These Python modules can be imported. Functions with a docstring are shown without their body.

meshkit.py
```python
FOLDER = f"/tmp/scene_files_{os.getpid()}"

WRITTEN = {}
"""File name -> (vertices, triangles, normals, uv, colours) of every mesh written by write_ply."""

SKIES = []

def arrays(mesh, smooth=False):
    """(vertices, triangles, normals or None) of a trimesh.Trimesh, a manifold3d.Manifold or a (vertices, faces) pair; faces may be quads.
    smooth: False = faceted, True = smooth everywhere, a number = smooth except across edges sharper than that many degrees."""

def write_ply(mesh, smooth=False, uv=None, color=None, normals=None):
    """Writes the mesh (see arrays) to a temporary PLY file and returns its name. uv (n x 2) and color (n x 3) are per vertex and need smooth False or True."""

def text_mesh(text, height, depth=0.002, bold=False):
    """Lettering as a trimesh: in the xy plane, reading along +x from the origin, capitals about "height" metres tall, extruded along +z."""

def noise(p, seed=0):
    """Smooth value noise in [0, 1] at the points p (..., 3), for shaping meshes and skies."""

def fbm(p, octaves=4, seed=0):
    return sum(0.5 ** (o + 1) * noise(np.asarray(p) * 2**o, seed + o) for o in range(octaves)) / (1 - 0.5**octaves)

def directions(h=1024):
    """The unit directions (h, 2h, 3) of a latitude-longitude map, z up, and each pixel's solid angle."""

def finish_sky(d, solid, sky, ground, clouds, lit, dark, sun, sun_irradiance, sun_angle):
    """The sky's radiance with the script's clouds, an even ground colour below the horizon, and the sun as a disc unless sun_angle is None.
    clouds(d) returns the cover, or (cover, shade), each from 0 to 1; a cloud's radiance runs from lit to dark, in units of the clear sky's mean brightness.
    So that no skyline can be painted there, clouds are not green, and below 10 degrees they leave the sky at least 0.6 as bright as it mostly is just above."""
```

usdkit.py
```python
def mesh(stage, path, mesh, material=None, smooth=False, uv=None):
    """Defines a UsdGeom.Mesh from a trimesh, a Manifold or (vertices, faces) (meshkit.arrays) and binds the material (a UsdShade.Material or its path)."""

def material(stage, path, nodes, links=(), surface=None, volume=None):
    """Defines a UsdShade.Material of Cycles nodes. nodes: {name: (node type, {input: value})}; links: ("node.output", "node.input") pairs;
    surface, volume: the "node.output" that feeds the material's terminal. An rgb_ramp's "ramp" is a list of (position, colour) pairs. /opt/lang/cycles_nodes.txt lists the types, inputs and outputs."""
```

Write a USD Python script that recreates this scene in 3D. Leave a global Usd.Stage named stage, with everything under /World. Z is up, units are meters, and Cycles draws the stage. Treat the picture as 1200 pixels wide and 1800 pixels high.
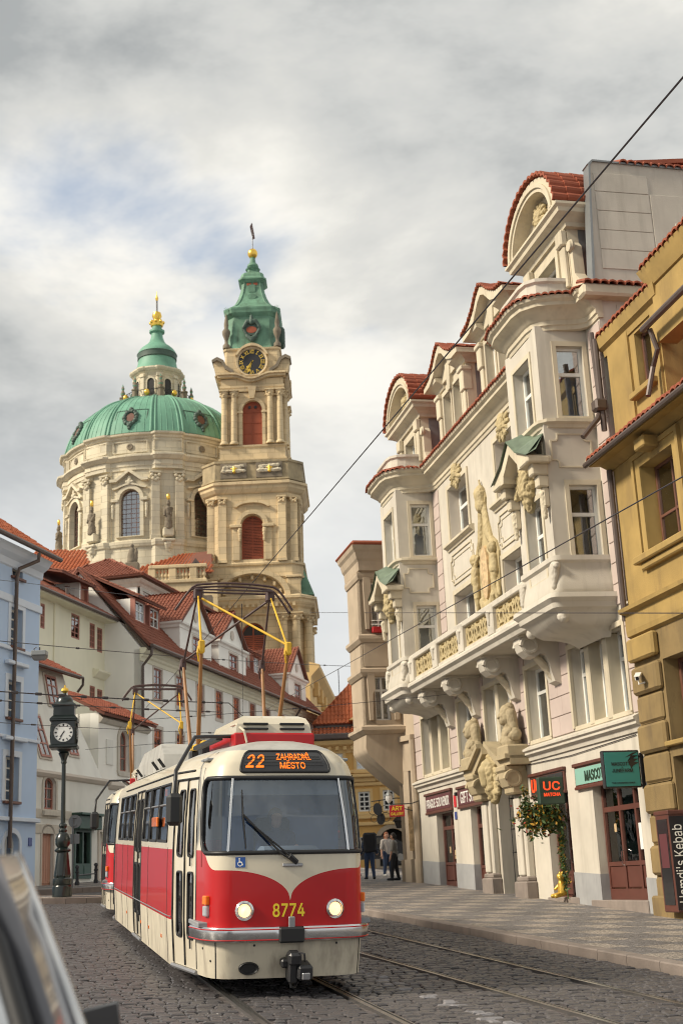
import math, random, numpy as np, trimesh, manifold3d as m3, shapely, usdkit, meshkit
from shapely.geometry import Polygon, LineString, Point, MultiPolygon, box as sbox
from shapely.ops import unary_union
from shapely import affinity
from pxr import Usd, UsdGeom, UsdLux, UsdShade, Gf, Sdf
rng = np.random.default_rng(7); R = random.Random(11)
stage = Usd.Stage.CreateInMemory()
UsdGeom.SetStageUpAxis(stage, UsdGeom.Tokens.z); UsdGeom.SetStageMetersPerUnit(stage, 1.0)
UsdGeom.Xform.Define(stage, '/World'); UsdGeom.Scope.Define(stage, '/World/Looks')

# ------------------------------------------------------------------ camera
FPX, PITCH, ROLL, EYE = 2281.0, math.radians(15.866), math.radians(-2.635), np.array([0, 0, 1.35])
_c, _s = math.cos(ROLL), math.sin(ROLL)
_r0, _u0 = np.array([1, 0, 0.]), np.array([0, -math.sin(PITCH), math.cos(PITCH)])
FW = np.array([0, math.cos(PITCH), math.sin(PITCH)]); CR = _c*_r0 + _s*_u0; CU = -_s*_r0 + _c*_u0
cam = UsdGeom.Camera.Define(stage, '/World/camera')
mm = Gf.Matrix4d(1.0)
for i, v in enumerate((CR, CU, -FW)): mm.SetRow(i, Gf.Vec4d(*v, 0))
mm.SetRow(3, Gf.Vec4d(*EYE, 1)); cam.AddTransformOp().Set(mm)
cam.CreateHorizontalApertureAttr(24.0); cam.CreateVerticalApertureAttr(36.0)
cam.CreateFocalLengthAttr(24.0*FPX/1200); cam.CreateClippingRangeAttr(Gf.Vec2f(0.1, 3000))
cam.CreateFStopAttr(2.8); cam.CreateFocusDistanceAttr(18.0)
EXPOSURE = 1.75
cam.CreateExposureAttr(EXPOSURE)

# ------------------------------------------------------------------ sky and sun
SUN = np.array([-0.88, -0.32, 0.0]); SUN /= np.linalg.norm(SUN); ELEV = math.radians(36)
SUN = SUN*math.cos(ELEV) + np.array([0, 0, math.sin(ELEV)])
sky_nodes = {
 'sky': ('sky_texture', {'sky_type': 'single_scattering', 'sun_disc': False, 'sun_elevation': ELEV, 'sun_rotation': math.atan2(SUN[0], SUN[1])}),
 'tc': ('texture_coordinate', {}), 'sep': ('separate_xyz', {}),
 'zmax': ('math', {'math_type': 'maximum', 'value2': 0.02}), 'zadd': ('math', {'math_type': 'add', 'value2': 0.12}),
 'dx': ('math', {'math_type': 'divide'}), 'dy': ('math', {'math_type': 'divide'}),
 'comb': ('combine_xyz', {'z': 0.0}),
 'map1': ('mapping', {'location': (26.0539, 9.92386, 5.39), 'scale': (0.85, 0.85, 1)}),
 'n1': ('noise_texture', {'scale': 1.6, 'detail': 9.0, 'roughness': 0.52, 'distortion': 0.25}),
 'cov': ('map_range', {'range_type': 'smoothstep', 'from_min': 0.29, 'from_max': 0.42, 'to_min': 0.22, 'to_max': 1.0, 'clamp': True}), 'hz2': ('map_range', {'range_type': 'smoothstep', 'from_min': 0.38, 'from_max': 0.47, 'to_min': 1.0, 'to_max': 0.0, 'clamp': True}), 'cmax': ('math', {'math_type': 'maximum'}),
 'map2': ('mapping', {'location': (13.1, 6.3, 2.7), 'scale': (1.0, 1.0, 2.0)}),
 'n2': ('noise_texture', {'scale': 2.5, 'detail': 9.0, 'roughness': 0.56, 'distortion': 0.12}),
 'shade': ('rgb_ramp', {'ramp': [(0.0, (2.143, 2.258, 2.279)), (0.38, (2.533, 2.642, 2.65)), (0.46, (3.799, 3.843, 3.719)), (0.53, (4.578, 4.535, 4.278)), (0.62, (6.04, 5.861, 5.393)), (1.0, (6.819, 6.534, 5.951))]}),
 'hz': ('map_range', {'range_type': 'smoothstep', 'from_min': 0.20, 'from_max': 0.41, 'to_min': 0.70, 'to_max': 0.0, 'clamp': True}),
 'low': ('mix_color', {'blend_type': 'mix', 'b': (4.75, 4.9, 5.0)}),
 'skyb': ('mix_color', {'blend_type': 'multiply', 'fac': 1.0, 'b': (1.35, 1.25, 1.12)}),
 'mix': ('mix_color', {'blend_type': 'mix'}),
 'bg': ('background_shader', {'strength': 0.05})}
sky_links = [('tc.generated', 'sep.vector'), ('sep.z', 'zmax.value1'), ('zmax.value', 'zadd.value1'), ('sep.x', 'dx.value1'), ('zadd.value', 'dx.value2'), ('sep.y', 'dy.value1'), ('zadd.value', 'dy.value2'),
 ('dx.value', 'comb.x'), ('dy.value', 'comb.y'), ('comb.vector', 'map1.vector'), ('map1.vector', 'n1.vector'), ('n1.fac', 'cov.value'), ('tc.generated', 'map2.vector'), ('map2.vector', 'n2.vector'),
 ('n2.fac', 'shade.fac'), ('sep.z', 'hz.value'), ('hz.result', 'low.fac'), ('shade.color', 'low.a'), ('sky.color', 'skyb.a'), ('skyb.result', 'mix.a'), ('low.result', 'mix.b'), ('sep.z', 'hz2.value'), ('cov.result', 'cmax.value1'), ('hz2.result', 'cmax.value2'), ('cmax.value', 'mix.fac'), ('mix.result', 'bg.color')]
sky_m = usdkit.material(stage, '/World/Looks/sky_clouds', sky_nodes, sky_links, surface='bg.background')
dome = UsdLux.DomeLight.Define(stage, '/World/sky'); UsdShade.MaterialBindingAPI.Apply(dome.GetPrim()).Bind(sky_m)
sun = UsdLux.DistantLight.Define(stage, '/World/sun')
sun.CreateIntensityAttr(0.40); sun.CreateAngleAttr(11.0); sun.CreateNormalizeAttr(True) if hasattr(sun, 'CreateNormalizeAttr') else None
sun.GetPrim().GetAttribute('inputs:normalize').Set(True); sun.CreateColorAttr(Gf.Vec3f(1.0, 0.90, 0.74))
_z = SUN; _x = np.cross([0, 0, 1.0], _z); _x /= np.linalg.norm(_x); _y = np.cross(_z, _x)
sm = Gf.Matrix4d(1.0)
for i, v in enumerate((_x, _y, _z)): sm.SetRow(i, Gf.Vec4d(*map(float, v), 0))
sun.AddTransformOp().Set(sm)

# ------------------------------------------------------------------ helpers: pixels of the photograph to points of the place
def ray(x, y): return (x-600)*CR + (900-y)*CU + FPX*FW
def aty(x, y, Y): d = ray(x, y); return EYE + d*(Y/d[1])
def onplane(x, y, p, n): d = ray(x, y); return EYE + d*(((np.asarray(p, float)-EYE)@n)/(d@n))
def G(x, y):
    x = np.asarray(x, float); y = np.asarray(y, float)
    yy = np.where(y < 70, y, 70+(y-70)*0.35); yy = np.where(y < 130, yy, 91+(y-130)*0.05)
    return 0.0349*(yy-16.3) - 0.0402*(np.clip(x, -14, 9)+1)
def ground(px, py, dz=0.0):
    d = ray(px, py); t = np.linspace(1e-4, 0.08, 16001); p = EYE + d*t[:, None]
    v = p[:, 2]-G(p[:, 0], p[:, 1])-dz; i = np.where(np.diff(np.sign(v)))[0][0]
    return p[i]
AZ = math.radians(-12.81); S = np.array([math.sin(AZ), math.cos(AZ)]); T = np.array([S[1], -S[0]])
def st(s, t): return S*s + T*t
class Fac:
    """A wall's frame: u along it, w outward (left of u), v up."""
    def __init__(f, p, az): f.p = np.array([p[0], p[1], 0.0]); f.u = np.array([math.sin(az), math.cos(az), 0]); f.w = np.array([-f.u[1], f.u[0], 0]); f.az = az
    def uv(f, x, y, w=0.0): q = onplane(x, y, f.p+f.w*w, f.w)-f.p; return float(q@f.u), float(q[2])
    def P(f, u, v, w=0.0): return f.p+f.u*u+f.w*w+np.array([0, 0, v])
    def to(f, VF): V, F = VF; return f.p + V[:, :1]*f.u + V[:, 1:2]*f.w + V[:, 2:3]*np.array([0, 0, 1.0]), F
    def rect(f, l, t, r, b, w=0.0):
        xm, ym = (l+r)/2, (t+b)/2; u = sorted((f.uv(l, ym, w)[0], f.uv(r, ym, w)[0]))
        return u[0], f.uv(xm, b, w)[1], u[1], f.uv(xm, t, w)[1]
    def sub(f, u0, w0, u1, w1):
        a, b = f.P(u0, 0, w0), f.P(u1, 0, w1); d = b-a; g = Fac(a, math.atan2(d[0], d[1])); g.len = float(np.hypot(d[0], d[1])); return g

# ------------------------------------------------------------------ helpers: shapes, as (vertices, triangles)
def cat(L):
    L = [x for x in L if x is not None and len(x[0])]
    n = np.cumsum([0]+[len(v) for v, _ in L]); return np.vstack([np.asarray(v, float) for v, _ in L]), np.vstack([np.asarray(f)+a for (_, f), a in zip(L, n)])
_BF = np.array([[0, 2, 1], [0, 3, 2], [4, 5, 6], [4, 6, 7], [0, 1, 5], [0, 5, 4], [1, 2, 6], [1, 6, 5], [2, 3, 7], [2, 7, 6], [3, 0, 4], [3, 4, 7]])
def box(a, b, c, d, e, f): return np.array([[a, c, e], [b, c, e], [b, d, e], [a, d, e], [a, c, f], [b, c, f], [b, d, f], [a, d, f]], float), _BF
def _chamfer_template():
    P, ax = [], []
    for sx in (0, 1):
        for sy in (0, 1):
            for sz in (0, 1):
                for k in range(3): P.append([sx, sy, sz]); ax.append(k)
    P = np.array(P); ax = np.array(ax); Q = np.where(P == 0, -1.0, 1.0)*1.0; I = Q.copy()
    for i in range(24):
        for k in range(3):
            if k != ax[i]: I[i, k] *= 0.8
    h = trimesh.convex.convex_hull(I); idx = [int(np.argmin(np.linalg.norm(I-v, axis=1))) for v in h.vertices]
    return P, ax, np.array(idx)[h.faces]
_CP, _CA, _CFc = _chamfer_template()
def cbox(a, b, c, d, e, f, r=0.02):
    lo, hi = np.array([a, c, e]), np.array([b, d, f]); V = np.where(_CP == 0, lo, hi).astype(float)
    for k in range(3):
        m = _CA != k; V[m, k] += np.where(_CP[m, k] == 0, r, -r)
    return V, _CFc
def tri2(poly):
    v, f = trimesh.creation.triangulate_polygon(poly, engine='earcut'); v = np.asarray(v)[:, :2]; f = np.asarray(f)
    a = v[f]; cr = (a[:, 1, 0]-a[:, 0, 0])*(a[:, 2, 1]-a[:, 0, 1])-(a[:, 1, 1]-a[:, 0, 1])*(a[:, 2, 0]-a[:, 0, 0])
    f = f.copy(); f[cr < 0] = f[cr < 0][:, ::-1]; return v, f[np.abs(cr) > 1e-12]
def polys(g): return [p for p in (g.geoms if hasattr(g, 'geoms') else [g]) if p.geom_type == 'Polygon' and p.area > 1e-7]
def prism(g, w0, w1):
    """A plan (u, v) carried from w0 to w1; vertices come as (u, w, v)."""
    out = []
    for p in polys(g):
        p = shapely.geometry.polygon.orient(p); v, f = tri2(p); n = len(v)
        A = np.c_[v[:, 0], np.full(n, w1), v[:, 1]]; B = np.c_[v[:, 0], np.full(n, w0), v[:, 1]]
        out += [(A, f[:, ::-1]), (B, f)]
        for ring in [p.exterior]+list(p.interiors):
            c = np.array(ring.coords)[:-1]; m = len(c); k = np.arange(m); j = (k+1) % m
            V = np.vstack([np.c_[c[:, 0], np.full(m, w0), c[:, 1]], np.c_[c[:, 0], np.full(m, w1), c[:, 1]]])
            out.append((V, np.vstack([np.c_[k, k+m, j], np.c_[j, k+m, j+m]])))
    return cat(out) if out else (np.zeros((0, 3)), np.zeros((0, 3), int))
def zprism(g, z0, z1):
    V, F = prism(g, z0, z1); return V[:, [0, 2, 1]], F[:, ::-1]
def loft(rings, cap=True, closed=True):
    N = len(rings[0]); V = np.vstack(rings); F = []
    k = np.arange(N if closed else N-1); j = (k+1) % N
    for i in range(len(rings)-1):
        a, b = i*N, (i+1)*N; F += [np.c_[k+a, j+a, j+b], np.c_[k+a, j+b, k+b]]
    out = [(V, np.vstack(F))]
    if cap:
        for r, s in ((rings[0], -1), (rings[-1], 1)):
            r = np.asarray(r); c = r.mean(0); V2 = np.vstack([r, c]); f = np.c_[k, j, np.full(len(k), N)]
            out.append((V2, f if s > 0 else f[:, ::-1]))
    return cat(out)
def tube(P, r, n=6, cap=True):
    P = np.asarray(P, float); r = np.broadcast_to(np.asarray(r, float), (len(P),)); t = np.gradient(P, axis=0); t /= np.maximum(np.linalg.norm(t, axis=1, keepdims=True), 1e-9)
    ref = np.array([0, 0, 1.0]) if abs(t[0, 2]) < 0.9 else np.array([1.0, 0, 0]); rings = []
    a = np.cross(ref, t[0]); a /= np.linalg.norm(a); ph = np.arange(n)*2*np.pi/n
    for p, d, rr in zip(P, t, r):
        a = a-d*(a@d); a /= np.linalg.norm(a); b = np.cross(d, a); rings.append(p+rr*(np.cos(ph)[:, None]*a+np.sin(ph)[:, None]*b))
    return loft(rings, cap)
def revolve(prof, n=24, c=(0, 0, 0), a0=0.0, sx=1.0, sy=1.0):
    ph = a0+np.arange(n)*2*np.pi/n; rings = [np.c_[np.cos(ph)*max(r, 1e-4)*sx+c[0], np.sin(ph)*max(r, 1e-4)*sy+c[1], np.full(n, z+c[2])] for r, z in prof]
    return loft(rings)
def offset_path(P, d, closed):
    P = np.asarray(P, float); n = len(P); out = []
    for i in range(n):
        if closed or 0 < i < n-1:
            a, b = P[i]-P[i-1], P[(i+1) % n]-P[i]
        else: a = b = (P[1]-P[0] if i == 0 else P[-1]-P[-2])
        a = a/np.linalg.norm(a); b = b/np.linalg.norm(b); na, nb = np.array([-a[1], a[0]]), np.array([-b[1], b[0]])
        m = na+nb; q = m@m; m = m*(2/q) if q > 0.15 else na
        out.append(P[i]+m*d)
    return np.array(out)
def sweep(P, prof, closed=False):
    """Carries a profile of (outward offset to the left, height) along a plan path."""
    rings = [np.c_[offset_path(P, o, closed), np.full(len(P), z)] for o, z in prof]
    N = len(P); V = np.vstack(rings); F = []; k = np.arange(N if closed else N-1); j = (k+1) % N; M = len(prof)
    for i in range(M if True else M-1):
        a, b = i*N, ((i+1) % M)*N; F += [np.c_[k+a, j+a, j+b], np.c_[k+a, j+b, k+b]]
    out = [(V, np.vstack(F))]
    if not closed:
        v, f = tri2(Polygon([(o, z) for o, z in prof]).buffer(0)) if Polygon(prof).is_valid else (None, None)
        if v is not None:
            pts = {tuple(np.round(p, 6)): i for i, p in enumerate(np.array(prof, float))}
            try:
                ids = np.array([pts[tuple(np.round(q, 6))] for q in v]); f = ids[f]; out += [(V, f*N), (V, f[:, ::-1]*N+N-1)]
            except KeyError: pass
    V, F = cat(out); vol = np.einsum('ij,ij->i', V[F[:, 0]], np.cross(V[F[:, 1]], V[F[:, 2]])).sum()
    return (V, F) if vol > 0 else (V, F[:, ::-1])
def stackp(P, prof):
    """A closed plan grown by each (offset, z): stone stages, cornices."""
    P = np.asarray(P, float); rings = [np.c_[offset_path(P, -o, True), np.full(len(P), z)] for o, z in prof]; return loft(rings)
def ball(c, r, n=2, s=(1, 1, 1)): m = trimesh.creation.icosphere(n, 1.0); return np.array(m.vertices)*np.array(s)*r+np.array(c), np.array(m.faces)
def blend(bones, L=0.03, it=8):
    """One smooth body: bones are ((point, radius), (point, radius)) pairs."""
    parts = []
    for (p, a), (q, b) in bones:
        A = m3.Manifold.sphere(a, 16).translate(tuple(map(float, p))); B = m3.Manifold.sphere(b, 16).translate(tuple(map(float, q))); parts.append(m3.Manifold.batch_hull([A, B]))
    M = m3.Manifold.batch_boolean(parts, m3.OpType.Add).refine_to_length(L).to_mesh()
    t = trimesh.Trimesh(M.vert_properties[:, :3], M.tri_verts, process=True); trimesh.smoothing.filter_taubin(t, iterations=it); return np.array(t.vertices), np.array(t.faces)
def move(VF, p=(0, 0, 0), rz=0.0, s=1.0):
    V, F = VF; c, n = math.cos(rz), math.sin(rz); V = np.asarray(V)*s; return np.c_[V[:, 0]*c-V[:, 1]*n, V[:, 0]*n+V[:, 1]*c, V[:, 2]]+np.asarray(p), F
def axes(VF, o, x, y, z): V, F = VF; return np.asarray(o)+V[:, :1]*np.asarray(x)+V[:, 1:2]*np.asarray(y)+V[:, 2:3]*np.asarray(z), F
def rough(VF, amp, scale, seed=0):
    V, F = VF; t = trimesh.Trimesh(V, F, process=False); n = np.array(t.vertex_normals); return V+n*((meshkit.fbm(V*scale, 3, seed)-0.5)*2*amp)[:, None], F
def arch(u0, u1, v0, vs, rise=None, n=12):
    """Opening with an arched head: straight to vs, then an (elliptic) arch."""
    h = (u1-u0)/2; rise = h if rise is None else rise; ph = np.linspace(0, math.pi, n)
    return Polygon([(u0, v0), (u1, v0)]+[((u0+u1)/2+h*math.cos(p), vs+rise*math.sin(p)) for p in ph])
def text(s, h, depth=0.01, bold=True):
    m = meshkit.text_mesh(s, h, depth, bold); return np.array(m.vertices), np.array(m.faces)

# ------------------------------------------------------------------ helpers: prims
used, origin = {}, {}
def unique(parent, name):
    k = used.get((parent, name), 0); used[(parent, name)] = k+1
    return f'{parent}/{name}' if k == 0 else f'{parent}/{name}_{k:03d}'
def tag(path, label=None, cat_=None, group=None, kind=None):
    p = stage.GetPrimAtPath(path)
    for k, v in (('label', label), ('category', cat_), ('group', group), ('kind', kind)):
        if v: p.SetCustomDataByKey(k, v)
def thing(name, label, cat_, at=(0, 0, 0), group=None, kind=None, matrix=None):
    path = unique('/World', name); x = UsdGeom.Xform.Define(stage, path)
    if matrix is not None: x.AddTransformOp().Set(matrix); origin[path] = np.zeros(3)
    else: x.AddTranslateOp().Set(Gf.Vec3d(*map(float, at))); origin[path] = np.asarray(at, float)
    tag(path, label, cat_, group, kind); return path
def obj(parent, name, VF, mat, smooth=False, label=None, kind=None):
    V, F = VF
    if not len(V): return None
    top = '/'.join(parent.split('/')[:3]); path = unique(parent, name)
    usdkit.mesh(stage, path, (np.asarray(V)-origin.get(top, np.zeros(3)), F), M[mat] if isinstance(mat, str) else mat, smooth=smooth)
    if label or kind: tag(path, label, None, None, kind)
    return path
def solo(name, VF, mat, label=None, cat_=None, group=None, kind=None, smooth=False):
    V, F = VF; V = np.asarray(V); at = np.array([*(V[:, :2].min(0)+V[:, :2].max(0))/2, V[:, 2].min()]) if kind is None else np.zeros(3)
    path = unique('/World', name); m = usdkit.mesh(stage, path, (V-at, F), M[mat], smooth=smooth)
    if kind is None: UsdGeom.Xformable(m).AddTranslateOp().Set(Gf.Vec3d(*map(float, at)))
    tag(path, label, cat_, group, kind); return path
def copy(src, name, label, matrix, group=None):
    path = unique('/World', name); x = UsdGeom.Xform.Define(stage, path); x.AddTransformOp().Set(matrix)
    p = x.GetPrim(); p.GetReferences().AddInternalReference(src); 
    tag(path, label, stage.GetPrimAtPath(src).GetCustomDataByKey('category'), group); p.SetInstanceable(True); return path

# ------------------------------------------------------------------ materials
M = {}
def mat(name, col, rough_=0.8, var=0.12, scale=2.0, bump=0.0, bscale=30.0, metallic=0.0, streak=0.0, island=0.0, dirt=None, coat=0.0, spec=0.5, emit=None, estr=0.0, stretch=(1, 1, 0.25), blocks=None):
    n = {'geo': ('geometry', {}), 'p': ('principled_bsdf', {'roughness': rough_, 'metallic': metallic, 'coat_weight': coat, 'coat_roughness': 0.05, 'specular_ior_level': spec})}
    l = []; col = np.array(col, float)
    n['no'] = ('noise_texture', {'scale': scale, 'detail': 5.0, 'roughness': 0.6}); l.append(('geo.position', 'no.vector'))
    n['ramp'] = ('rgb_ramp', {'ramp': [(0.25, tuple(np.clip(col*(1-var), 0, 1))), (0.75, tuple(np.clip(col*(1+var), 0, 1)))]}); l.append(('no.fac', 'ramp.fac')); cur = 'ramp.color'
    if streak or dirt is not None:
        n['ms'] = ('mapping', {'scale': stretch}); n['ns'] = ('noise_texture', {'scale': scale*1.7, 'detail': 6.0, 'roughness': 0.65}); n['rs'] = ('map_range', {'from_min': 0.5, 'from_max': 0.75, 'to_min': 0.0, 'to_max': streak or 0.5, 'clamp': True})
        n['mx'] = ('mix_color', {'blend_type': 'mix', 'b': tuple(dirt if dirt is not None else col*0.5)}); l += [('geo.position', 'ms.vector'), ('ms.vector', 'ns.vector'), ('ns.fac', 'rs.value'), ('rs.result', 'mx.fac'), (cur, 'mx.a')]; cur = 'mx.result'
    if blocks:
        n.update({'bs': ('separate_xyz', {}), 'ba': ('math', {'math_type': 'add'}), 'bc': ('combine_xyz', {}), 'bt': ('brick_texture', {'scale': 1.0, 'brick_width': blocks*2.2, 'row_height': blocks, 'mortar_size': 0.03, 'mortar_smooth': 0.3, 'color1': (0.9, 0.9, 0.9), 'color2': (1.08, 1.06, 1.02), 'mortar': (0.72, 0.70, 0.66)}), 'bm': ('mix_color', {'blend_type': 'multiply', 'fac': 1.0})})
        l += [('geo.position', 'bs.vector'), ('bs.x', 'ba.value1'), ('bs.y', 'ba.value2'), ('ba.value', 'bc.x'), ('bs.z', 'bc.y'), ('bc.vector', 'bt.vector'), (cur, 'bm.a'), ('bt.color', 'bm.b')]; cur = 'bm.result'
    if island:
        n['ir'] = ('map_range', {'from_min': 0.0, 'from_max': 1.0, 'to_min': 1-island, 'to_max': 1+island}); n['ih'] = ('hsv', {}); l += [('geo.random_per_island', 'ir.value'), ('ir.result', 'ih.value'), (cur, 'ih.color')]; cur = 'ih.color'
    l.append((cur, 'p.base_color'))
    if bump:
        n['nb'] = ('noise_texture', {'scale': bscale, 'detail': 4.0, 'roughness': 0.6}); n['b'] = ('bump', {'strength': bump, 'distance': 0.02}); l += [('geo.position', 'nb.vector'), ('nb.fac', 'b.height'), ('b.normal', 'p.normal')]
    if emit is not None: n['p'][1].update({'emission_color': emit, 'emission_strength': estr})
    M[name] = usdkit.material(stage, '/World/Looks/'+name, n, l, surface='p.BSDF'); return M[name]
def glass_mat(name, tint=(0.75, 0.8, 0.82), base=0.10, rough_=0.01, gl=(1, 1, 1), ior=1.5):
    n = {'t': ('transparent_bsdf', {'color': tint}), 'g': ('glossy_bsdf', {'color': gl, 'roughness': rough_}), 'f': ('fresnel', {'IOR': ior}), 'geo': ('geometry', {}), 'wn': ('noise_texture', {'scale': 2.2, 'detail': 2.0}), 'wb': ('bump', {'strength': 0.06, 'distance': 0.05}), 'a': ('math', {'math_type': 'add', 'value2': base, 'use_clamp': True}), 'm': ('mix_closure', {})}
    M[name] = usdkit.material(stage, '/World/Looks/'+name, n, [('geo.position', 'wn.vector'), ('wn.fac', 'wb.height'), ('wb.normal', 'g.normal'), ('f.fac', 'a.value1'), ('a.value', 'm.fac'), ('t.BSDF', 'm.closure1'), ('g.BSDF', 'm.closure2')], surface='m.closure')
mat('cream_plaster', (0.53, 0.465, 0.345), 0.85, 0.12, 0.9, 0.25, 50, streak=0.7, dirt=(0.34, 0.29, 0.21), stretch=(1.6, 1.6, 0.22))
mat('white_plaster', (0.51, 0.468, 0.395), 0.85, 0.11, 0.9, 0.25, 50, streak=0.7, dirt=(0.35, 0.315, 0.26), stretch=(1.6, 1.6, 0.22))
mat('pink_stone', (0.46, 0.375, 0.335), 0.85, 0.10, 1.2, 0.2, 50, streak=0.2, dirt=(0.34, 0.28, 0.25))
mat('reveal_plaster', (0.52, 0.46, 0.39), 0.88, 0.08, 1.0, 0.15, 50)
mat('grey_plinth', (0.30, 0.30, 0.30), 0.8, 0.12, 2.0, 0.2, 40, streak=0.3)
mat('ochre_relief', (0.43, 0.345, 0.185), 0.7, 0.22, 3.0, 0.5, 40, streak=0.6, dirt=(0.25, 0.18, 0.09))
mat('portal_stone', (0.37, 0.30, 0.185), 0.8, 0.15, 2.0, 0.3, 30, streak=0.4, dirt=(0.18, 0.14, 0.09))
mat('yellow_stone', (0.21, 0.145, 0.06), 0.88, 0.2, 1.5, 0.35, 40, streak=0.7, dirt=(0.10, 0.07, 0.04))
mat('yellow_plaster', (0.32, 0.215, 0.07), 0.85, 0.2, 1.1, 0.3, 40, streak=0.8, dirt=(0.19, 0.125, 0.05))
mat('orange_plaster', (0.62, 0.36, 0.11), 0.85, 0.08, 0.6, 0.1, 40, streak=0.2, dirt=(0.4, 0.24, 0.09))
mat('orange_trim', (0.68, 0.46, 0.2), 0.85, 0.08, 0.6)
mat('beige_stone', (0.40, 0.32, 0.23), 0.88, 0.14, 0.9, 0.25, 40, streak=0.5, dirt=(0.2, 0.155, 0.115))
mat('blue_plaster', (0.42, 0.54, 0.72), 0.85, 0.06, 0.5, 0.1, 40, streak=0.15, dirt=(0.28, 0.37, 0.52))
mat('blue_trim', (0.58, 0.64, 0.72), 0.85, 0.06, 0.6)
mat('house_cream', (0.76, 0.72, 0.55), 0.88, 0.06, 0.5, 0.1, 30, streak=0.18, dirt=(0.5, 0.46, 0.35))
mat('house_white', (0.82, 0.80, 0.73), 0.88, 0.05, 0.5, 0.1, 30, streak=0.15, dirt=(0.5, 0.5, 0.46))
mat('old_white', (0.70, 0.69, 0.63), 0.88, 0.08, 0.6, 0.15, 30, streak=0.25, dirt=(0.4, 0.38, 0.33))
mat('tile_red', (0.40, 0.10, 0.045), 0.75, 0.2, 1.5, 0.1, 40, island=0.35)
mat('tile_orange', (0.52, 0.13, 0.04), 0.75, 0.18, 1.0, 0.1, 40, island=0.3)
mat('tile_brown', (0.35, 0.11, 0.06), 0.8, 0.2, 1.0, 0.1, 40, island=0.35)
mat('tile_bed', (0.16, 0.06, 0.04), 0.9)
mat('church_stone', (0.57, 0.45, 0.275), 0.88, 0.18, 0.35, 0.2, 10, streak=0.7, dirt=(0.27, 0.2, 0.125), stretch=(1, 1, 0.14), blocks=0.75)
mat('drum_stone', (0.59, 0.53, 0.40), 0.88, 0.13, 0.35, 0.2, 10, streak=0.6, dirt=(0.33, 0.27, 0.18), stretch=(1, 1, 0.14), blocks=0.75)
mat('dark_stone', (0.19, 0.155, 0.11), 0.9, 0.3, 0.8, 0.4, 10, streak=0.5, dirt=(0.06, 0.05, 0.04))
mat('weathered_stone', (0.34, 0.27, 0.16), 0.9, 0.3, 0.8, 0.3, 10, streak=0.8, dirt=(0.12, 0.1, 0.07))
mat('copper', (0.115, 0.235, 0.155), 0.65, 0.4, 0.7, 0.1, 12, streak=0.9, dirt=(0.05, 0.085, 0.055), stretch=(1, 1, 0.15))
mat('copper_grey', (0.12, 0.16, 0.11), 0.6, 0.3, 3.0, 0.1, 12, streak=0.5)
mat('copper_bright', (0.125, 0.29, 0.20), 0.6, 0.22, 0.4, 0.08, 12, streak=0.55, dirt=(0.06, 0.15, 0.10), stretch=(1, 1, 0.15))
mat('copper_dark', (0.05, 0.085, 0.065), 0.6, 0.3, 1.0)
mat('gold', (0.80, 0.52, 0.10), 0.3, 0.1, 2.0, metallic=0.9)
mat('shutter_red', (0.30, 0.07, 0.03), 0.7, 0.15, 0.8)
mat('clock_black', (0.015, 0.015, 0.018), 0.5)
mat('clock_white', (0.75, 0.76, 0.74), 0.4)
mat('window_white', (0.70, 0.69, 0.64), 0.5, 0.05)
mat('window_brown', (0.13, 0.055, 0.035), 0.5, 0.15)
mat('window_redbrown', (0.36, 0.15, 0.11), 0.6, 0.1)
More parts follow.
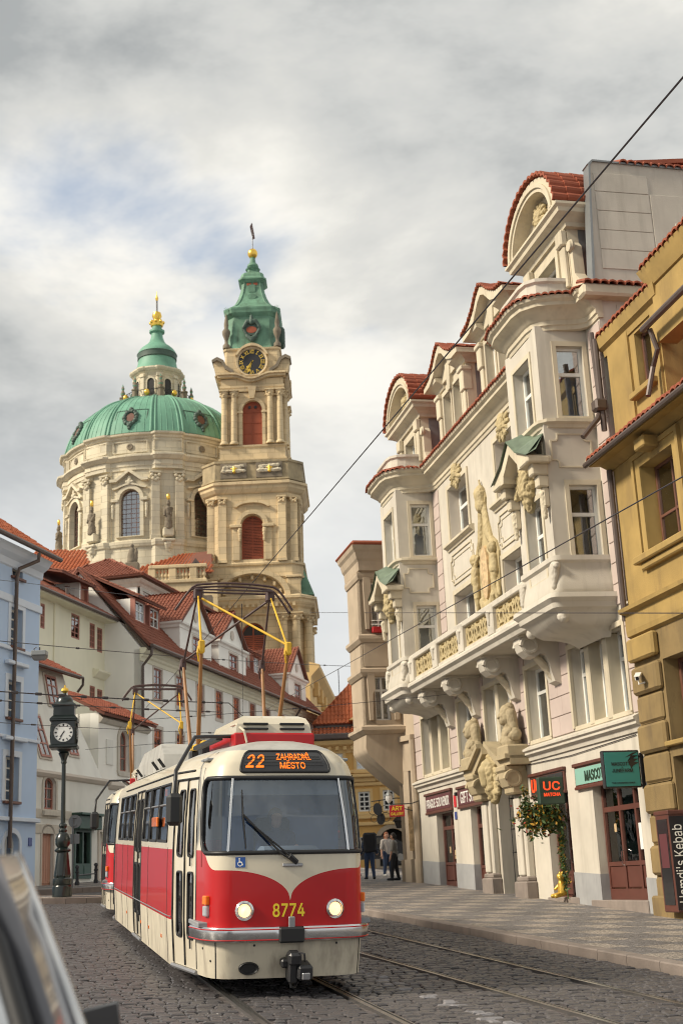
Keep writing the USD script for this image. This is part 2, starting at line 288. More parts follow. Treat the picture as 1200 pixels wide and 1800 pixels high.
mat('interior_dark', (0.045, 0.042, 0.04), 0.9)
mat('curtain', (0.55, 0.52, 0.46), 0.9, 0.1, 2.0)
mat('blue_curtain', (0.35, 0.46, 0.6), 0.9, 0.1, 2.0)
mat('gutter', (0.10, 0.075, 0.065), 0.45, 0.2, 2.0, metallic=0.3)
mat('zinc', (0.24, 0.25, 0.25), 0.45, 0.15, 1.0, metallic=0.5)
mat('shop_brown', (0.10, 0.035, 0.025), 0.4, 0.15, 3.0)
mat('sign_maroon', (0.10, 0.03, 0.035), 0.45)
mat('letter_white', (0.75, 0.73, 0.68), 0.5)
mat('black_iron', (0.018, 0.018, 0.02), 0.4, 0.2, 4.0)
mat('lamp_green', (0.006, 0.011, 0.010), 0.3, 0.2, 3.0, coat=0.3)
mat('cobble', (0.122, 0.112, 0.114), 0.40, 0.25, 6.0, 0.5, 45, island=0.38)
mat('cobble_light', (0.24, 0.23, 0.24), 0.6, 0.3, 8.0, 0.5, 45, island=0.2)
mat('joint_dirt', (0.042, 0.036, 0.034), 0.9, 0.2, 3.0)
mat('kerb_stone', (0.26, 0.215, 0.185), 0.75, 0.2, 2.0, 0.4, 40, island=0.15, streak=0.3)
mat('rail_steel', (0.36, 0.35, 0.34), 0.28, 0.15, 3.0, metallic=0.9)
mat('rail_groove', (0.02, 0.018, 0.017), 0.7)
mat('tram_cream', (0.58, 0.52, 0.40), 0.32, 0.06, 1.2, coat=0.4, streak=0.35, dirt=(0.40, 0.34, 0.25))
mat('tram_red', (0.40, 0.006, 0.008), 0.35, 0.06, 0.8, coat=0.25, spec=0.35)
mat('tram_roof', (0.36, 0.35, 0.32), 0.5, 0.2, 1.5, streak=0.7, dirt=(0.17, 0.155, 0.14))
mat('tram_lowdirt', (0.50, 0.45, 0.35), 0.5, 0.14, 2.2, streak=0.85, dirt=(0.20, 0.165, 0.13))
mat('rubber', (0.012, 0.012, 0.013), 0.5)
mat('chrome', (0.62, 0.62, 0.62), 0.16, 0.05, metallic=1.0)
mat('steel_grey', (0.30, 0.30, 0.31), 0.4, 0.1, metallic=0.6)
mat('pan_yellow', (0.60, 0.36, 0.02), 0.45, 0.15, 4.0)
mat('pan_dark', (0.06, 0.03, 0.028), 0.5, 0.2, 3.0)
mat('pan_wood', (0.26, 0.12, 0.04), 0.5, 0.2, 3.0)
mat('number_yellow', (0.80, 0.60, 0.03), 0.4)
mat('orange_lens', (0.75, 0.16, 0.01), 0.2, coat=0.5)
mat('clear_lens', (0.5, 0.52, 0.55), 0.1, metallic=0.4)
mat('lamp_on', (1, 0.9, 0.7), 0.3, emit=(1.0, 0.52, 0.17), estr=0.62)
mat('led_orange', (0.6, 0.15, 0.01), 0.5, emit=(1.0, 0.17, 0.008), estr=0.34)
mat('neon_red', (0.7, 0.05, 0.01), 0.5, emit=(1.0, 0.08, 0.015), estr=0.26)
mat('board_black', (0.018, 0.018, 0.02), 0.25, coat=0.5)
mat('tram_inside', (0.22, 0.23, 0.24), 0.7, 0.1)
mat('tram_blue', (0.13, 0.25, 0.50), 0.6, 0.1)
mat('sticker_blue', (0.02, 0.08, 0.30), 0.4)
mat('red_sign', (0.42, 0.012, 0.015), 0.4)
mat('teal_sign', (0.045, 0.25, 0.22), 0.4, 0.05)
mat('teal_pale', (0.22, 0.42, 0.35), 0.4, 0.05)
mat('green_sign', (0.025, 0.05, 0.032), 0.4)
mat('leaf_green', (0.07, 0.13, 0.03), 0.6, 0.3, 8.0, island=0.4)
mat('leaf_yellow', (0.55, 0.30, 0.03), 0.6, 0.3, 8.0, island=0.3)
mat('leaf_red', (0.45, 0.05, 0.03), 0.6, 0.3, 8.0, island=0.3)
mat('gold_figure', (0.62, 0.40, 0.07), 0.4, 0.2, 8.0, metallic=0.6)
mat('skin', (0.50, 0.28, 0.19), 0.55, 0.08, 8.0)
mat('hair_dark', (0.03, 0.02, 0.015), 0.6)
mat('hair_red', (0.25, 0.08, 0.03), 0.6)
mat('cloth_black', (0.02, 0.02, 0.023), 0.85, 0.2, 6.0)
mat('cloth_navy', (0.03, 0.05, 0.10), 0.85, 0.2, 6.0)
mat('cloth_grey', (0.24, 0.225, 0.20), 0.85, 0.15, 6.0)
mat('cloth_light', (0.45, 0.40, 0.36), 0.85, 0.1, 6.0)
mat('shoe_white', (0.5, 0.48, 0.45), 0.7)
mat('car_silver', (0.13, 0.13, 0.145), 0.25, 0.02, metallic=0.6, coat=0.9)
mat('car_black', (0.015, 0.015, 0.017), 0.25, coat=0.8)
mat('wire', (0.025, 0.02, 0.025), 0.5)
mat('grey_metal', (0.20, 0.20, 0.20), 0.45, 0.15, 4.0, metallic=0.4)
mat('green_shop', (0.03, 0.07, 0.055), 0.5)
mat('warm_goods', (0.40, 0.22, 0.07), 0.6, 0.6, 14.0)
mat('display_goods', (0.38, 0.37, 0.34), 0.6, 0.9, 16.0)
mat('door_tan', (0.40, 0.20, 0.13), 0.6, 0.1)
mat('yellow_room', (0.75, 0.52, 0.16), 0.8, 0.1, 1.0)
mat('poster_warm', (0.5, 0.36, 0.2), 0.6, 0.5, 6.0)
mat('plate_red', (0.5, 0.02, 0.03), 0.4); mat('plate_blue', (0.03, 0.05, 0.2), 0.4)
glass_mat('pane', base=0.20); glass_mat('pane_far', (0.6, 0.65, 0.7), 0.22); glass_mat('shop_glass', (0.85, 0.87, 0.85), 0.04)
glass_mat('windscreen', (0.72, 0.82, 0.94), 0.10, gl=(0.85, 0.93, 1.0)); glass_mat('tram_glass', (0.5, 0.55, 0.6), 0.12); glass_mat('car_glass', (0.35, 0.37, 0.4), 0.28); glass_mat('car_rear_glass', (0.2, 0.21, 0.23), 0.72)
# ------------------------------------------------------------------ road, rails, setts, pavements
def line_t(a, b):
    """t as a straight function of s through two ground pixels."""
    A, B = ground(*a), ground(*b); sa, ta, sb, tb = A[:2]@S, A[:2]@T, B[:2]@S, B[:2]@T
    k = (tb-ta)/(sb-sa); return lambda s: ta+k*(np.asarray(s, float)-sa)
kerb_t = line_t((1200, 1716), (640, 1609))
railA, railB, railC = line_t((1200, 1766), (640, 1635)), line_t((1080, 1800), (620, 1672)), line_t((720, 1800), (560, 1726))
railC0 = railC
def bend(s): d = np.maximum(np.asarray(s, float)-33.0, 0); return 0.5*d*d/26.0
T0 = float(railC(17.0)); 
def railC(s): return T0-0.0297*(np.asarray(s, float)-16.6)+bend(s)
def railD(s): return railC(s)-1.435
def P3(s, t, dz=0.0): s = np.asarray(s, float); t = np.asarray(t, float); x = S[0]*s+T[0]*t; y = S[1]*s+T[1]*t; return np.stack([x, y, G(x, y)+dz], -1)
xs = np.concatenate([np.linspace(-400, -30, 8), np.linspace(-26, 26, 53), np.linspace(30, 400, 8)]); ys = np.concatenate([[-40, -20, -5], np.linspace(0, 130, 100), np.linspace(140, 900, 12)])
gx, gy = np.meshgrid(xs, ys); nx = len(xs); V = np.c_[gx.ravel(), gy.ravel(), G(gx, gy).ravel()-0.035]
i, j = np.meshgrid(np.arange(len(ys)-1), np.arange(nx-1), indexing='ij'); k = (i*nx+j).ravel()
road_n = {'geo': ('geometry', {}), 'v': ('voronoi_texture', {'feature': 'distance_to_edge', 'scale': 6.0}), 'v2': ('voronoi_texture', {'scale': 6.0}), 'r': ('map_range', {'from_min': 0.0, 'from_max': 0.06, 'clamp': True}),
  'c': ('rgb_ramp', {'ramp': [(0, (0.07, 0.06, 0.058)), (1, (0.15, 0.13, 0.125))]}), 'm': ('mix_color', {'blend_type': 'mix', 'a': (0.04, 0.035, 0.033)}), 'sc': ('separate_color', {}), 'b': ('bump', {'strength': 0.5, 'distance': 0.02}), 'p': ('principled_bsdf', {'roughness': 0.6})}
M['road_setts'] = usdkit.material(stage, '/World/Looks/road_setts', road_n, [('geo.position', 'v.vector'), ('geo.position', 'v2.vector'), ('v.distance', 'r.value'), ('v2.color', 'sc.color'), ('sc.r', 'c.fac'), ('r.result', 'm.fac'), ('c.color', 'm.b'), ('m.result', 'p.base_color'), ('r.result', 'b.height'), ('b.normal', 'p.normal')], surface='p.BSDF')
ROAD = solo('road', (V, np.vstack([np.c_[k, k+1, k+nx+1], np.c_[k, k+nx+1, k+nx]])), 'road_setts', kind='structure', smooth=True)
def setts(s0, s1, tl, tr, rails, gap=0.085):
    rows = []; s = s0; r = np.random.default_rng(3)
    while s < s1:
        d = 0.125+0.02*r.random(); a, b = tl(s), tr(s); n = int((b-a)/0.175); w = 0.13+0.09*r.random(n); w *= (b-a)/w.sum(); t = a+np.cumsum(w)-w/2
        sk = s+0.03*np.sin(t*1.3+s*0.7)+0.02*np.sin(t*3.1+s); rows.append(np.c_[np.full(n, d)*0+d, sk+d/2, t, w]); s += d
    Q = np.vstack(rows); ok = np.ones(len(Q), bool)
    for f in rails: ok &= np.abs(Q[:, 2]-f(Q[:, 1])) > gap+Q[:, 3]*0.35
    Q = Q[ok]; n = len(Q); g = 0.006+0.005*r.random(n)
    hs, ht = Q[:, 0]/2-g, Q[:, 3]/2-g; c, ss = Q[:, 2], Q[:, 1]; yaw = r.normal(0, 0.05, n); hz = r.normal(0, 0.006, n); tl_ = r.normal(0, 0.03, (n, 2))
    V = np.zeros((n, 12, 3)); sg = np.array([[-1, -1], [1, -1], [1, 1], [-1, 1]])
    for ring, (ins, z) in enumerate(((0.0, -0.05), (0.0, -0.014), (0.017, 0.0))):
        for q, (a, b) in enumerate(sg):
            es = a*(hs-ins)*(1+r.normal(0, 0.05, n)); et = b*(ht-ins)*(1+r.normal(0, 0.05, n)); s2 = ss+es*np.cos(yaw)-et*np.sin(yaw); t2 = c+es*np.sin(yaw)+et*np.cos(yaw)
            V[:, ring*4+q] = P3(s2, t2, 0.0); V[:, ring*4+q, 2] += z+hz*(ring > 0)+(es*tl_[:, 0]+et*tl_[:, 1])*(ring > 0)
    F = []
    for ring in (0, 4):
        for q in range(4): a, b = ring+q, ring+(q+1) % 4; F += [[a, a+4, b], [b, a+4, b+4]]
    F += [[8, 10, 9], [8, 11, 10]]; return Q, V, np.array(F)
edge_l = lambda s: -6.5+0*s
Q, SV, SF = setts(10.4, 43.0, edge_l, lambda s: float(kerb_t(s))-0.02, [railA, railB, railC, railD])
if np.cross(SV[0, SF[-1, 1]]-SV[0, SF[-1, 0]], SV[0, SF[-1, 2]]-SV[0, SF[-1, 0]])[2] < 0: SF = SF[:, ::-1]
cen = SV[:, 8:].mean(1); dd = cen-EYE; zc = dd@FW; pxx = 600+FPX*(dd@CR)/zc; pyy = 900-FPX*(dd@CU)/zc
vis = (pxx > 190) & (pxx < 1190) & (pyy < 1795) & ~((pyy < 1740) & (pxx > 300) & (pxx < 640))
pa, pb = ground(625, 1705), ground(905, 1806); dl = (pb-pa)[:2]; dl /= np.linalg.norm(dl); rel = cen[:, :2]-pa[:2]; off = np.abs(rel[:, 0]*dl[1]-rel[:, 1]*dl[0]); along = rel@dl
painted = (off < 0.09) & (along > -0.2) & (along < 8) & (np.random.default_rng(5).random(len(cen)) < 0.62)
order = np.argsort(np.where(vis & ~painted, zc, 1e9))[:300]; mine = np.zeros(len(cen), bool); mine[order] = True
def joined(mask): n = int(mask.sum()); return SV[mask].reshape(-1, 3), (SF[None]+12*np.arange(n)[:, None, None]).reshape(-1, 3)
for q in order: obj(ROAD, 'cobblestone', (SV[q], SF), 'cobble')
obj(ROAD, 'cobblestones', joined(~mine & ~painted), 'cobble', kind='stuff')
obj(ROAD, 'painted_line_stones', joined(painted), 'cobble_light', kind='stuff', label='worn white painted line on the setts')
def strip(f, a, b, z0, z1, s): L, Rr = P3(s, f(s)+a), P3(s, f(s)+b); up = np.array([0, 0, 1.0]); return loft([L+up*z0, Rr+up*z0, Rr+up*z1, L+up*z1, L+up*z0], False, False)
for f, s0, s1, where in ((railA, 9, 75, 'kerb side rail of the empty track on the right'), (railB, 9, 75, 'inner rail of the empty track, beside the worn white line'), (railC, 9, 62, 'rail shining to the right of the tram front'), (railD, 9, 62, 'outer rail of the tram track, nearest the silver car')):
    s = np.arange(s0, s1, 0.5); t = thing('tram_rail', 'steel tram rail, '+where, 'rail', at=P3(20, f(20)), group='tram rails in the setts')
    obj(t, 'rail_head', strip(f, -0.035, 0.028, -0.06, 0.004, s), 'rail_steel'); obj(t, 'groove', strip(f, 0.028, 0.066, -0.06, -0.022, s), 'rail_groove'); obj(t, 'guard_lip', strip(f, 0.066, 0.086, -0.06, 0.002, s), 'rail_steel')
# pavement on the right
wall_t = lambda s: 14.2+0*np.asarray(s)
pn = {'geo': ('geometry', {}), 'vr': ('mapping', {'rotation': (0, 0, -AZ)}), 'sx': ('separate_xyz', {}), 'px': ('math', {'math_type': 'pingpong', 'value2': 0.62}), 'py': ('math', {'math_type': 'pingpong', 'value2': 0.75}), 'qx': ('math', {'math_type': 'multiply', 'value2': 1.0}),
 'ad': ('math', {'math_type': 'add'}), 'no': ('noise_texture', {'scale': 6.0, 'detail': 4.0}), 'nm': ('math', {'math_type': 'multiply_add', 'value2': 0.36, 'value3': -0.18}), 'ad2': ('math', {'math_type': 'add'}), 'gt': ('map_range', {'from_min': 0.56, 'from_max': 0.60, 'clamp': True}),
 'col': ('mix_color', {'blend_type': 'mix', 'a': (0.36, 0.31, 0.26), 'b': (0.19, 0.175, 0.17)}), 'v': ('voronoi_texture', {'feature': 'distance_to_edge', 'scale': 15.0, 'randomness': 0.6}), 'vc': ('voronoi_texture', {'scale': 15.0, 'randomness': 0.6}), 'sc': ('separate_color', {}), 'vr2': ('map_range', {'from_min': 0.0, 'from_max': 1.0, 'to_min': 0.72, 'to_max': 1.25}),
 'e': ('map_range', {'from_min': 0.0, 'from_max': 0.13, 'clamp': True}), 'cm': ('hsv', {}), 'j': ('mix_color', {'blend_type': 'mix', 'a': (0.09, 0.08, 0.072)}), 'd': ('noise_texture', {'scale': 0.7, 'detail': 5.0}), 'dr': ('map_range', {'from_min': 0.3, 'from_max': 0.7, 'to_min': 0.8, 'to_max': 1.1}), 'dh': ('hsv', {}), 'b': ('bump', {'strength': 0.6, 'distance': 0.012}), 'p': ('principled_bsdf', {'roughness': 0.7})}
M['mosaic_pavement'] = usdkit.material(stage, '/World/Looks/mosaic_pavement', pn, [('geo.position', 'vr.vector'), ('vr.vector', 'sx.vector'), ('sx.x', 'px.value1'), ('sx.y', 'py.value1'), ('px.value', 'qx.value1'), ('qx.value', 'ad.value1'), ('py.value', 'ad.value2'), ('geo.position', 'no.vector'), ('no.fac', 'nm.value1'), ('ad.value', 'ad2.value1'), ('nm.value', 'ad2.value2'), ('ad2.value', 'gt.value'), ('gt.result', 'col.fac'),
 ('geo.position', 'v.vector'), ('geo.position', 'vc.vector'), ('vc.color', 'sc.color'), ('sc.r', 'vr2.value'), ('vr2.result', 'cm.value'), ('col.result', 'cm.color'), ('v.distance', 'e.value'), ('e.result', 'j.fac'), ('cm.color', 'j.b'), ('j.result', 'dh.color'), ('geo.position', 'd.vector'), ('d.fac', 'dr.value'), ('dr.result', 'dh.value'), ('dh.color', 'p.base_color'), ('e.result', 'b.height'), ('b.normal', 'p.normal')], surface='p.BSDF')
s = np.arange(-4, 76, 0.5); cols = [P3(s, kerb_t(s)+0.3+(wall_t(s)-kerb_t(s)+1.2)*q, 0.142) for q in np.linspace(0, 1, 9)]
PAVE = solo('right_pavement', loft([cols[0]-[0, 0, 0.3]]+cols, False, False), 'mosaic_pavement', kind='structure')
s = 6.0
while s < 62:
    L = 0.92+0.2*R.random(); a, b = s+0.006, s+L-0.006; A = [P3(a, kerb_t(a)), P3(b, kerb_t(b)), P3(b, kerb_t(b)+0.298), P3(a, kerb_t(a)+0.298)]
    up = np.array([0, 0, 1.0]); inn = lambda d: [P3(a+d, kerb_t(a)+d), P3(b-d, kerb_t(b)+d), P3(b-d, kerb_t(b)+0.298-d), P3(a+d, kerb_t(a)+0.298-d)]
    h = 0.145+R.uniform(-0.004, 0.004); Vk = loft([np.array(A)-up*0.2, np.array(A)+up*(h-0.02), np.array(inn(0.018))+up*h])
    obj(PAVE, 'kerb_stone', (Vk[0], Vk[1][:, ::-1]) if np.einsum('ij,ij->i', Vk[0][Vk[1][:, 0]]-Vk[0].mean(0), np.cross(Vk[0][Vk[1][:, 1]]-Vk[0].mean(0), Vk[0][Vk[1][:, 2]]-Vk[0].mean(0))).sum() < 0 else Vk, 'kerb_stone'); s += L
# clock island and the pavement in front of the houses on the left
LAMP = ground(109, 1577, 0.16)
def slab(poly, h, z0=-0.2):
    v, f = tri2(poly); n = len(v); top = np.c_[v, G(v[:, 0], v[:, 1])+h]; c = np.array(shapely.geometry.polygon.orient(poly).exterior.coords)[:-1]; g = G(c[:, 0], c[:, 1])
    return cat([(top, f), loft([np.c_[c, g+z0], np.c_[c, g+h]], False)])
isl = affinity.rotate(affinity.scale(Point(LAMP[0]-0.5, LAMP[1]+0.1).buffer(1, 10), 2.1, 1.0), 8)
t = solo('clock_island', slab(isl.buffer(-0.3), 0.15), 'mosaic_pavement', kind='structure')
ring = np.array(isl.exterior.coords)[:-1]; n = len(ring)
for q in range(0, n, 2):
    seg = Polygon([ring[q], ring[(q+1) % n], ring[(q+2) % n]]+[((p-isl.centroid.coords[0])*0.82+isl.centroid.coords[0]) for p in (ring[(q+2) % n], ring[(q+1) % n], ring[q])])
    obj(t, 'kerb_stone', slab(seg.buffer(-0.008), 0.16), 'kerb_stone')
lp = [ground(172, 1566), ground(60, 1572)]
d = (lp[1]-lp[0])[:2]; d /= np.linalg.norm(d)
A, B = lp[0][:2]-d*1.0, lp[0][:2]+d*14; C, D = B+np.array([-4, 30]), A+np.array([3.0, 30])
LEFTPAVE = solo('left_pavement', slab(Polygon([A, B, C, D]), 0.13), 'mosaic_pavement', kind='structure')
for q in range(14):
    a, b = A+d*(q*1.0+0.01), A+d*(q*1.0+0.99); nn = np.array([d[1], -d[0]]); nn = nn if nn[1] < 0 else -nn
    obj(LEFTPAVE, 'kerb_stone', slab(Polygon([a, b, b+nn*0.28, a+nn*0.28]), 0.135), 'kerb_stone')
# ------------------------------------------------------------------ builders for walls, windows and roofs
def wall(parent, name, f, poly, holes, w0, w1, m, label=None): return obj(parent, name, f.to(prism(poly.difference(unary_union(holes)) if holes else poly, w0, w1)), m, label=label)
def window(parent, f, shape, w, frame='window_white', fr=0.07, vb=(0.5,), hb=(), bw=0.05, pane='pane', d=0.06, label=None, name='window', inset=0.02):
    a, b, c, e = shape.bounds; ins = shape.buffer(-fr, join_style=2); bars = [sbox(a+(c-a)*q-bw/2, b, a+(c-a)*q+bw/2, e) for q in vb]+[sbox(a, b+(e-b)*q-bw/2, c, b+(e-b)*q+bw/2) for q in hb]
    solid = unary_union([shape.difference(ins)]+[x.intersection(shape) for x in bars]); gl = ins.difference(unary_union(bars)) if bars else ins
    p = obj(parent, name, f.to(prism(solid, w-d, w)), frame, label=label)
    for g in polys(gl): obj(p, 'pane', f.to(prism(g.buffer(0.004, join_style=2), w-d*0.6-0.006, w-d*0.6)), pane)
    return p
def bxs(f, *a): return f.to(cbox(*a)) if len(a) == 7 else f.to(box(*a))
def surround(f, u0, v0, u1, v1, t=0.12, w0=-0.02, w1=0.04, bottom=False):
    o = sbox(u0-t, v0-(t if bottom else 0), u1+t, v1+t).difference(sbox(u0, v0-(0 if bottom else 1), u1, v1)); return f.to(prism(o, w0, w1))
def profile_along(f, pts, prof): return f.to(sweep(pts, prof))
def tiles(o, du, dv, nu, nv, tw, tl, r=None, n=4, seed=1, lift=0.03):
    """Pantiles on a slope: o a corner at the eave, du along, dv up the slope (unit vectors), tile width and length."""
    du, dv = np.asarray(du, float), np.asarray(dv, float); nn = np.cross(du, dv); nn = nn/np.linalg.norm(nn); nn = nn if nn[2] > 0 else -nn; r = r or tw*0.30
    g = np.random.default_rng(seed); iu, iv = np.meshgrid(np.arange(nu), np.arange(nv), indexing='ij'); iu, iv = iu.ravel(), iv.ravel(); N = len(iu)
    ph = np.linspace(0, math.pi, n+1); pr = np.c_[np.r_[0.5*(1-np.cos(ph))*0.72, 1.0], np.r_[np.sin(ph)*r, 0.0]]; m = len(pr)
    base = np.asarray(o)+(iu*tw)[:, None]*du+(iv*tl)[:, None]*dv+g.normal(0, 0.006, (N, 1))*nn+g.normal(0, 0.008, (N, 1))*du
    V = np.zeros((N, 2*m, 3))
    for e in (0, 1):
        for k in range(m): V[:, e*m+k] = base+(pr[k, 0]*tw)*du+(pr[k, 1]+(lift if e == 0 else 0.0))*nn+(tl*1.08*e)*dv
    F = []
    for k in range(m-1): F += [[k, k+1, m+k], [k+1, m+k+1, m+k]]
    F += [[0, k+1, k] for k in range(1, m-2)]; F = np.array(F)
    return V.reshape(-1, 3), (F[None]+2*m*np.arange(N)[:, None, None]).reshape(-1, 3)
def slope_tiles(a, b, c, d, tw=0.22, tl=0.33, seed=1):
    """Tiles over a flat quadrilateral a-b (eave) d-c (ridge); only tiles whose centre is inside."""
    a, b, c, d = map(np.asarray, (a, b, c, d)); du = (b-a)/np.linalg.norm(b-a); nn = np.cross(du, d-a); nn /= np.linalg.norm(nn); dv = np.cross(nn, du); dv = dv if dv@(d-a) > 0 else -dv
    q = np.array([[(p-a)@du, (p-a)@dv] for p in (a, b, c, d)]); P = Polygon(q).buffer(0); lo, hi = q.min(0), q.max(0); nu, nv = max(1, int(math.ceil((hi[0]-lo[0])/tw))), max(1, int(math.ceil((hi[1]-lo[1])/tl)))
    V, F = tiles(a+du*lo[0]+dv*lo[1], du, dv, nu, nv, tw, tl, seed=seed); k = len(V)//(nu*nv); iu, iv = np.meshgrid(np.arange(nu), np.arange(nv), indexing='ij')
    cx, cy = lo[0]+(iu.ravel()+0.5)*tw, lo[1]+(iv.ravel()+0.5)*tl; keep = shapely.contains_xy(P.buffer(0.06), cx, cy)
    nf = len(F)//(nu*nv); V = V.reshape(-1, k, 3)[keep]; F0 = F[:nf]; return V.reshape(-1, 3), (F0[None]+k*np.arange(len(V))[:, None, None]).reshape(-1, 3)
def quad_slab(P, t=0.1):
    P = np.array(P, float); n = np.cross(P[1]-P[0], P[2]-P[0]); n /= np.linalg.norm(n); n = n if n[2] > 0 else -n
    V, F = loft([P-n*t, P]); 
    return (V, F) if np.cross(P[1]-P[0], P[2]-P[0])@n > 0 else (V, F[:, ::-1])
def roof_face(parent, P, m='tile_red', tw=0.24, tl=0.36, seed=1, name='roof', rows=True):
    r = obj(parent, name, quad_slab(P, 0.12), 'tile_bed'); n = np.cross(np.array(P[1])-P[0], np.array(P[2])-P[0]); n /= np.linalg.norm(n); n = n if n[2] > 0 else -n
    obj(r, 'roof_tiles', slope_tiles(*[np.array(p)+n*0.004 for p in P], tw=tw, tl=tl, seed=seed), m, kind='stuff', smooth=False); return r
def scroll(r, wd, turns=1.6, n=34, th=0.28):
    """A volute: a spiral band in the (w, v) plane, width along u."""
    a = np.linspace(0, turns*2*math.pi, n); rr = r*(1-0.62*a/a[-1]); P = np.c_[np.zeros(n), rr*np.cos(a), rr*np.sin(a)]
    return cat([tube(P, r*th*(1-0.5*a/a[-1]), 6), axes(revolve([(0, -wd/2), (r*0.9, -wd/2), (r*0.9, wd/2), (0, wd/2)], 16), (0, 0, 0), (0, 1, 0), (0, 0, 1), (1, 0, 0))])
def blob(parts, L=0.05, amp=0.03, sc=6.0, seed=0, fine=None):
    """Carved ornament: a soft body with folds and curls cut into its surface."""
    V, F = blend(parts, L*0.75, 2); V, F = rough((V, F), amp, sc, seed); t = trimesh.Trimesh(V, F, process=False); n = np.array(t.vertex_normals); q = V*(fine or sc*1.7)
    d = np.abs(np.sin(q[:, 0]*2.1+3.0*meshkit.noise(q*0.6, seed+1)+q[:, 2]*1.3))*0.6+np.abs(np.sin(q[:, 2]*2.3+3.0*meshkit.noise(q*0.5, seed+5)))*0.4; return V+n*((d-0.5)*amp*0.9)[:, None], F

def soft(pts, r=0.4, n=4):
    """A plan path with its corners rounded."""
    P = np.asarray(pts, float); out = [P[0]]
    for a, b, c in zip(P[:-2], P[1:-1], P[2:]):
        la, lc = np.linalg.norm(a-b), np.linalg.norm(c-b); x0, x1 = b+(a-b)*min(0.45, r/la), b+(c-b)*min(0.45, r/lc)
        for t in np.linspace(0, 1, n): out.append((1-t)**2*x0+2*t*(1-t)*b+t*t*x1)
    return np.array(out+[P[-1]])

# ------------------------------------------------------------------ the cream house of the shops on the right
base = aty(1165, 1609, 30.0); RF = Fac(base, AZ)
RB = thing('cream_house', 'tall ornate cream house with golden reliefs, balcony and bay windows above the shops', 'building', at=(base[0], base[1], 0.3))
pav = lambda u, w=0.0: float(G(*(RF.P(u, 0, w)[:2])))+0.142
UL = 19.4
# ground floor
DOORS = dict(souvenir=(15.2, 17.25, 3.46), gift=(11.75, 13.3, 3.46), gate=(8.75, 10.55, 3.95), matcha=(4.9, 6.5, 3.55), mascotte=(0.62, 3.25, 3.4))
holes = [sbox(a, -1, b, h) for a, b, h in DOORS.values()]
obj(RB, 'ground_wall', RF.to(prism(sbox(0.0, -0.6, UL, 4.42).difference(unary_union(holes)), -0.62, 0.0)), 'white_plaster')
edges = sorted([0.0, UL]+[x for a, b, _ in DOORS.values() for x in (a, b)])
for a, b in zip(edges[::2], edges[1::2]):
    um = (a+b)/2; z = pav(um); q = 0.016
    if 7.0 < um < 12: continue
    obj(RB, 'plinth', RF.to(prism(Polygon([(a-q, pav(a)-0.3), (b+q, pav(b)-0.3), (b+q, pav(b)+0.78), (a-q, pav(a)+0.78)]), -0.6, q)), 'grey_plinth')
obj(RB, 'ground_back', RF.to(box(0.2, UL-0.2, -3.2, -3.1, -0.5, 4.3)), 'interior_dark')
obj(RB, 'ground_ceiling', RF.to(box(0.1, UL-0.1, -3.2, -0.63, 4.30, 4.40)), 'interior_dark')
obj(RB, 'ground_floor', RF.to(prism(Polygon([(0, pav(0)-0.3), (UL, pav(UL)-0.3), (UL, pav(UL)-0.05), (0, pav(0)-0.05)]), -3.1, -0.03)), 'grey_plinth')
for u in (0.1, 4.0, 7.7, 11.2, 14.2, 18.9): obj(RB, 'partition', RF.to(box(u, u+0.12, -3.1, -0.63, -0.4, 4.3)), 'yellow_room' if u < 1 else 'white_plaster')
COR = [(-0.02, 4.36), (0.05, 4.36), (0.07, 4.46), (0.17, 4.52), (0.17, 4.58), (0.23, 4.62), (0.23, 4.68), (0.02, 4.78), (-0.02, 4.78)]
obj(RB, 'cornice', RF.to(sweep([(-0.03, 0), (UL, 0)], COR)), 'white_plaster')
# first floor band with stones
W2 = {'E': (0.45, 3.85, 3), 'D': (5.62, 7.2, 1), 'C': (8.6, 11.0, 2), 'B': (12.25, 13.85, 1), 'A': (15.0, 18.3, 3)}
V20, V21 = 4.86, 6.9
main = sbox(0, 4.78, UL, 15.0)
h2 = [sbox(a, V20, b, V21) for a, b, _ in W2.values()]
W3 = [(6.45, 8.33), (11.2, 13.3)]
h3 = [sbox(a, 8.15, b, 10.45) for a, b in W3]; h4 = [sbox(a, 12.33, b, 14.15) for a, b in W3]
hbay = [sbox(1.3, 8.3, 3.0, 14.3), sbox(15.5, 8.3, 17.2, 14.3)]
wall(RB, 'facade_wall', RF, main, h2+h3+h4+hbay, -0.5, 0.0, 'white_plaster')
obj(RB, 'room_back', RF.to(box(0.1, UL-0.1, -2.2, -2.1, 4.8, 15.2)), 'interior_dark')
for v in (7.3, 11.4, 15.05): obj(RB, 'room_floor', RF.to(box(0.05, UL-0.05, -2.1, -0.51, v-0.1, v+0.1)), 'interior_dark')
ivs = [(0.02, 0.33), (3.97, 5.5), (7.32, 8.48), (11.12, 12.13), (13.97, 14.88), (18.42, UL-0.02)]
for q in range(5):
    v0, v1 = 4.80+q*0.51, 4.80+q*0.51+0.495
    for a, b in ivs:
        L = b-a; cut = [a, b] if L < 1.0 else [a, a+L*(0.42 if q % 2 else 0.6), b]
        for c, d in zip(cut[:-1], cut[1:]): obj(RB, 'wall_stone', RF.to(cbox(c+0.006, d-0.006, -0.01, 0.045, v0, v1, 0.012)), 'pink_stone')
for a, b in ((0.02, 0.74), (14.45, 15.08), (3.45, 4.1), (17.8, 19.3)):
    for q in range(14):
        v0 = 7.42+q*0.51
        if v0 < 14.3: obj(RB, 'wall_stone', RF.to(cbox(a, b, -0.01, 0.035, v0, v0+0.495, 0.012)), 'pink_stone')
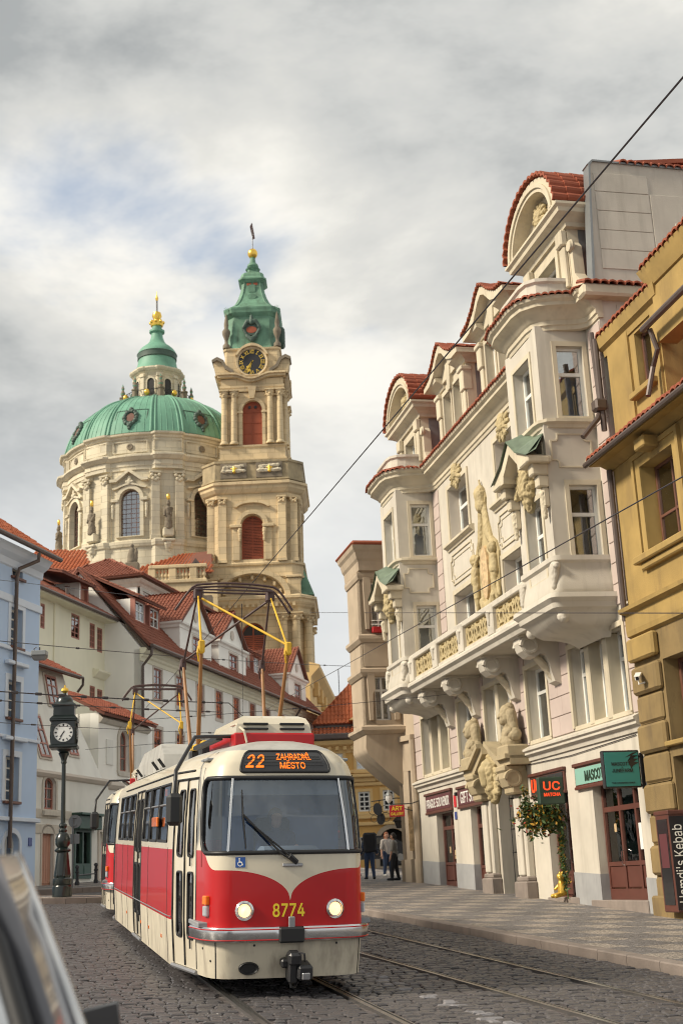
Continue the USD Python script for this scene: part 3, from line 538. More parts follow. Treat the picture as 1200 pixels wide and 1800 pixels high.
for nm, (a, b, n) in W2.items():
    obj(RB, 'window_surround', surround(RF, a, V20, b, V21, 0.13, -0.03, 0.075), 'cream_plaster')
    obj(RB, 'sill', RF.to(cbox(a-0.05, b+0.05, -0.40, 0.05, V20-0.08, V20+0.04, 0.012)), 'cream_plaster')
    wd = (b-a)/n
    for q in range(n):
        if q: obj(RB, 'mullion', RF.to(cbox(a+q*wd-0.13, a+q*wd+0.13, -0.32, 0.07, V20-0.05, V21, 0.03)), 'cream_plaster')
        window(RB, RF, sbox(a+q*wd+(0.13 if q else 0), V20+0.04, a+(q+1)*wd-(0.13 if q < n-1 else 0), V21), -0.27, fr=0.08, vb=(0.5,) if n == 1 else (), hb=(0.66,), bw=0.09)
# upper windows between the bays, with sills, mouldings and panels
for a, b in W3:
    for v0, v1 in ((8.15, 10.45), (12.33, 14.15)):
        obj(RB, 'window_surround', surround(RF, a, v0, b, v1, 0.16, -0.02, 0.05), 'cream_plaster')
        obj(RB, 'reveal', RF.to(prism(sbox(a-0.012, v0, b+0.012, v1+0.012).difference(sbox(a+0.012, v0-1, b-0.012, v1-0.012)), -0.40, -0.001)), 'reveal_plaster')
        window(RB, RF, sbox(a+0.02, v0, b-0.02, v1), -0.36, fr=0.10, vb=(0.5,), hb=(0.63,), bw=0.11)
        obj(RB, 'curtain', RF.to(box(a+0.1, a+0.4, -0.62, -0.58, v0, v1)), 'curtain'); obj(RB, 'curtain', RF.to(box(b-0.4, b-0.1, -0.62, -0.58, v0, v1)), 'curtain')
    obj(RB, 'sill', RF.to(sweep([(a-0.4, 0), (b+0.4, 0)], [(-0.02, 12.02), (0.05, 12.02), (0.07, 12.1), (0.2, 12.16), (0.2, 12.24), (0.02, 12.3), (-0.02, 12.3)])), 'cream_plaster')
    def frame_mould(u0, v0, u1, v1, t=0.05):
        o = sbox(u0, v0, u1, v1); c = 0.18
        o = o.difference(unary_union([sbox(u0, v0, u0+c, v0+c), sbox(u1-c, v0, u1, v0+c), sbox(u0, v1-c, u0+c, v1), sbox(u1-c, v1-c, u1, v1)])); o = o.buffer(0.06).buffer(-0.06)
        return o.difference(o.buffer(-t))
    obj(RB, 'panel_moulding', RF.to(prism(frame_mould(a-0.2, 10.78, b+0.2, 11.85), -0.01, 0.04)), 'cream_plaster')
    obj(RB, 'panel_moulding', RF.to(prism(frame_mould(a-0.05, 10.95, b+0.05, 11.68, 0.03), -0.01, 0.025)), 'cream_plaster')
    # golden shell ornament over the upper window
    um = (a+b)/2; g = np.random.default_rng(int(a*10)); bones = [((um, 0.02, 14.42), 0.24), ((um, 0.04, 14.62), 0.2)]; bl = [(bones[0], bones[1])]
    for k in range(11):
        an = math.radians(-60+k*30); rr = 0.42+0.12*g.random(); bl.append((((um, 0.03, 14.42), 0.12), ((um+rr*math.cos(an)*1.1, 0.05, 14.42+rr*math.sin(an)*0.85), 0.07)))
    bl.append((((um, 0.03, 14.3), 0.12), ((um, 0.05, 13.95), 0.06)))
    obj(RB, 'golden_shell', RF.to((lambda A: (A[0]*[1, 0.75, 1], A[1]))(blob(bl, 0.045, 0.04, 9, 2))), 'ochre_relief', smooth=True)
# relief between the windows: crowned canopy, two cherubs, an oval picture
uc = 9.72; bl = []
def cap_(p, r, q, s): bl.append(((p, r), (q, s)))
cap_((uc, 0.10, 12.95), 0.16, (uc, 0.12, 13.12), 0.13); cap_((uc, 0.10, 12.6), 0.2, (uc, 0.12, 12.95), 0.25); cap_((uc, .1, 12.55), 0.24, (uc, .1, 12.62), 0.24); cap_((uc, 0.1, 13.15), 0.05, (uc+0.05, 0.1, 13.4), 0.03)
for sgn in (-1, 1):
    cap_((uc+sgn*0.1, 0.06, 12.5), 0.13, (uc+sgn*0.3, 0.06, 11.5), 0.14); cap_((uc+sgn*0.3, 0.06, 11.5), 0.14, (uc+sgn*0.75, 0.05, 10.95), 0.10); cap_((uc+sgn*0.4, 0.06, 11.2), 0.08, (uc+sgn*0.42, 0.06, 9.6), 0.10)
    # cherub
    x = uc+sgn*0.72; cap_((x, 0.18, 10.95), 0.17, (x, 0.2, 11.0), 0.17); cap_((x, 0.16, 10.65), 0.17, (x+sgn*0.02, 0.18, 10.3), 0.19); cap_((x, 0.18, 10.2), 0.15, (x-sgn*0.02, 0.2, 9.8), 0.12); cap_((x-sgn*0.02, 0.2, 9.8), 0.11, (x+sgn*0.05, 0.14, 9.4), 0.07)
    cap_((x, 0.2, 10.7), 0.09, (uc+sgn*0.42, 0.2, 11.0), 0.06); cap_((x, .1, 10.2), .1, (x+sgn*.12, .1, 9.5), .07)
for k in range(9): an = k/8*math.pi; cap_((uc+0.42*math.cos(an), 0.1, 9.55-0.2*math.sin(an)), 0.15, (uc+0.3*math.cos(an), 0.14, 9.3-0.45*math.sin(an)), 0.09)
cap_((uc, 0.1, 9.0), 0.25, (uc, 0.12, 8.6), 0.12)
obj(RB, 'golden_relief', RF.to((lambda A: (A[0]*[1, 0.8, 1], A[1]))(blob([((((p[0]-uc)*1.22+uc, p[1], p[2]), r*1.05), (((q[0]-uc)*1.22+uc, q[1], q[2]), s*1.05)) for (p, r), (q, s) in bl], 0.045, 0.02, 7, 5))), 'ochre_relief', smooth=True, label='golden relief with two cherubs beside a picture between the windows')
half = [(0.0, 13.2), (0.22, 13.0), (0.3, 12.75), (0.22, 12.45), (0.36, 12.0), (0.62, 11.4), (1.0, 11.15), (1.18, 10.8), (1.12, 10.2), (1.0, 9.7), (0.78, 9.3), (0.62, 8.95), (0.3, 8.6), (0.0, 8.4)]
obj(RB, 'relief_plate', RF.to(prism(Polygon([(uc+a, b) for a, b in half]+[(uc-a, b) for a, b in half[::-1]]).buffer(0.04).buffer(-0.02), -0.01, 0.07)), 'ochre_relief')
obj(RB, 'relief_picture', RF.to(prism(affinity.scale(Point(uc, 10.4).buffer(1, 12), 0.32, 0.85), 0.0, 0.16)), 'poster_warm')
# balcony between the bays
BA, BB, BW = 3.3, 15.15, 1.18
obj(RB, 'balcony_slab', RF.to(cbox(BA-0.05, BB+0.05, 0.0, BW+0.05, 7.44, 7.72, 0.03)), 'white_plaster')
obj(RB, 'balcony_moulding', RF.to(sweep([(BA-0.05, BW+0.03), (BB+0.05, BW+0.03)], [(0, 7.38), (0.06, 7.40), (0.10, 7.5), (0.2, 7.58), (0.2, 7.66), (0.12, 7.74), (0, 7.76)])), 'white_plaster')
posts = np.linspace(BA+0.25, BB-0.25, 5)
for v0, v1, e in ((7.78, 7.90, 0.0), (8.52, 8.70, 0.04)): obj(RB, 'balcony_rail', RF.to(cbox(BA, BB, BW-0.20-e, BW+0.02+e, v0, v1, 0.025)), 'white_plaster')
for p in posts:
    b = obj(RB, 'balcony_post', RF.to(cbox(p-0.24, p+0.24, BW-0.24, BW+0.10, 7.76, 8.66, 0.04)), 'white_plaster')
    obj(b, 'post_ornament', RF.to(blob([(((p, BW+0.1, 8.4), 0.1), ((p, BW+0.1, 8.1), 0.05)), (((p-0.1, BW+0.1, 8.42), 0.05), ((p+0.1, BW+0.1, 8.42), 0.05))], 0.05, 0.01)), 'white_plaster', smooth=True)
for a, b in zip(posts[:-1], posts[1:]):
    a, b = a+0.24, b-0.24; v0, v1 = 7.90, 8.52; fr = sbox(a, v0, b, v1); n = max(2, round((b-a)/0.8)); wd = (b-a)/n; lat = [fr.difference(fr.buffer(-0.05, join_style=2))]
    for q in range(n):
        c = a+(q+0.5)*wd; vm = (v0+v1)/2; lat.append(Point(c, vm).buffer(0.2, 8).difference(Point(c, vm).buffer(0.115, 8)))
        for sx in (-1, 1):
            for sy in (-1, 1):
                lat.append(LineString([(c+sx*0.1, vm+sy*0.14), (c+sx*wd/2, vm+sy*0.31)]).buffer(0.035)); lat.append(LineString([(c+sx*0.18, vm), (c+sx*wd*0.42, vm+sy*0.2), (c+sx*wd/2, vm)]).buffer(0.03)); lat.append(LineString([(c+sx*wd*0.25, vm+sy*0.31), (c+sx*wd*0.33, vm+sy*0.1)]).buffer(0.03))
    obj(RB, 'balustrade_panel', RF.to(prism(unary_union(lat).intersection(fr), BW-0.14, BW-0.04)), 'ochre_relief')
for u in (4.75, 7.92, 11.62, 14.4):
    pr = Polygon([(0, 7.44), (1.12, 7.44), (1.14, 7.22), (1.06, 7.0), (0.9, 6.86), (0.7, 6.84), (0.55, 6.95), (0.42, 6.9), (0.34, 6.7), (0.30, 6.45), (0.22, 6.2), (0.0, 6.1)])
    V, F = prism(pr, u-0.24, u+0.24); V = V[:, [1, 0, 2]]; c = obj(RB, 'balcony_bracket', RF.to((V, F[:, ::-1])), 'white_plaster')
    for sx in (-1, 1): obj(c, 'volute', RF.to((lambda A: (A[0]+[u+sx*0.25, 0.86, 7.14], A[1]))(scroll(0.24, 0.06))), 'white_plaster', smooth=40)
    obj(c, 'bracket_leaf', RF.to(blob([(((u, 0.60, 6.86), 0.10), ((u, 0.38, 6.62), 0.11)), (((u, 0.38, 6.62), 0.11), ((u, 0.16, 6.32), 0.10))], 0.05, 0.02, 9)), 'cream_plaster', smooth=True)
    obj(c, 'bracket_plate', RF.to(cbox(u-0.3, u+0.3, 0, 1.2, 7.36, 7.46, 0.02)), 'white_plaster')
# the two bay windows
def bay(u0, u1, D, side):
    e = 0.08; A, B, C, E_ = (u0, 0.0), (u0+e, D), (u1-e, D), (u1, 0.0)
    nf = RF.sub(*A, *B) if False else None
    path = [E_, C, B, A][::-1]
    def face(p, q, hs, tag_=None):
        f = RF.sub(p[0], p[1], q[0], q[1]); return f
    near = RF.sub(A[0], A[1], B[0], B[1]); near.w = -near.w if near.w@(-RF.u) < 0 else near.w
    fr_ = Fac(RF.P(u0+e, 0, D), AZ); far = RF.sub(E_[0], E_[1], C[0], C[1]); far.w = -far.w if far.w@RF.u < 0 else far.w
    ln = near.len; lf = u1-u0-2*e
    hn = [(0.14, 8.6, 0.14+0.72, 10.5), (0.16, 12.3, 0.16+0.70, 14.2)]; hf = [(lf/2-0.56, 8.3, lf/2+0.56, 10.35), (lf/2-0.6, 12.2, lf/2+0.6, 14.1)]
    for f, L, hs, th in ((near, ln, hn, 0.22), (far, ln, hn, 0.22), (fr_, lf, hf, 0.34)):
        # the frame of the near and far sides is mirrored, so triangles are turned over there
        flip = (np.cross(f.u, f.w)[2] < 0)
        class Fl:
            pass
        g = f
        def to(VF, f=f, flip=flip):
            V, F = VF; return f.p+V[:, :1]*f.u+V[:, 1:2]*f.w+V[:, 2:3]*np.array([0, 0, 1.0]), (F[:, ::-1] if flip else F)
        g.to = to
        e0 = 0.0 if f is fr_ else 0.0; e1 = L if f is fr_ else L-0.002
        obj(RB, 'bay_wall', g.to(prism(sbox(e0, 8.4, e1, 14.75).difference(unary_union([sbox(*h) for h in hs])), -th, 0.0)), 'white_plaster')
        for h in hs:
            obj(RB, 'window_surround', g.to(prism(sbox(h[0]-0.11, h[1]-0.05, h[2]+0.11, h[3]+0.13).difference(sbox(*h)), -0.01, 0.035)), 'cream_plaster')
            wide = f is fr_
            window(RB, g, sbox(*h), -th+0.09, fr=0.07, vb=(0.5,) if wide else (), hb=(0.62,), bw=0.09)
            obj(RB, 'curtain', g.to(box(h[0]+0.02, h[2]-0.02, -th-0.20, -th-0.17, h[1]+(0.0 if h[1] > 11 else 0.0), h[1]+1.2)), 'blue_curtain' if h[1] > 11 and f is near else 'curtain') if f is near else None
        obj(RB, 'panel_moulding', g.to(prism(frame_mould(0.16, 10.95, L-0.12, 11.85, 0.04), -0.005, 0.03)), 'cream_plaster')
    P = [A, B, C, E_]; P = P[::-1]  # outward must lie to the left of the path
    P = [(A[0]-0.0, A[1]), B, C, E_]
    obj(RB, 'bay_ledge', RF.to(sweep(soft(P, 0.3), [(0.0, 11.98), (0.05, 12.0), (0.07, 12.07), (0.16, 12.12), (0.16, 12.2), (0.0, 12.25)])), 'cream_plaster')
    # swelling foot of the bay, carried back to the wall below
    foot = [(0.0, 8.72), (0.1, 8.70), (0.1, 8.58), (0.03, 8.52), (0.02, 8.35), (0.08, 8.05), (0.10, 7.86), (0.06, 7.78), (0.30, 7.74), (0.32, 7.62), (0.22, 7.52), (0.2, 7.4), (0.08, 7.34)]
    Pa = np.array(P); ctr = np.array([(u0+u1)/2, 0.0]); rings = [np.c_[offset_path(Pa, o, False), np.full(4, z)] for o, z in foot]
    for k, z, q in ((0, 7.16, 0.92), (1, 7.02, 0.74), (2, 6.98, 0.5), (3, 6.9, 0.3), (4, 6.75, 0.12)):
        r_ = offset_path(Pa, 0.08, False); r_ = np.c_[ctr[0]+(r_[:, 0]-ctr[0])*(0.6+0.4*q), r_[:, 1]*q, np.full(4, z)]; rings.append(r_)
    def roundc(r):
        r = np.asarray(r); a, b, c, d = r; out = [a]
        for (p, q, s2) in ((a, b, c), (b, c, d)):
            for t in np.linspace(0, 1, 5): x0 = q+(p-q)*min(0.25, 0.22/np.linalg.norm(p-q)); x1 = q+(s2-q)*min(0.25, 0.22/np.linalg.norm(s2-q)); out.append((1-t)**2*x0+2*t*(1-t)*q+t*t*x1)
        return np.array(out+[d])
    V, F = loft([roundc(r) for r in rings], False, False); n_ = np.cross(V[F[:, 1]]-V[F[:, 0]], V[F[:, 2]]-V[F[:, 0]]); m_ = V[F].mean(1)-np.array([ctr[0], 0.3, 8]); F = F if (n_*m_).sum() > 0 else F[:, ::-1]
    obj(RB, 'bay_foot', RF.to((V, F)), 'white_plaster', smooth=35)
    for (x, w) in ((u0+0.12, D+0.02), (u1-0.12, D+0.02)): obj(RB, 'foot_ornament', RF.to(blob([(((x, w, 8.45), 0.13), ((x, w+0.06, 7.95), 0.07)), (((x-.1, w, 8.45), 0.09), ((x+.1, w, 8.45), 0.09))], 0.05, 0.02, 9)), 'white_plaster', smooth=True); obj(RB, 'foot_ornament', RF.to(blob([(((x, w-0.1, 7.2), 0.14), ((x, w-0.15, 7.3), 0.14))], 0.05, 0.02, 9)), 'white_plaster', smooth=True)
    # pedimented hood over the lower front window
    m = (u0+u1)/2; hw = (u1-u0)/2+0.1
    hood = Polygon([(m-hw, 11.05), (m-hw, 11.2), (m-hw*0.45, 11.5), (m, 11.95), (m+hw*0.45, 11.5), (m+hw, 11.2), (m+hw, 11.05), (m+hw*0.42, 11.05), (m+hw*0.4, 11.22), (m, 11.66), (m-hw*0.4, 11.22), (m-hw*0.42, 11.05)])
    h = obj(RB, 'window_hood', RF.to(prism(hood, D-0.05, D+0.55)), 'cream_plaster')
    roof_ = [np.array([[m-hw-0.05, D+0.62, 11.2], [m-hw*0.45, D+0.62, 11.52], [m, D+0.62, 12.0], [m+hw*0.45, D+0.62, 11.52], [m+hw+0.05, D+0.62, 11.2]]), np.array([[m-hw-0.05, D+0.35, 11.35], [m-hw*0.45, D+0.3, 11.72], [m, D+0.3, 12.12], [m+hw*0.45, D+0.3, 11.72], [m+hw+0.05, D+0.35, 11.35]]), np.array([[m-hw*0.8, D-0.02, 11.9], [m-hw*0.4, D-0.02, 12.0], [m, D-0.02, 12.3], [m+hw*0.4, D-0.02, 12.0], [m+hw*0.8, D-0.02, 11.9]])]
    obj(h, 'copper_roof', RF.to(loft(roof_+[roof_[0]-[0, 0, 0.02]], False, False)), 'copper_grey')
    for sx in (-1, 1):
        x = m+sx*(hw-0.28); obj(h, 'hood_bracket', RF.to(cat([cbox(x-0.15, x+0.15, D, D+0.42, 10.75, 11.05, 0.03), cbox(x-0.13, x+0.13, D, D+0.28, 10.45, 10.75, 0.03), cbox(x-0.1, x+0.1, D, D+0.16, 9.95, 10.45, 0.03), cbox(x-0.3, x+0.3, D, D+0.58, 11.03, 11.2, 0.03)])), 'cream_plaster')
        obj(h, 'bracket_drop', RF.to(blob([(((x, D+0.14, 10.3), 0.09), ((x, D+0.12, 9.7), 0.05))], 0.04, 0.02, 12)), 'cream_plaster', smooth=True)
    g = np.random.default_rng(4); bl2 = [(((m, D+0.1, 11.5), 0.2), ((m, D+0.12, 10.6), 0.24)), (((m, D+0.12, 10.6), 0.22), ((m, D+0.08, 10.2), 0.1))]
    for k in range(10): x = m+g.uniform(-0.6, 0.6); z = g.uniform(10.65, 11.2); bl2.append((((x, D+0.08, z), 0.13), ((x+g.uniform(-.2, .2), D+0.12, z+g.uniform(-.25, .2)), 0.09)))
    obj(RB, 'golden_relief', RF.to(blob(bl2, 0.055, 0.05, 8, 9)), 'ochre_relief', smooth=True)
    return P
D_ = 1.36
PA = bay(0.86, 3.3, D_, 1); PB = bay(15.15, 17.6, D_, 1)
# the eaves with their row of tiles follow the bays
EV = [(-0.05, 0.0), (PA[0][0]-0.12, 0.0), (PA[1][0], D_-0.02), (PA[2][0], D_-0.02), (PA[3][0]+0.12, 0.0), (PB[0][0]-0.12, 0.0), (PB[1][0], D_-0.02), (PB[2][0], D_-0.02), (PB[3][0]+0.12, 0.0), (UL, 0.0)]
CP = [(-0.1, 14.62), (0.04, 14.62), (0.06, 14.72), (0.10, 14.74), (0.10, 14.86), (0.16, 14.9), (0.24, 15.02), (0.36, 15.1), (0.46, 15.13), (0.46, 15.22), (0.55, 15.28), (0.58, 15.36), (0.1, 15.5), (-0.1, 15.5)]
EV = soft(EV, 0.5)
obj(RB, 'eaves_cornice', RF.to(sweep(EV, CP)), 'cream_plaster', smooth=30)
def tile_row(f, path, w_off, v, tw=0.2, L=0.62, rise=0.22, m='tile_red', rows=1, name='roof_tile', parent=None):
    Pp = offset_path(np.array(path), w_off, False); k = 0
    for a, b, a_, b_ in zip(Pp[:-1], Pp[1:], path[:-1], path[1:]):
        d = b-a; l = np.linalg.norm(d)
        if l < 0.07 or d@(np.array(b_)-np.array(a_)) <= 0: continue
        d = d/l; nrm = np.array([-d[1], d[0]]); n = max(1, int(round(l/tw))); t_ = l/n
        for q in range(n):
            x = a+d*t_*(q+0.5); ph = np.linspace(0, math.pi, 5); r = t_*0.48; jit = R.uniform(-0.015, 0.015)
            prof = [np.array([x[0]+d[0]*math.cos(p)*r-nrm[0]*z, x[1]+d[1]*math.cos(p)*r-nrm[1]*z, v+math.sin(p)*r*0.75+zz+jit]) for z, zz in ((0, 0), (L, rise)) for p in ph]
            A, B = np.array(prof[:5]), np.array(prof[5:]); V, F = loft([A, B, B-[0, 0, 0.05], A-[0, 0, 0.05], A], False, False); V2, F2 = loft([A, A-[0, 0, 0.05]], False, False)
            obj(parent or RB, name, f.to(cat([(V, F)])), m); k += 1
tile_row(RF, EV, 0.64, 15.37)
# parapets over the bays, dormers and the steep tiled roof
MR = [(0.0, 15.3), (-1.9, 19.35)]
r0, r1 = RF.P(0.05, 15.42, -0.12), RF.P(UL, 15.42, -0.12); r2, r3 = RF.P(UL, 19.2, -1.25), RF.P(0.05, 19.2, -1.25)
roof_face(RB, [r0, r1, r2, r3], 'tile_red', 0.24, 0.36, 4, 'roof')
obj(RB, 'upper_roof', quad_slab([r3, r2, RF.P(UL, 19.9, -7), RF.P(0.05, 19.9, -7)], 0.12), 'tile_red')
_to = RF.to; RF.to = lambda VF: _to((np.c_[VF[0][:, :2], np.where(VF[0][:, 2] > 15.4, 15.4+(VF[0][:, 2]-15.4)*0.90, VF[0][:, 2])], VF[1]))
def dormer_window(f, u0, v0, u1, v1, w, **k): window(RB, f, sbox(u0, v0, u1, v1), w, **k)
def arch_dormer(m, side):
    w = 0.28; hb = 1.42; u0, u1 = m-hb, m+hb
    obj(RB, 'parapet', RF.to(sweep(soft([(m-1.25, 0.0), (m-1.15, D_+0.02), (m+1.15, D_+0.02), (m+1.25, 0.0)], 0.5), [(-0.15, 15.4), (0.06, 15.4), (0.03, 15.95), (0.03, 16.05), (0.1, 16.1), (0.1, 16.2), (-0.15, 16.22)])), 'white_plaster')
    win = sbox(m-0.62, 15.95, m+0.62, 17.28)
    obj(RB, 'dormer_wall', RF.to(prism(sbox(u0, 15.35, u1, 17.75).difference(win), w-0.3, w)), 'cream_plaster')
    for a, b in ((u0, u0+0.25), (u1-0.25, u1)): obj(RB, 'dormer_side', RF.to(box(a, b, -1.6, w-0.3, 15.35, 17.75)), 'zinc' if a == u0 else 'cream_plaster')
    obj(RB, 'window_surround', RF.to(prism(sbox(m-0.8, 15.95, m+0.8, 17.46).difference(win), w-0.01, w+0.06)), 'cream_plaster')
    window(RB, RF, win, w-0.22, fr=0.08, vb=(0.5,), hb=(0.6,), bw=0.09)
    obj(RB, 'dormer_room', RF.to(box(u0+0.3, u1-0.3, -1.5, -1.4, 15.4, 17.7)), 'interior_dark')
    for sx in (-1, 1):
        x = m+sx*(hb-0.2); obj(RB, 'dormer_pilaster', RF.to(cat([cbox(x-0.16, x+0.16, w, w+0.12, 15.9, 17.2, 0.03), cbox(x-0.2, x+0.2, w, w+0.2, 17.2, 17.7, 0.04)])), 'cream_plaster')
        sp = Polygon([(m+sx*hb, 15.4), (m+sx*(hb+0.62), 15.4), (m+sx*(hb+0.55), 15.75), (m+sx*(hb+0.2), 16.2), (m+sx*(hb+0.16), 17.1), (m+sx*hb, 17.3)]); c_ = obj(RB, 'dormer_scroll', RF.to(prism(sp, w-0.3, w-0.02)), 'cream_plaster')
        obj(c_, 'volute', RF.to((lambda A: (np.c_[A[0][:, 1]+m+sx*(hb+0.12), A[0][:, 0]+w, A[0][:, 2]+17.1], A[1]))(scroll(0.17, 0.12))), 'cream_plaster', smooth=40)
    ho = hb+0.42; CW = 0.72
    obj(RB, 'dormer_cornice', RF.to(sweep([(m-hb-0.1, -1.4), (m-hb-0.1, w+0.02), (m+hb+0.1, w+0.02), (m+hb+0.1, -1.4)][::1], [(-0.2, 17.72), (0.06, 17.72), (0.08, 17.84), (0.2, 17.94), (0.36, 18.02), (0.38, 18.14), (0.46, 18.2), (0.46, 18.28), (-0.2, 18.32)])), 'cream_plaster')
    v0 = 18.28; rise = 1.62; out = arch(m-ho, m+ho, v0, v0, rise, 25); inn = arch(m-ho+0.42, m+ho-0.42, v0, v0, rise-0.40, 25)
    obj(RB, 'arched_gable', RF.to(prism(out.difference(inn), -1.2, CW)), 'cream_plaster')
    obj(RB, 'arched_gable', RF.to(prism(arch(m-ho+0.18, m+ho-0.18, v0, v0, rise-0.17, 25).difference(arch(m-ho+0.3, m+ho-0.3, v0, v0, rise-0.28, 25)), CW, CW+0.05)), 'cream_plaster')
    obj(RB, 'tympanum', RF.to(prism(inn, 0.05, 0.30)), 'cream_plaster')
    g = np.random.default_rng(8); bl3 = [(((m, 0.36, 18.75), 0.2), ((m, 0.38, 19.05), 0.17))]
    for k in range(12): an = k*0.52; bl3.append((((m, 0.34, 18.95), 0.1), ((m+0.36*math.cos(an), 0.38, 18.95+0.36*math.sin(an)), 0.07)))
    for sx in (-1, 1): bl3.append((((m+sx*0.2, 0.32, 18.7), 0.09), ((m+sx*0.75, 0.32, 18.35), 0.05)))
    obj(RB, 'golden_mask', RF.to(blob(bl3, 0.05, 0.04, 9, 3)), 'ochre_relief', smooth=True)
    # tiles on the arch, in rows from the front edge back
    nt = 21; ph = np.linspace(0.03, math.pi-0.03, nt)
    for row in range(5):
        w1 = CW+0.10-row*0.42; w0 = w1-0.46
        for q in range(nt-1):
            a0, a1 = ph[q], ph[q+1]; pts = []
            for (ww, zz) in ((w1, 0.05), (w0, 0.015)):
                for t in np.linspace(0, 1, 5):
                    p = a0+(a1-a0)*t; rr = 0.05+0.085*math.sin(math.pi*t)+zz; pts.append([m-(ho+rr)*math.cos(p), ww+R.uniform(-.006, .006), v0+(rise+rr)*math.sin(p)])
            A, B = np.array(pts[:5]), np.array(pts[5:]); C0 = lambda Z: np.c_[m+(Z[:, 0]-m)*0.965, Z[:, 1], v0+(Z[:, 2]-v0)*0.955]
            obj(RB, 'gable_tile', RF.to(loft([A, B, C0(B), C0(A), A], False, False)), 'tile_red')
arch_dormer(2.2, 1); arch_dormer(16.55, 1)
def small_dormer(m):
    w = 0.16; u0, u1 = m-1.55, m+1.55; ws = [sbox(m-1.0, 15.62, m-0.16, 17.5), sbox(m+0.16, 15.62, m+1.0, 17.5)]
    obj(RB, 'dormer_wall', RF.to(prism(sbox(u0, 15.3, u1, 17.95).difference(unary_union(ws)), w-0.32, w)), 'cream_plaster')
    for a, b in ((u0, u0+0.2), (u1-0.2, u1)): obj(RB, 'dormer_side', RF.to(box(a, b, -1.5, w-0.32, 15.3, 17.95)), 'zinc')
    obj(RB, 'dormer_room', RF.to(box(u0+0.3, u1-0.3, -1.5, -1.4, 15.4, 17.7)), 'interior_dark')
    for q in ws:
        a, b, c, d = q.bounds; obj(RB, 'window_surround', RF.to(prism(sbox(a-0.1, b, c+0.1, d+0.12).difference(q), w-0.01, w+0.04)), 'cream_plaster'); window(RB, RF, q, w-0.24, fr=0.07, vb=(0.5,), hb=(0.62,), bw=0.06)
    obj(RB, 'keystone', RF.to(prism(Polygon([(m-0.12, 17.4), (m+0.12, 17.4), (m+0.26, 18.5), (m-0.26, 18.5)]), w, w+0.14)), 'cream_plaster')
    obj(RB, 'sill', RF.to(cbox(m-1.25, m+1.25, w-0.1, w+0.14, 15.48, 15.62, 0.02)), 'cream_plaster')
    for sx in (-1, 1):
        x = m+sx*1.36; obj(RB, 'dormer_pilaster', RF.to(cat([cbox(x-0.2, x+0.2, w-0.2, w+0.14, 16.75, 17.6, 0.03), cbox(x-0.14, x+0.14, w-0.2, w+0.08, 15.4, 16.75, 0.02), cbox(x-0.24, x+0.24, w-0.2, w+0.2, 17.5, 17.68, 0.03)])), 'cream_plaster')
    pr = [(-0.2, 17.78), (0.05, 17.78), (0.08, 17.9), (0.22, 18.0), (0.34, 18.05), (0.36, 18.18), (-0.2, 18.22)]
    obj(RB, 'dormer_cornice', RF.to(sweep([(m-1.6, -1.3), (m-1.6, w), (m-0.75, w)], pr)), 'cream_plaster'); obj(RB, 'dormer_cornice', RF.to(sweep([(m+0.75, w), (m+1.6, w), (m+1.6, -1.3)], pr)), 'cream_plaster')
    cur = [(m-1.95, 18.2), (m-1.3, 18.32), (m-0.75, 18.62), (m-0.35, 18.98), (m, 19.15), (m+0.35, 18.98), (m+0.75, 18.62), (m+1.3, 18.32), (m+1.95, 18.2)]
    top = Polygon(cur+[(m+1.95, 18.02), (m+1.3, 18.05), (m+0.8, 18.25), (m+0.3, 18.72), (m, 18.85), (m-0.3, 18.72), (m-0.8, 18.25), (m-1.3, 18.05), (m-1.95, 18.02)])
    obj(RB, 'curved_gable', RF.to(prism(top, -1.2, w+0.42)), 'cream_plaster'); obj(RB, 'tympanum', RF.to(prism(Polygon([(m-1.3, 17.9)]+cur[1:-1]+[(m+1.3, 17.9)]).buffer(-0.05), -0.1, w+0.1)), 'cream_plaster')
    Pc = np.array(cur); ls = LineString(cur); n = int(ls.length/0.19)
    for row in range(4):
        w1 = w+0.5-row*0.42; w0 = w1-0.46
        for q in range(n):
            pts = []
            for ww, zz in ((w1, 0.05), (w0, 0.01)):
                for t in np.linspace(0, 1, 5):
                    p = ls.interpolate((q+t)/n, normalized=True); pts.append([p.x, ww, p.y+0.03+zz+0.08*math.sin(math.pi*t)])
            A, B = np.array(pts[:5]), np.array(pts[5:]); dn = np.array([0, 0, 0.06]); obj(RB, 'gable_tile', RF.to(loft([A, B, B-dn, A-dn, A], False, False)), 'tile_red')
small_dormer(6.95); small_dormer(11.55)
RF.to = _to
# the party wall at the right end, grooved, and its tiles
PW = RF.sub(0.0, 0.0, 0.0, -12.0); PW.w = -RF.u
pw = lambda VF: (RF.P(0, 0, 0)+VF[0][:, :1]*(-RF.w)+VF[0][:, 1:2]*(-RF.u)+VF[0][:, 2:3]*np.array([0, 0, 1.0]), VF[1])
obj(RB, 'end_wall', pw(prism(Polygon([(0.51, 0.0), (0.51, 15.0), (0.02, 15.0), (-0.05, 15.5), (0.16, 18.95), (0.25, 19.06), (12, 18.85), (12, 0.0)]), -0.25, 0.0)), 'white_plaster')
for a, b, c, d in [(0.25, 1.75, 16.0+q*0.55, 16.0+q*0.55+0.53) for q in range(5)]+[(1.78, 5.5, 15.7, 18.2)]: obj(RB, 'wall_panel', pw(cbox(a, b, -0.01, 0.022, c, d, 0.008)), 'white_plaster')
obj(RB, 'wall_panel', pw(cbox(2.4, 5.2, 0.0, 0.045, 15.9, 17.4, 0.008)), 'white_plaster'); obj(RB, 'flashing', pw(prism(Polygon([(0.10, 18.95), (0.25, 19.10), (12, 18.89), (12, 18.85), (0.26, 19.05), (0.16, 18.9)]), -0.3, 0.05)), 'zinc')
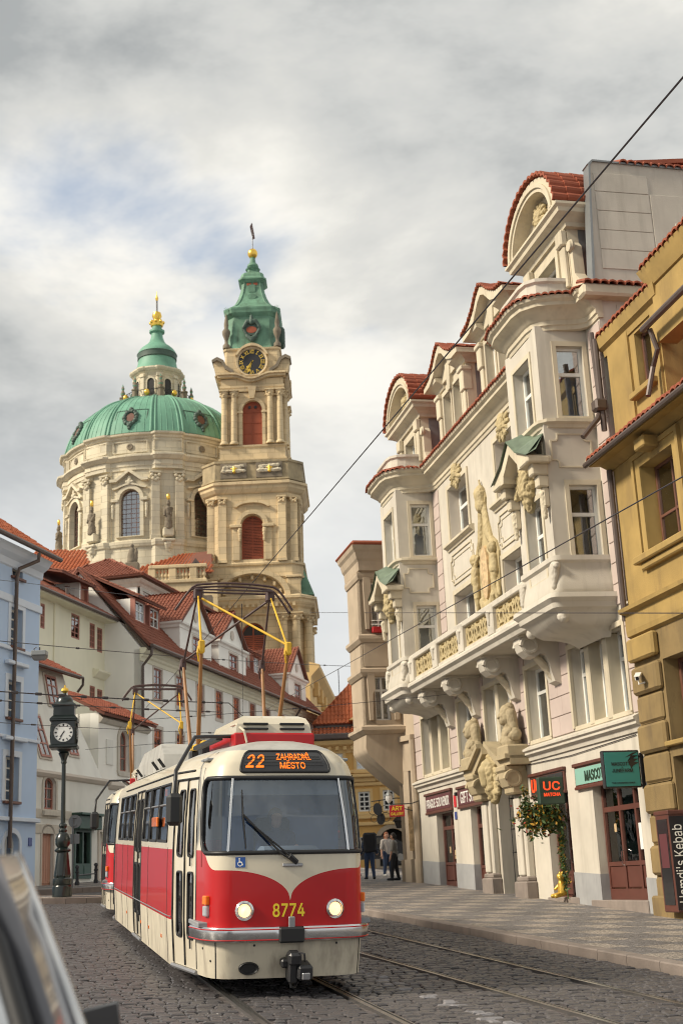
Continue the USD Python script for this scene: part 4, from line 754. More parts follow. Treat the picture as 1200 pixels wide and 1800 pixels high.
obj(RB, 'flashing', pw(prism(Polygon([(-0.1, 15.5), (0.13, 18.95), (0.18, 18.95), (-0.03, 15.5)]), -0.28, 0.06)), 'zinc')
for q in range(18):
    x = 1.0+q*0.22; ph = np.linspace(0, math.pi, 5); A = np.array([[x+0.11-0.11*math.cos(p), 0.10, 18.98-0.018*x+0.09*math.sin(p)+0.1] for p in ph]); B = A+[0, -0.7, 0.35]
    obj(RB, 'roof_tile', pw(loft([A, B, B-[0, 0, .05], A-[0, 0, .05], A], False, False)), 'tile_red')
CP2 = [(-0.1, 15.0), (0.06, 15.05), (0.16, 15.15), (0.36, 15.25), (0.4, 15.4), (-0.1, 15.5)]
obj(RB, 'eaves_cornice', pw((lambda A: (A[0]*[1, 1, 1], A[1]))(sweep([(2.2, 0.0), (0.0, 0.0)], CP2))) if False else pw(cbox(-0.5, 1.3, -0.1, 0.36, 15.1, 15.42, 0.06)), 'cream_plaster')
for q in range(8):
    x = -0.5+q*0.22; ph = np.linspace(0, math.pi, 5); A = np.array([[x+0.11-0.11*math.cos(p), 0.44, 15.4+0.09*math.sin(p)] for p in ph]); B = A+[0, -0.5, 0.2]
    obj(RB, 'roof_tile', pw(loft([A, B, B-[0, 0, .05], A-[0, 0, .05], A], False, False)), 'tile_red')
# ------------------------------------------------------------------ shopfronts, portal and signs of the cream house
Z = np.array([0, 0, 1.0])
def letters(parent, f, s, h, u, v, w, m, bold=True, depth=0.015, width=None, name='lettering', left=True):
    """Lettering on a wall; u is the middle; read from the street."""
    A = text(s, h, depth, bold); x0, x1 = A[0][:, 0].min(), A[0][:, 0].max(); k = (width/(x1-x0)) if width else 1.0
    V = A[0].copy(); V[:, 0] = (V[:, 0]-(x0+x1)/2)*k
    return obj(parent, name, axes((V, A[1]), f.P(u, v, w), -f.u, Z, f.w), m)
def leafsheet(n, center, spread, size, seed, gravity=0.0):
    g = np.random.default_rng(seed); C = np.asarray(center)+g.normal(0, 1, (n, 3))*np.asarray(spread); d = g.normal(0, 1, (n, 3)); d /= np.linalg.norm(d, axis=1, keepdims=True); e = np.cross(d, g.normal(0, 1, (n, 3))); e /= np.linalg.norm(e, axis=1, keepdims=True); sz = size*(0.6+0.8*g.random((n, 1)))
    V = np.stack([C-d*sz, C+e*sz*0.45, C+d*sz, C-e*sz*0.45], 1).reshape(-1, 3); k = 4*np.arange(n)[:, None]; return V, np.vstack([k+[0, 1, 2], k+[0, 2, 3]])
def shopfront(nm, cols, transom, w=-0.22, doorcol=None, panelh=0.55, goods='display_goods'):
    a, b, h = DOORS[nm]; z = max(pav(a), pav(b)) if nm != 'mascotte' else pav(b)+0.30; F_ = obj(RB, 'shop_front', RF.to(prism(unary_union([sbox(a, z-0.2, b, h).difference(sbox(a+0.09, z+0.06, b-0.09, h-0.08)), sbox(a, transom-0.06, b, transom+0.06), sbox(a, z-0.2, b, z+0.12)]+[sbox(a+(b-a)*c-0.05, z, a+(b-a)*c+0.05, h) for c in cols]), w-0.09, w)), 'shop_brown')
    obj(F_, 'lower_panel', RF.to(cat([cbox(a+(b-a)*p+0.06, a+(b-a)*q-0.06, w-0.05, w-0.02, z+0.14, z+0.1+panelh, 0.02) for p, q in zip([0]+list(cols), list(cols)+[1])])), 'shop_brown')
    obj(F_, 'panel_rail', RF.to(box(a+0.05, b-0.05, w-0.08, w+0.004, z+0.1+panelh, z+0.2+panelh)), 'shop_brown')
    for p, q in zip([0]+list(cols), list(cols)+[1]):
        u0, u1 = a+(b-a)*p+0.05, a+(b-a)*q-0.05; obj(F_, 'pane', RF.to(box(u0, u1, w-0.05, w-0.044, z+0.2+panelh, transom-0.06)), 'shop_glass'); obj(F_, 'pane', RF.to(box(u0, u1, w-0.05, w-0.044, transom+0.06, h-0.08)), 'shop_glass')
    if goods:
        g = np.random.default_rng(len(nm)); its = []
        for sh in range(5):
            v = z+0.8+sh*0.42; its.append(box(a+0.12, b-0.12, w-0.75, w-0.4, v-0.03, v))
            for k in range(9): u = g.uniform(a+0.2, b-0.2); s_ = g.uniform(0.05, 0.12); its.append(cbox(u-s_, u+s_, w-0.66, w-0.5, v, v+g.uniform(0.1, 0.3), 0.02))
        obj(RB, 'window_goods', RF.to(cat(its)), goods)
    return z
shopfront('souvenir', (0.5,), 2.95); shopfront('gift', (0.22,), 2.85); zM = shopfront('mascotte', (0.28, 0.62), 2.75, goods=None)
shopfront('matcha', (0.45,), 2.7, goods=None)
def fascia(u0, u1, v0, v1, s, h, width, m='sign_maroon', lm='letter_white', w=0.07, label=None):
    p = obj(RB, 'shop_fascia', RF.to(cat([cbox(u0, u1, 0.0, w, v0, v1, 0.012), cbox(u0-0.04, u1+0.04, 0.0, w+0.05, v1-0.02, v1+0.07, 0.015), cbox(u0-0.02, u1+0.02, 0, w+0.03, v0-0.05, v0+0.03, 0.015)])), 'shop_brown', label=label)
    obj(p, 'fascia_panel', RF.to(box(u0+0.06, u1-0.06, w, w+0.012, v0+0.07, v1-0.06)), m)
    if s: letters(p, RF, s, h, (u0+u1)/2, (v0+v1)/2-h/2, w+0.012, lm, bold=False, width=width)
    return p
fascia(15.15, 18.3, 3.52, 4.14, 'PRAGUE SOUVENIR', 0.30, 2.75, label='maroon shop board lettered PRAGUE SOUVENIR')
fascia(11.7, 14.4, 3.50, 4.10, 'GIFT SHOP', 0.36, 1.9, label='maroon shop board lettered GIFT SHOP')
fp = fascia(4.9, 7.45, 3.36, 3.92, '', 0.3, 1, 'board_black', label='dark shop board with glowing letters UC')
letters(fp, RF, 'UC', 0.34, 6.98, 3.48, 0.085, 'neon_red', width=0.62)
fp = fascia(0.65, 4.15, 3.36, 3.90, '', 0.3, 1, 'teal_pale', label='pale green shop board lettered MASCOTTE')
letters(fp, RF, 'MASCOTTE', 0.24, 2.7, 3.50, 0.083, 'green_sign', width=1.5)
obj(RB, 'door_step', RF.to(cbox(0.6, 3.85, -0.6, 0.06, pav(3.8)-0.35, pav(0.6)+0.28, 0.02)), 'kerb_stone'); obj(RB, 'door_step', RF.to(cbox(4.7, 6.9, -0.6, 0.04, pav(6.5)-0.35, pav(5.5)+0.13, 0.02)), 'kerb_stone')
obj(RB, 'lit_back_wall', RF.to(box(1.7, 3.0, -1.6, -1.5, zM, 2.7)), 'yellow_room'); obj(RB, 'paper_notice', RF.to(box(1.15, 1.45, -0.245, -0.24, 1.75, 2.35)), 'letter_white')
obj(RB, 'house_number', RF.to(cbox(14.75, 15.0, 0, 0.03, 3.55, 3.95, 0.008)), 'plate_red'); obj(RB, 'house_number', RF.to(cbox(14.76, 14.98, 0, 0.03, 3.15, 3.4, 0.008)), 'plate_blue')
# the portal: pillars, gate, scrolls, broken pediment, cartouche
for a, b in ((10.62, 11.55), (7.65, 8.62)):
    um = (a+b)/2; z = pav(um); p = obj(RB, 'portal_pillar', RF.to(cat([cbox(a+0.1, b-0.1, 0, 0.22, z+0.5, 3.5, 0.04), cbox(a+0.25, b-0.25, 0.2, 0.30, z+0.6, 3.4, 0.03)])), 'white_plaster')
    obj(p, 'pillar_base', RF.to(cat([cbox(a, b, 0, 0.36, z-0.2, z+0.45, 0.04), cbox(a+0.06, b-0.06, 0, 0.3, z+0.43, z+0.58, 0.04)])), 'kerb_stone')
    c = obj(RB, 'portal_scroll', RF.to(cat([cbox(um-0.34, um+0.34, 0, 0.5, 3.5, 3.75, 0.05), cbox(um-0.36, um+0.36, 0, 0.72, 4.12, 4.32, 0.05)])), 'portal_stone')
    V, F = prism(Polygon([(0, 3.5), (0.34, 3.55), (0.56, 3.72), (0.66, 3.95), (0.66, 4.14), (0, 4.14)]), um-0.32, um+0.32); obj(c, 'scroll_body', RF.to((V[:, [1, 0, 2]], F[:, ::-1])), 'portal_stone')
    for sx in (-1, 1): obj(c, 'volute', RF.to((lambda A: (A[0]+[um+sx*0.33, 0.42, 3.92], A[1]))(scroll(0.25, 0.08))), 'portal_stone', smooth=40)
for sx in (-1, 1):
    x0 = 9.62+sx*0.55; x1 = 9.62+sx*2.2
    pts = [(x1, 4.3), (x1, 4.55), (9.62+sx*1.4, 4.55), (9.62+sx*0.35, 5.08), (9.62+sx*0.25, 4.82), (9.62+sx*1.15, 4.3)]
    p = obj(RB, 'portal_pediment', RF.to(cat([prism(Polygon(pts), 0.0, 0.62), prism(affinity.translate(Polygon(pts[1:4]+[(9.62+sx*0.33, 4.95), (9.62+sx*1.35, 4.42), (x1, 4.42)]), 0, 0.05), 0.0, 0.76)])), 'portal_stone')
    obj(p, 'pedestal', RF.to(cbox(9.62+sx*1.75-0.45, 9.62+sx*1.75+0.45, 0, 0.7, 4.55, 4.86, 0.05)), 'portal_stone')
    c = 9.62+sx*1.75; b = lambda u, w, v: (u, w, v)
    sw = 0.45 if sx < 0 else 0.40  # head turned to the street
    bl = [((b(c-0.28, 0.36, 5.15), 0.20), (b(c+0.28, 0.36, 5.15), 0.20)), ((b(c, 0.38, 4.95), 0.3), (b(c, 0.38, 5.2), 0.26)), ((b(c, 0.4, 5.2), 0.17), (b(c, sw, 5.55), 0.14)), ((b(c, sw+0.02, 5.62), 0.20), (b(c, sw, 5.82), 0.21)), ((b(c, sw+0.12, 5.56), 0.13), (b(c, sw+0.12, 5.7), 0.13)), ((b(c, sw+0.26, 5.66), 0.04), (b(c, sw+0.21, 5.76), 0.04)), ((b(c+0.16, sw-0.06, 5.75), 0.16), (b(c+0.24, 0.34, 5.2), 0.13)), ((b(c-0.16, sw-0.06, 5.75), 0.16), (b(c-0.24, 0.34, 5.2), 0.13)), ((b(c, sw-0.1, 5.95), 0.14), (b(c, sw-0.16, 5.5), 0.16)), ((b(c+.2, .55, 5.0), .12), (b(c-.3, .5, 5.25), .1))]
    obj(RB, 'portal_bust', RF.to(blob(bl, 0.045, 0.014, 8, 5+sx, 14)), 'portal_stone', smooth=True, label='stone bust with long hair beside the portal')
bl = [(((9.62, 0.42, 4.35), 0.36), ((9.62, 0.42, 3.85), 0.28)), (((9.62, 0.42, 3.8), 0.26), ((9.62, 0.38, 3.45), 0.12))]
g = np.random.default_rng(12)
for k in range(14): an = k/14*2*math.pi; bl.append((((9.62+0.36*math.cos(an), 0.40, 4.1+0.48*math.sin(an)), 0.13), ((9.62+0.56*math.cos(an+0.3), 0.42, 4.1+0.66*math.sin(an+0.3)), 0.09)))
obj(RB, 'portal_cartouche', RF.to(blob(bl, 0.055, 0.035, 8, 4)), 'ochre_relief', smooth=True)
obj(RB, 'cartouche_shield', RF.to(blob([(((9.62, 0.66, 4.3), 0.2), ((9.62, 0.64, 3.95), 0.16))], 0.05, 0.01, 6)), 'ochre_relief', smooth=True)
gz = pav(9.6); gb = [tube([(8.8+0.12*k, -0.3, gz), (8.8+0.12*k, -0.3, 3.6)], 0.013, 5) for k in range(8)]+[box(8.78, 9.7, -0.32, -0.28, v, v+0.04) for v in (gz+0.12, gz+1.2, 2.6, 3.55)]
for k in range(6):
    v = gz+0.4+k*0.5; gb.append(tube([(9.24+0.3*math.cos(t), -0.3, v+0.2*math.sin(t)) for t in np.linspace(0, 2*math.pi, 14)], 0.012, 5, False))
obj(RB, 'iron_gate', RF.to(cat(gb)), 'black_iron'); obj(RB, 'iron_gate', RF.to((lambda A: (A[0]+[1.55, 0, 0], A[1]))(cat([tube([(8.8-0.02*k, -0.3-0.11*k, gz), (8.8-0.02*k, -0.3-0.11*k, 3.6)], 0.013, 5) for k in range(8)]+[box(8.6, 8.82, -1.1, -0.28, v, v+0.03) for v in (gz+0.12, gz+1.2, 2.6, 3.5)]))), 'black_iron')
# loose things at the shops
zb_ = pav(9.0)+0.0; t = thing('waste_bin', 'black waste bin with a small green label standing inside the portal', 'bin', at=RF.P(9.0, zb_, -0.75))
obj(t, 'bin_body', RF.to(cbox(8.82, 9.25, -0.95, -0.52, zb_, zb_+1.15, 0.04)), 'black_iron'); obj(t, 'bin_lid', RF.to(cbox(8.79, 9.28, -0.98, -0.49, zb_+1.13, zb_+1.22, 0.03)), 'black_iron'); obj(t, 'bin_label', RF.to(box(8.815, 8.82, -0.85, -0.65, zb_+0.6, zb_+0.9)), 'teal_pale')
for u_, w_ in ((15.9, -0.2), (12.2, -0.2), (2.2, -0.2), (5.4, -0.2)): obj(RB, 'door_handle', RF.to(tube([(u_, w_, pav(u_)+1.0), (u_, w_+0.06, pav(u_)+1.03), (u_, w_+0.06, pav(u_)+1.33), (u_, w_, pav(u_)+1.36)], 0.014, 5)), 'chrome')
for u_, v_, h_ in ((16.0, 1.9, 0.3), (16.6, 2.1, 0.22), (12.5, 2.0, 0.3), (2.6, 2.2, 0.2)): obj(RB, 'window_sticker', RF.to(box(u_, u_+h_*0.7, -0.262, -0.26, v_, v_+h_)), 'poster_warm')
obj(RB, 'wall_cable', RF.to(tube([(0.35, 0.03, 4.3), (4.4, 0.03, 4.22), (7.6, 0.03, 4.28)], 0.012, 4)), 'wire'); obj(RB, 'wall_light', RF.to(cat([cbox(14.5, 14.62, 0.0, 0.12, 3.9, 4.02, 0.02)])), 'black_iron')
u, v = 5.05, 3.36
t = thing('hanging_sign', 'dark square shop sign with glowing orange letters UC MATCHA', 'sign', at=RF.P(u, v-0.45, 0.35))
sf = RF.sub(u, 0.05, u, 1.25); sf.w = -RF.u
sto = lambda VF: (sf.p+VF[0][:, :1]*RF.w+VF[0][:, 1:2]*(-RF.u)+VF[0][:, 2:3]*Z, VF[1])
obj(t, 'sign_box', sto(cbox(0.0, 0.72, -0.09, 0.09, v-0.33, v+0.37, 0.03)), 'green_sign'); obj(t, 'wall_bracket', sto(cbox(-0.06, 0.02, -0.04, 0.04, v-0.3, v+0.4, 0.01)), 'black_iron')
def side_letters(parent, s, h, x, vv, m, width, face=0.092, depth=0.012):
    A = text(s, h, depth, True); V = A[0].copy(); x0, x1 = V[:, 0].min(), V[:, 0].max(); V[:, 0] = (V[:, 0]-(x0+x1)/2)*width/(x1-x0)
    return obj(parent, 'lettering', axes((V, A[1]), sf.p+RF.w*x-RF.u*face+Z*vv, -RF.w, Z, -RF.u), m)
side_letters(t, 'UC', 0.21, 0.36, v+0.04, 'neon_red', 0.46); side_letters(t, 'MATCHA', 0.085, 0.36, v-0.12, 'neon_red', 0.46)
t = thing('flower_garland', 'hanging garland of green leaves with yellow and red flowers under the dark sign', 'flowers', at=RF.P(5.0, pav(5), 0.5))
g = np.random.default_rng(2)
for m_, n_, s_ in (('leaf_green', 1100, 0.075), ('leaf_yellow', 520, 0.06), ('leaf_red', 130, 0.05)): obj(t, 'foliage' if m_ == 'leaf_green' else 'blossoms', RF.to(leafsheet(n_, (5.55, 0.55, 2.75), (0.14, 0.26, 0.20), s_, 3+n_)), m_, kind='stuff')
for m_, n_ in (('leaf_green', 420), ('leaf_yellow', 110)):
    parts = [leafsheet(n_//6, (5.35+0.05*math.sin(k), 0.12+0.03*math.cos(k*2), 3.3-k*0.42), (0.06, 0.05, 0.17), 0.06, 40+k) for k in range(6)]+[leafsheet(n_//8, (5.5, 0.98-0.0*k, 3.3-k*0.25), (0.05, 0.05, 0.14), 0.06, 60+k) for k in range(3)]
    obj(t, 'trailing_vine', RF.to(cat(parts)), m_, kind='stuff')
obj(t, 'stem', RF.to(tube([(5.3, 0.08, pav(5.3)+0.1), (5.36, 0.1, 1.5), (5.33, 0.1, 2.6), (5.5, 0.5, 2.9)], 0.018, 5)), 'leaf_green')
z = pav(5.4)+0.13; c = np.array([5.55, 0.12, z])
bl = [(((5.55, .12, z+.16), .13), ((5.55, .12, z+.36), .11)), (((5.55, .12, z+.48), .10), ((5.55, .16, z+.53), .095)), (((5.49, .2, z+.08), .06), ((5.42, .36, z+.05), .055)), (((5.61, .2, z+.08), .06), ((5.68, .36, z+.05), .055)), (((5.46, .12, z+.36), .05), ((5.36, .24, z+.5), .04)), (((5.64, .12, z+.36), .05), ((5.7, .26, z+.22), .04)), (((5.48, .12, z+.58), .04), ((5.46, .12, z+.63), .035)), (((5.62, .12, z+.58), .04), ((5.64, .12, z+.63), .035)), (((5.42, .36, z+.05), .05), ((5.42, .38, z+.02), .03))]
t = thing('golden_figure', 'small golden seated figure on the step below the flower garland', 'statuette', at=RF.P(5.55, z, 0.12)); V, F = blend(bl, 0.025, 3); obj(t, 'body', RF.to((V, F)), 'gold_figure', smooth=True)
v = 3.50; sf = RF.sub(0.08, 0.05, 0.08, 1.3); t = thing('hanging_sign', 'square teal shop sign with a leaf print and the words MASCOTTE JUNEFARM', 'sign', at=RF.P(0.22, v-0.4, 0.4))
obj(t, 'sign_box', sto(cbox(0.11, 1.01, -0.07, 0.07, v-0.42, v+0.42, 0.02)), 'board_black'); obj(t, 'sign_face', sto(box(0.15, 0.97, 0.07, 0.078, v-0.38, v+0.38)), 'teal_sign'); obj(t, 'wall_bracket', sto(cat([cbox(0.0, 0.07, -0.04, 0.04, v-0.45, v+0.36, 0.01), box(0.05, 0.2, -0.02, 0.02, v+0.25, v+0.3), box(0.05, 0.2, -0.02, 0.02, v-0.4, v-0.35)])), 'black_iron')
side_letters(t, 'MASCOTTE', 0.075, 0.56, v+0.08, 'board_black', 0.50, 0.079, 0.004); side_letters(t, 'JUNEFARM', 0.075, 0.56, v-0.07, 'board_black', 0.50, 0.079, 0.004); side_letters(t, 'THE CANNABIS SHOP', 0.03, 0.56, v-0.32, 'board_black', 0.56, 0.079, 0.004); side_letters(t, '&', 0.025, 0.56, v+0.03, 'board_black', 0.03, 0.079, 0.004)
lf = [Polygon([(0.15, v+0.38-0.08*k), (0.28+0.04*k, v+0.36-0.06*k), (0.46-0.04*k, v+0.26-0.09*k), (0.3, v+0.30-0.08*k)]) for k in range(4)]
obj(t, 'leaf_print', sto(prism(unary_union([p.buffer(0) for p in lf]).intersection(sbox(0.15, v-0.38, 0.97, v+0.38)), 0.0785, 0.0805)), 'board_black')
q = onplane(1121, 1190, RF.P(0, 0, 0.35), RF.w); t = thing('security_camera', 'small white security camera on the corner between the cream and the yellow house', 'camera', at=q)
hd = (-RF.u*0.75+RF.w*0.5-Z*0.35); hd /= np.linalg.norm(hd); sd = np.cross(hd, Z); sd /= np.linalg.norm(sd); up_ = np.cross(sd, hd)
obj(t, 'camera_body', axes(cbox(-0.16, 0.16, -0.055, 0.055, -0.05, 0.05, 0.015), q, hd, sd, up_), 'letter_white'); obj(t, 'hood', axes(cbox(-0.17, 0.2, -0.065, 0.065, 0.05, 0.062, 0.004), q, hd, sd, up_), 'letter_white'); obj(t, 'lens', axes(revolve([(0, 0), (0.04, 0), (0.035, 0.03), (0, 0.03)], 12), q+hd*0.155, up_, sd, hd), 'clock_black'); obj(t, 'bracket', tube([q-RF.w*0.3-Z*0.1, q-Z*0.16, q-Z*0.05], 0.022, 6), 'letter_white')

# ------------------------------------------------------------------ the yellow house at the right edge
YB = thing('yellow_house', 'ochre yellow house with tiled eaves at the right edge', 'building', at=RF.P(-3, 0.2, -1))
yw = [sbox(-3.15, 8.2, -1.5, 10.2), sbox(-7.2, 8.2, -5.2, 10.2), sbox(-4.2, 3.95, -1.48, 5.75), sbox(-7.9, 3.95, -5.0, 5.75), sbox(-8, -1, -1.45, 3.62)]
wall(YB, 'wall', RF, sbox(-9, 6.5, -0.03, 11.0), yw, -0.5, 0.06, 'yellow_plaster'); wall(YB, 'lower_wall', RF, sbox(-9, -0.5, -0.03, 6.5), yw, -0.5, 0.06, 'yellow_stone')
obj(YB, 'room_back', RF.to(box(-9, -0.05, -2.2, -2.1, 0, 11)), 'interior_dark')
for a, b, c, d in ((-3.15, 8.2, -1.5, 10.2), (-7.2, 8.2, -5.2, 10.2)):
    window(YB, RF, sbox(a, b, c, d), -0.26, 'window_brown', 0.07, (0.5,), (0.4,), 0.06); obj(YB, 'curtain', RF.to(box(a, c, -0.62, -0.58, b, d)), 'curtain')
    obj(YB, 'window_surround', surround(RF, a, b, c, d, 0.22, 0.05, 0.12), 'yellow_plaster'); obj(YB, 'window_surround', surround(RF, a-0.24, b, c+0.24, d+0.22, 0.12, 0.05, 0.16), 'yellow_plaster')
    obj(YB, 'sill', RF.to(cat([cbox(a-0.5, c+0.5, 0.0, 0.3, b-0.22, b-0.04, 0.03), cbox(a-0.3, c+0.3, 0.0, 0.2, b-0.38, b-0.22, 0.03)])), 'yellow_plaster')
for a, b in ((-4.2, -1.48), (-7.9, -5.0)):
    window(YB, RF, sbox(a, 3.95, b, 5.75), -0.3, 'window_brown', 0.09, (0.33, 0.66), (0.55,), 0.09); obj(YB, 'curtain', RF.to(box(a, b, -0.7, -0.66, 3.95, 5.75)), 'curtain')
    obj(YB, 'sill', RF.to(cbox(a-0.1, b+0.1, -0.1, 0.2, 3.84, 3.95, 0.02)), 'yellow_plaster')
obj(YB, 'string_course', RF.to(sweep([(-9, 0.06), (-0.03, 0.06)], [(0, 6.45), (0.10, 6.5), (0.12, 6.62), (0.12, 7.0), (0.26, 7.05), (0.28, 7.14), (0, 7.2)])), 'yellow_plaster')
obj(YB, 'corbel', RF.to(cat([cbox(-1.4, -0.05, 0.06, 0.24, 5.88, 6.42, 0.05)])), 'yellow_plaster')
for q in range(8):
    z0 = 0.5+q*0.66; obj(YB, 'quoin_stone', RF.to(cbox(-1.42 if q % 2 else -1.34, -0.06, 0.03, 0.20 if q % 2 else 0.13, z0, z0+0.63, 0.06)), 'yellow_stone')
obj(YB, 'base_stone', RF.to(cbox(-1.5, -0.04, 0.0, 0.26, pav(0)-0.3, pav(0)+0.42, 0.04)), 'yellow_stone')
obj(YB, 'shop_front', RF.to(prism(sbox(-8, 0, -1.45, 3.62).difference(unary_union([sbox(-3.0, 0.5, -1.6, 2.4), sbox(-3.0, 2.6, -1.6, 3.4), sbox(-6, 0.5, -3.2, 3.4)])), -0.35, -0.25)), 'shop_brown')
for a, b, c, d in ((-3.0, 0.5, -1.6, 2.4), (-3.0, 2.6, -1.6, 3.4), (-6, 0.5, -3.2, 3.4)): obj(YB, 'pane', RF.to(box(a, c, -0.31, -0.30, b, d)), 'shop_glass')
obj(YB, 'lit_back_wall', RF.to(box(-6, -1.5, -1.4, -1.3, 0.3, 3.6)), 'yellow_room')
# eaves, gutter, attic storey
obj(YB, 'eaves', RF.to(prism(Polygon([(0, 10.9), (0.9, 11.05), (0.95, 11.2), (0, 11.9)]), -9, -0.02)), 'yellow_plaster') if False else None
V, F = prism(Polygon([(-0.5, 10.6), (0.1, 10.6), (0.35, 10.72), (0.62, 10.70), (0.66, 10.78), (-0.5, 11.0)]), -9, 0.1); obj(YB, 'eaves', RF.to((V[:, [1, 0, 2]], F[:, ::-1])), 'yellow_plaster')
obj(YB, 'gutter', RF.to(tube([(-9, 0.73, 10.74), (0.10, 0.73, 10.74)], 0.07, 8)), 'gutter')
tile_row(RF, [(-9, 0.05), (0.08, 0.05)], 0.66, 10.86, 0.24, 0.9, 0.42, parent=YB); obj(YB, 'bracket_block', RF.to(cbox(-2.6, -2.1, 0.05, 0.5, 10.35, 10.62, 0.03)), 'yellow_plaster')
ad = sbox(-2.5, 12.0, -1.72, 13.42)
wall(YB, 'attic_wall', RF, sbox(-3.0, 11.0, -0.25, 13.95), [ad], -0.35, -0.02, 'yellow_plaster'); window(YB, RF, ad, -0.2, 'window_brown', 0.06, (0.35,), (), 0.05); obj(YB, 'curtain', RF.to(box(-2.5, -2.0, -0.5, -0.46, 12, 13.4)), 'curtain')
obj(YB, 'attic_side', RF.to(box(-0.6, -0.25, -4, -0.35, 11.0, 13.95)), 'yellow_plaster'); obj(YB, 'attic_side', RF.to(box(-3.0, -2.7, -4, -0.35, 11.0, 13.95)), 'yellow_plaster')
obj(YB, 'sill', RF.to(cbox(-2.75, -1.5, -0.1, 0.18, 11.82, 11.97, 0.02)), 'yellow_plaster')
obj(YB, 'wall_panel', RF.to(prism(sbox(-1.45, 11.4, -0.3, 13.7), -0.03, 0.04)), 'yellow_plaster'); obj(YB, 'wall_panel', RF.to(prism(sbox(-2.95, 11.4, -2.7, 13.7), -0.03, 0.04)), 'yellow_plaster')
obj(YB, 'attic_cornice', RF.to(sweep([(-3.1, -3), (-3.1, -0.02), (-0.15, -0.02), (-0.15, -3)], [(-0.2, 13.5), (0.04, 13.5), (0.06, 13.65), (0.16, 13.72), (0.2, 13.9), (0.22, 14.0), (-0.2, 14.1)])), 'yellow_plaster')
tile_row(RF, [(-3.1, -0.02), (-0.15, -0.02)], 0.26, 14.02, 0.24, 0.9, 0.4, parent=YB)
obj(YB, 'roof', quad_slab([RF.P(-9, 11.3, 0.2), RF.P(0.1, 11.3, 0.2), RF.P(0.1, 14.0, -5), RF.P(-9, 14.0, -5)], 0.15), 'tile_red')
wall(YB, 'attic_wall', RF, sbox(-9, 12.6, -3.1, 14.6), [], -0.35, 0.12, 'yellow_plaster'); obj(YB, 'attic_cornice', RF.to(sweep([(-9, 0.12), (-3.1, 0.12), (-3.1, -3)], [(-0.2, 13.9), (0.05, 13.95), (0.15, 14.2), (0.22, 14.4), (-0.2, 14.5)])), 'yellow_plaster'); tile_row(RF, [(-9, 0.12), (-3.1, 0.12)], 0.26, 14.42, 0.24, 0.9, 0.4, parent=YB)
for u_, w_, vs_ in ((0.0, 0.16, (6.9, 10.6)), (-0.05, 0.2, (11.6, 14.0))):
    obj(YB, 'drain_pipe', RF.to(tube([(u_, w_, vs_[0]), (u_, w_, vs_[1])], 0.075, 8)), 'gutter')
obj(YB, 'drain_pipe', RF.to(tube([(0.02, 0.25, 14.2), (0.02, 0.2, 12.2), (-0.05, 0.35, 11.9), (-0.1, 0.8, 11.4)], 0.07, 8)), 'gutter'); obj(YB, 'rain_head', RF.to(cat([cbox(-0.2, 0.12, 0.1, 0.42, 12.1, 12.4, 0.05)])), 'gutter')
obj(YB, 'drain_pipe', RF.to(tube([(-3.15, 0.3, 12.9), (-3.2, 0.2, 12.4), (-2.9, 0.2, 12.1), (-2.9, 0.4, 11.4)], 0.06, 8)), 'gutter'); obj(YB, 'gutter', RF.to(tube([(-6, 0.4, 13.0), (-3.0, 0.4, 12.95)], 0.08, 8)), 'gutter')
# kebab display case
zk = pav(-0.6)+0.12; kb = thing('display_case', 'dark menu display case with the words Hamdi\'s Kebab on its side', 'display case', at=RF.P(-1.4, zk, 0.3))
obj(kb, 'case', RF.to(cat([cbox(-1.73, -1.1, 0.05, 0.47, zk, zk+2.05, 0.02), cbox(-1.76, -1.07, 0.04, 0.49, zk+1.98, zk+2.08, 0.02)])), 'shop_brown'); obj(kb, 'front_glass', RF.to(box(-1.66, -1.18, 0.47, 0.48, zk+0.15, zk+1.9)), 'board_black'); obj(kb, 'menu_sheet', RF.to(box(-1.6, -1.24, 0.482, 0.485, zk+0.9, zk+1.6)), 'sign_maroon')
obj(kb, 'side_panel', RF.to(box(-1.745, -1.73, 0.06, 0.46, zk+0.05, zk+1.95)), 'board_black')
A = text("Hamdi's Kebab", 0.22, 0.008, False); V = A[0].copy(); V[:, 0] *= 1.6/(V[:, 0].max()); V[:, 0] += V[:, 1]*0.0
obj(kb, 'lettering', axes((V, A[1]), RF.P(-1.746, zk+0.18, 0.20), Z+0.0*RF.w, RF.w, -RF.u), 'letter_white')
# ------------------------------------------------------------------ the bell tower
TY, TX = 136.0, -9.62
BT = thing('bell_tower', 'tall sandstone bell tower with black clock and green copper spire behind the white house', 'tower', at=(TX, TY+6, 3))
def tw(VF): V, F = VF; V = np.asarray(V, float).copy(); V[:, 0] += TX+(V[:, 2]-50)*0.016; V[:, 1] += TY; V[:, 2] = 1.35+(V[:, 2]-1.35)*np.interp(V[:, 2], [0, 43.2, 46, 60, 64, 80], [1, 1, 1.018, 1.018, 1.040, 1.046]); return V, F
def sq(h, ch=0.0, dep=None, yc=6.0):
    d = h if dep is None else dep
    return np.array([(-h, yc-d), (h, yc-d), (h, yc+d), (-h, yc+d)]) if not ch else np.array([(-h+ch, yc-d), (h-ch, yc-d), (h, yc-d+ch), (h, yc+d-ch), (h-ch, yc+d), (-h+ch, yc+d), (-h, yc+d-ch), (-h, yc-d+ch)])
def stage_(name, P, prof, m='church_stone', **k): return obj(BT, name, tw(stackp(P, prof)), m, **k)
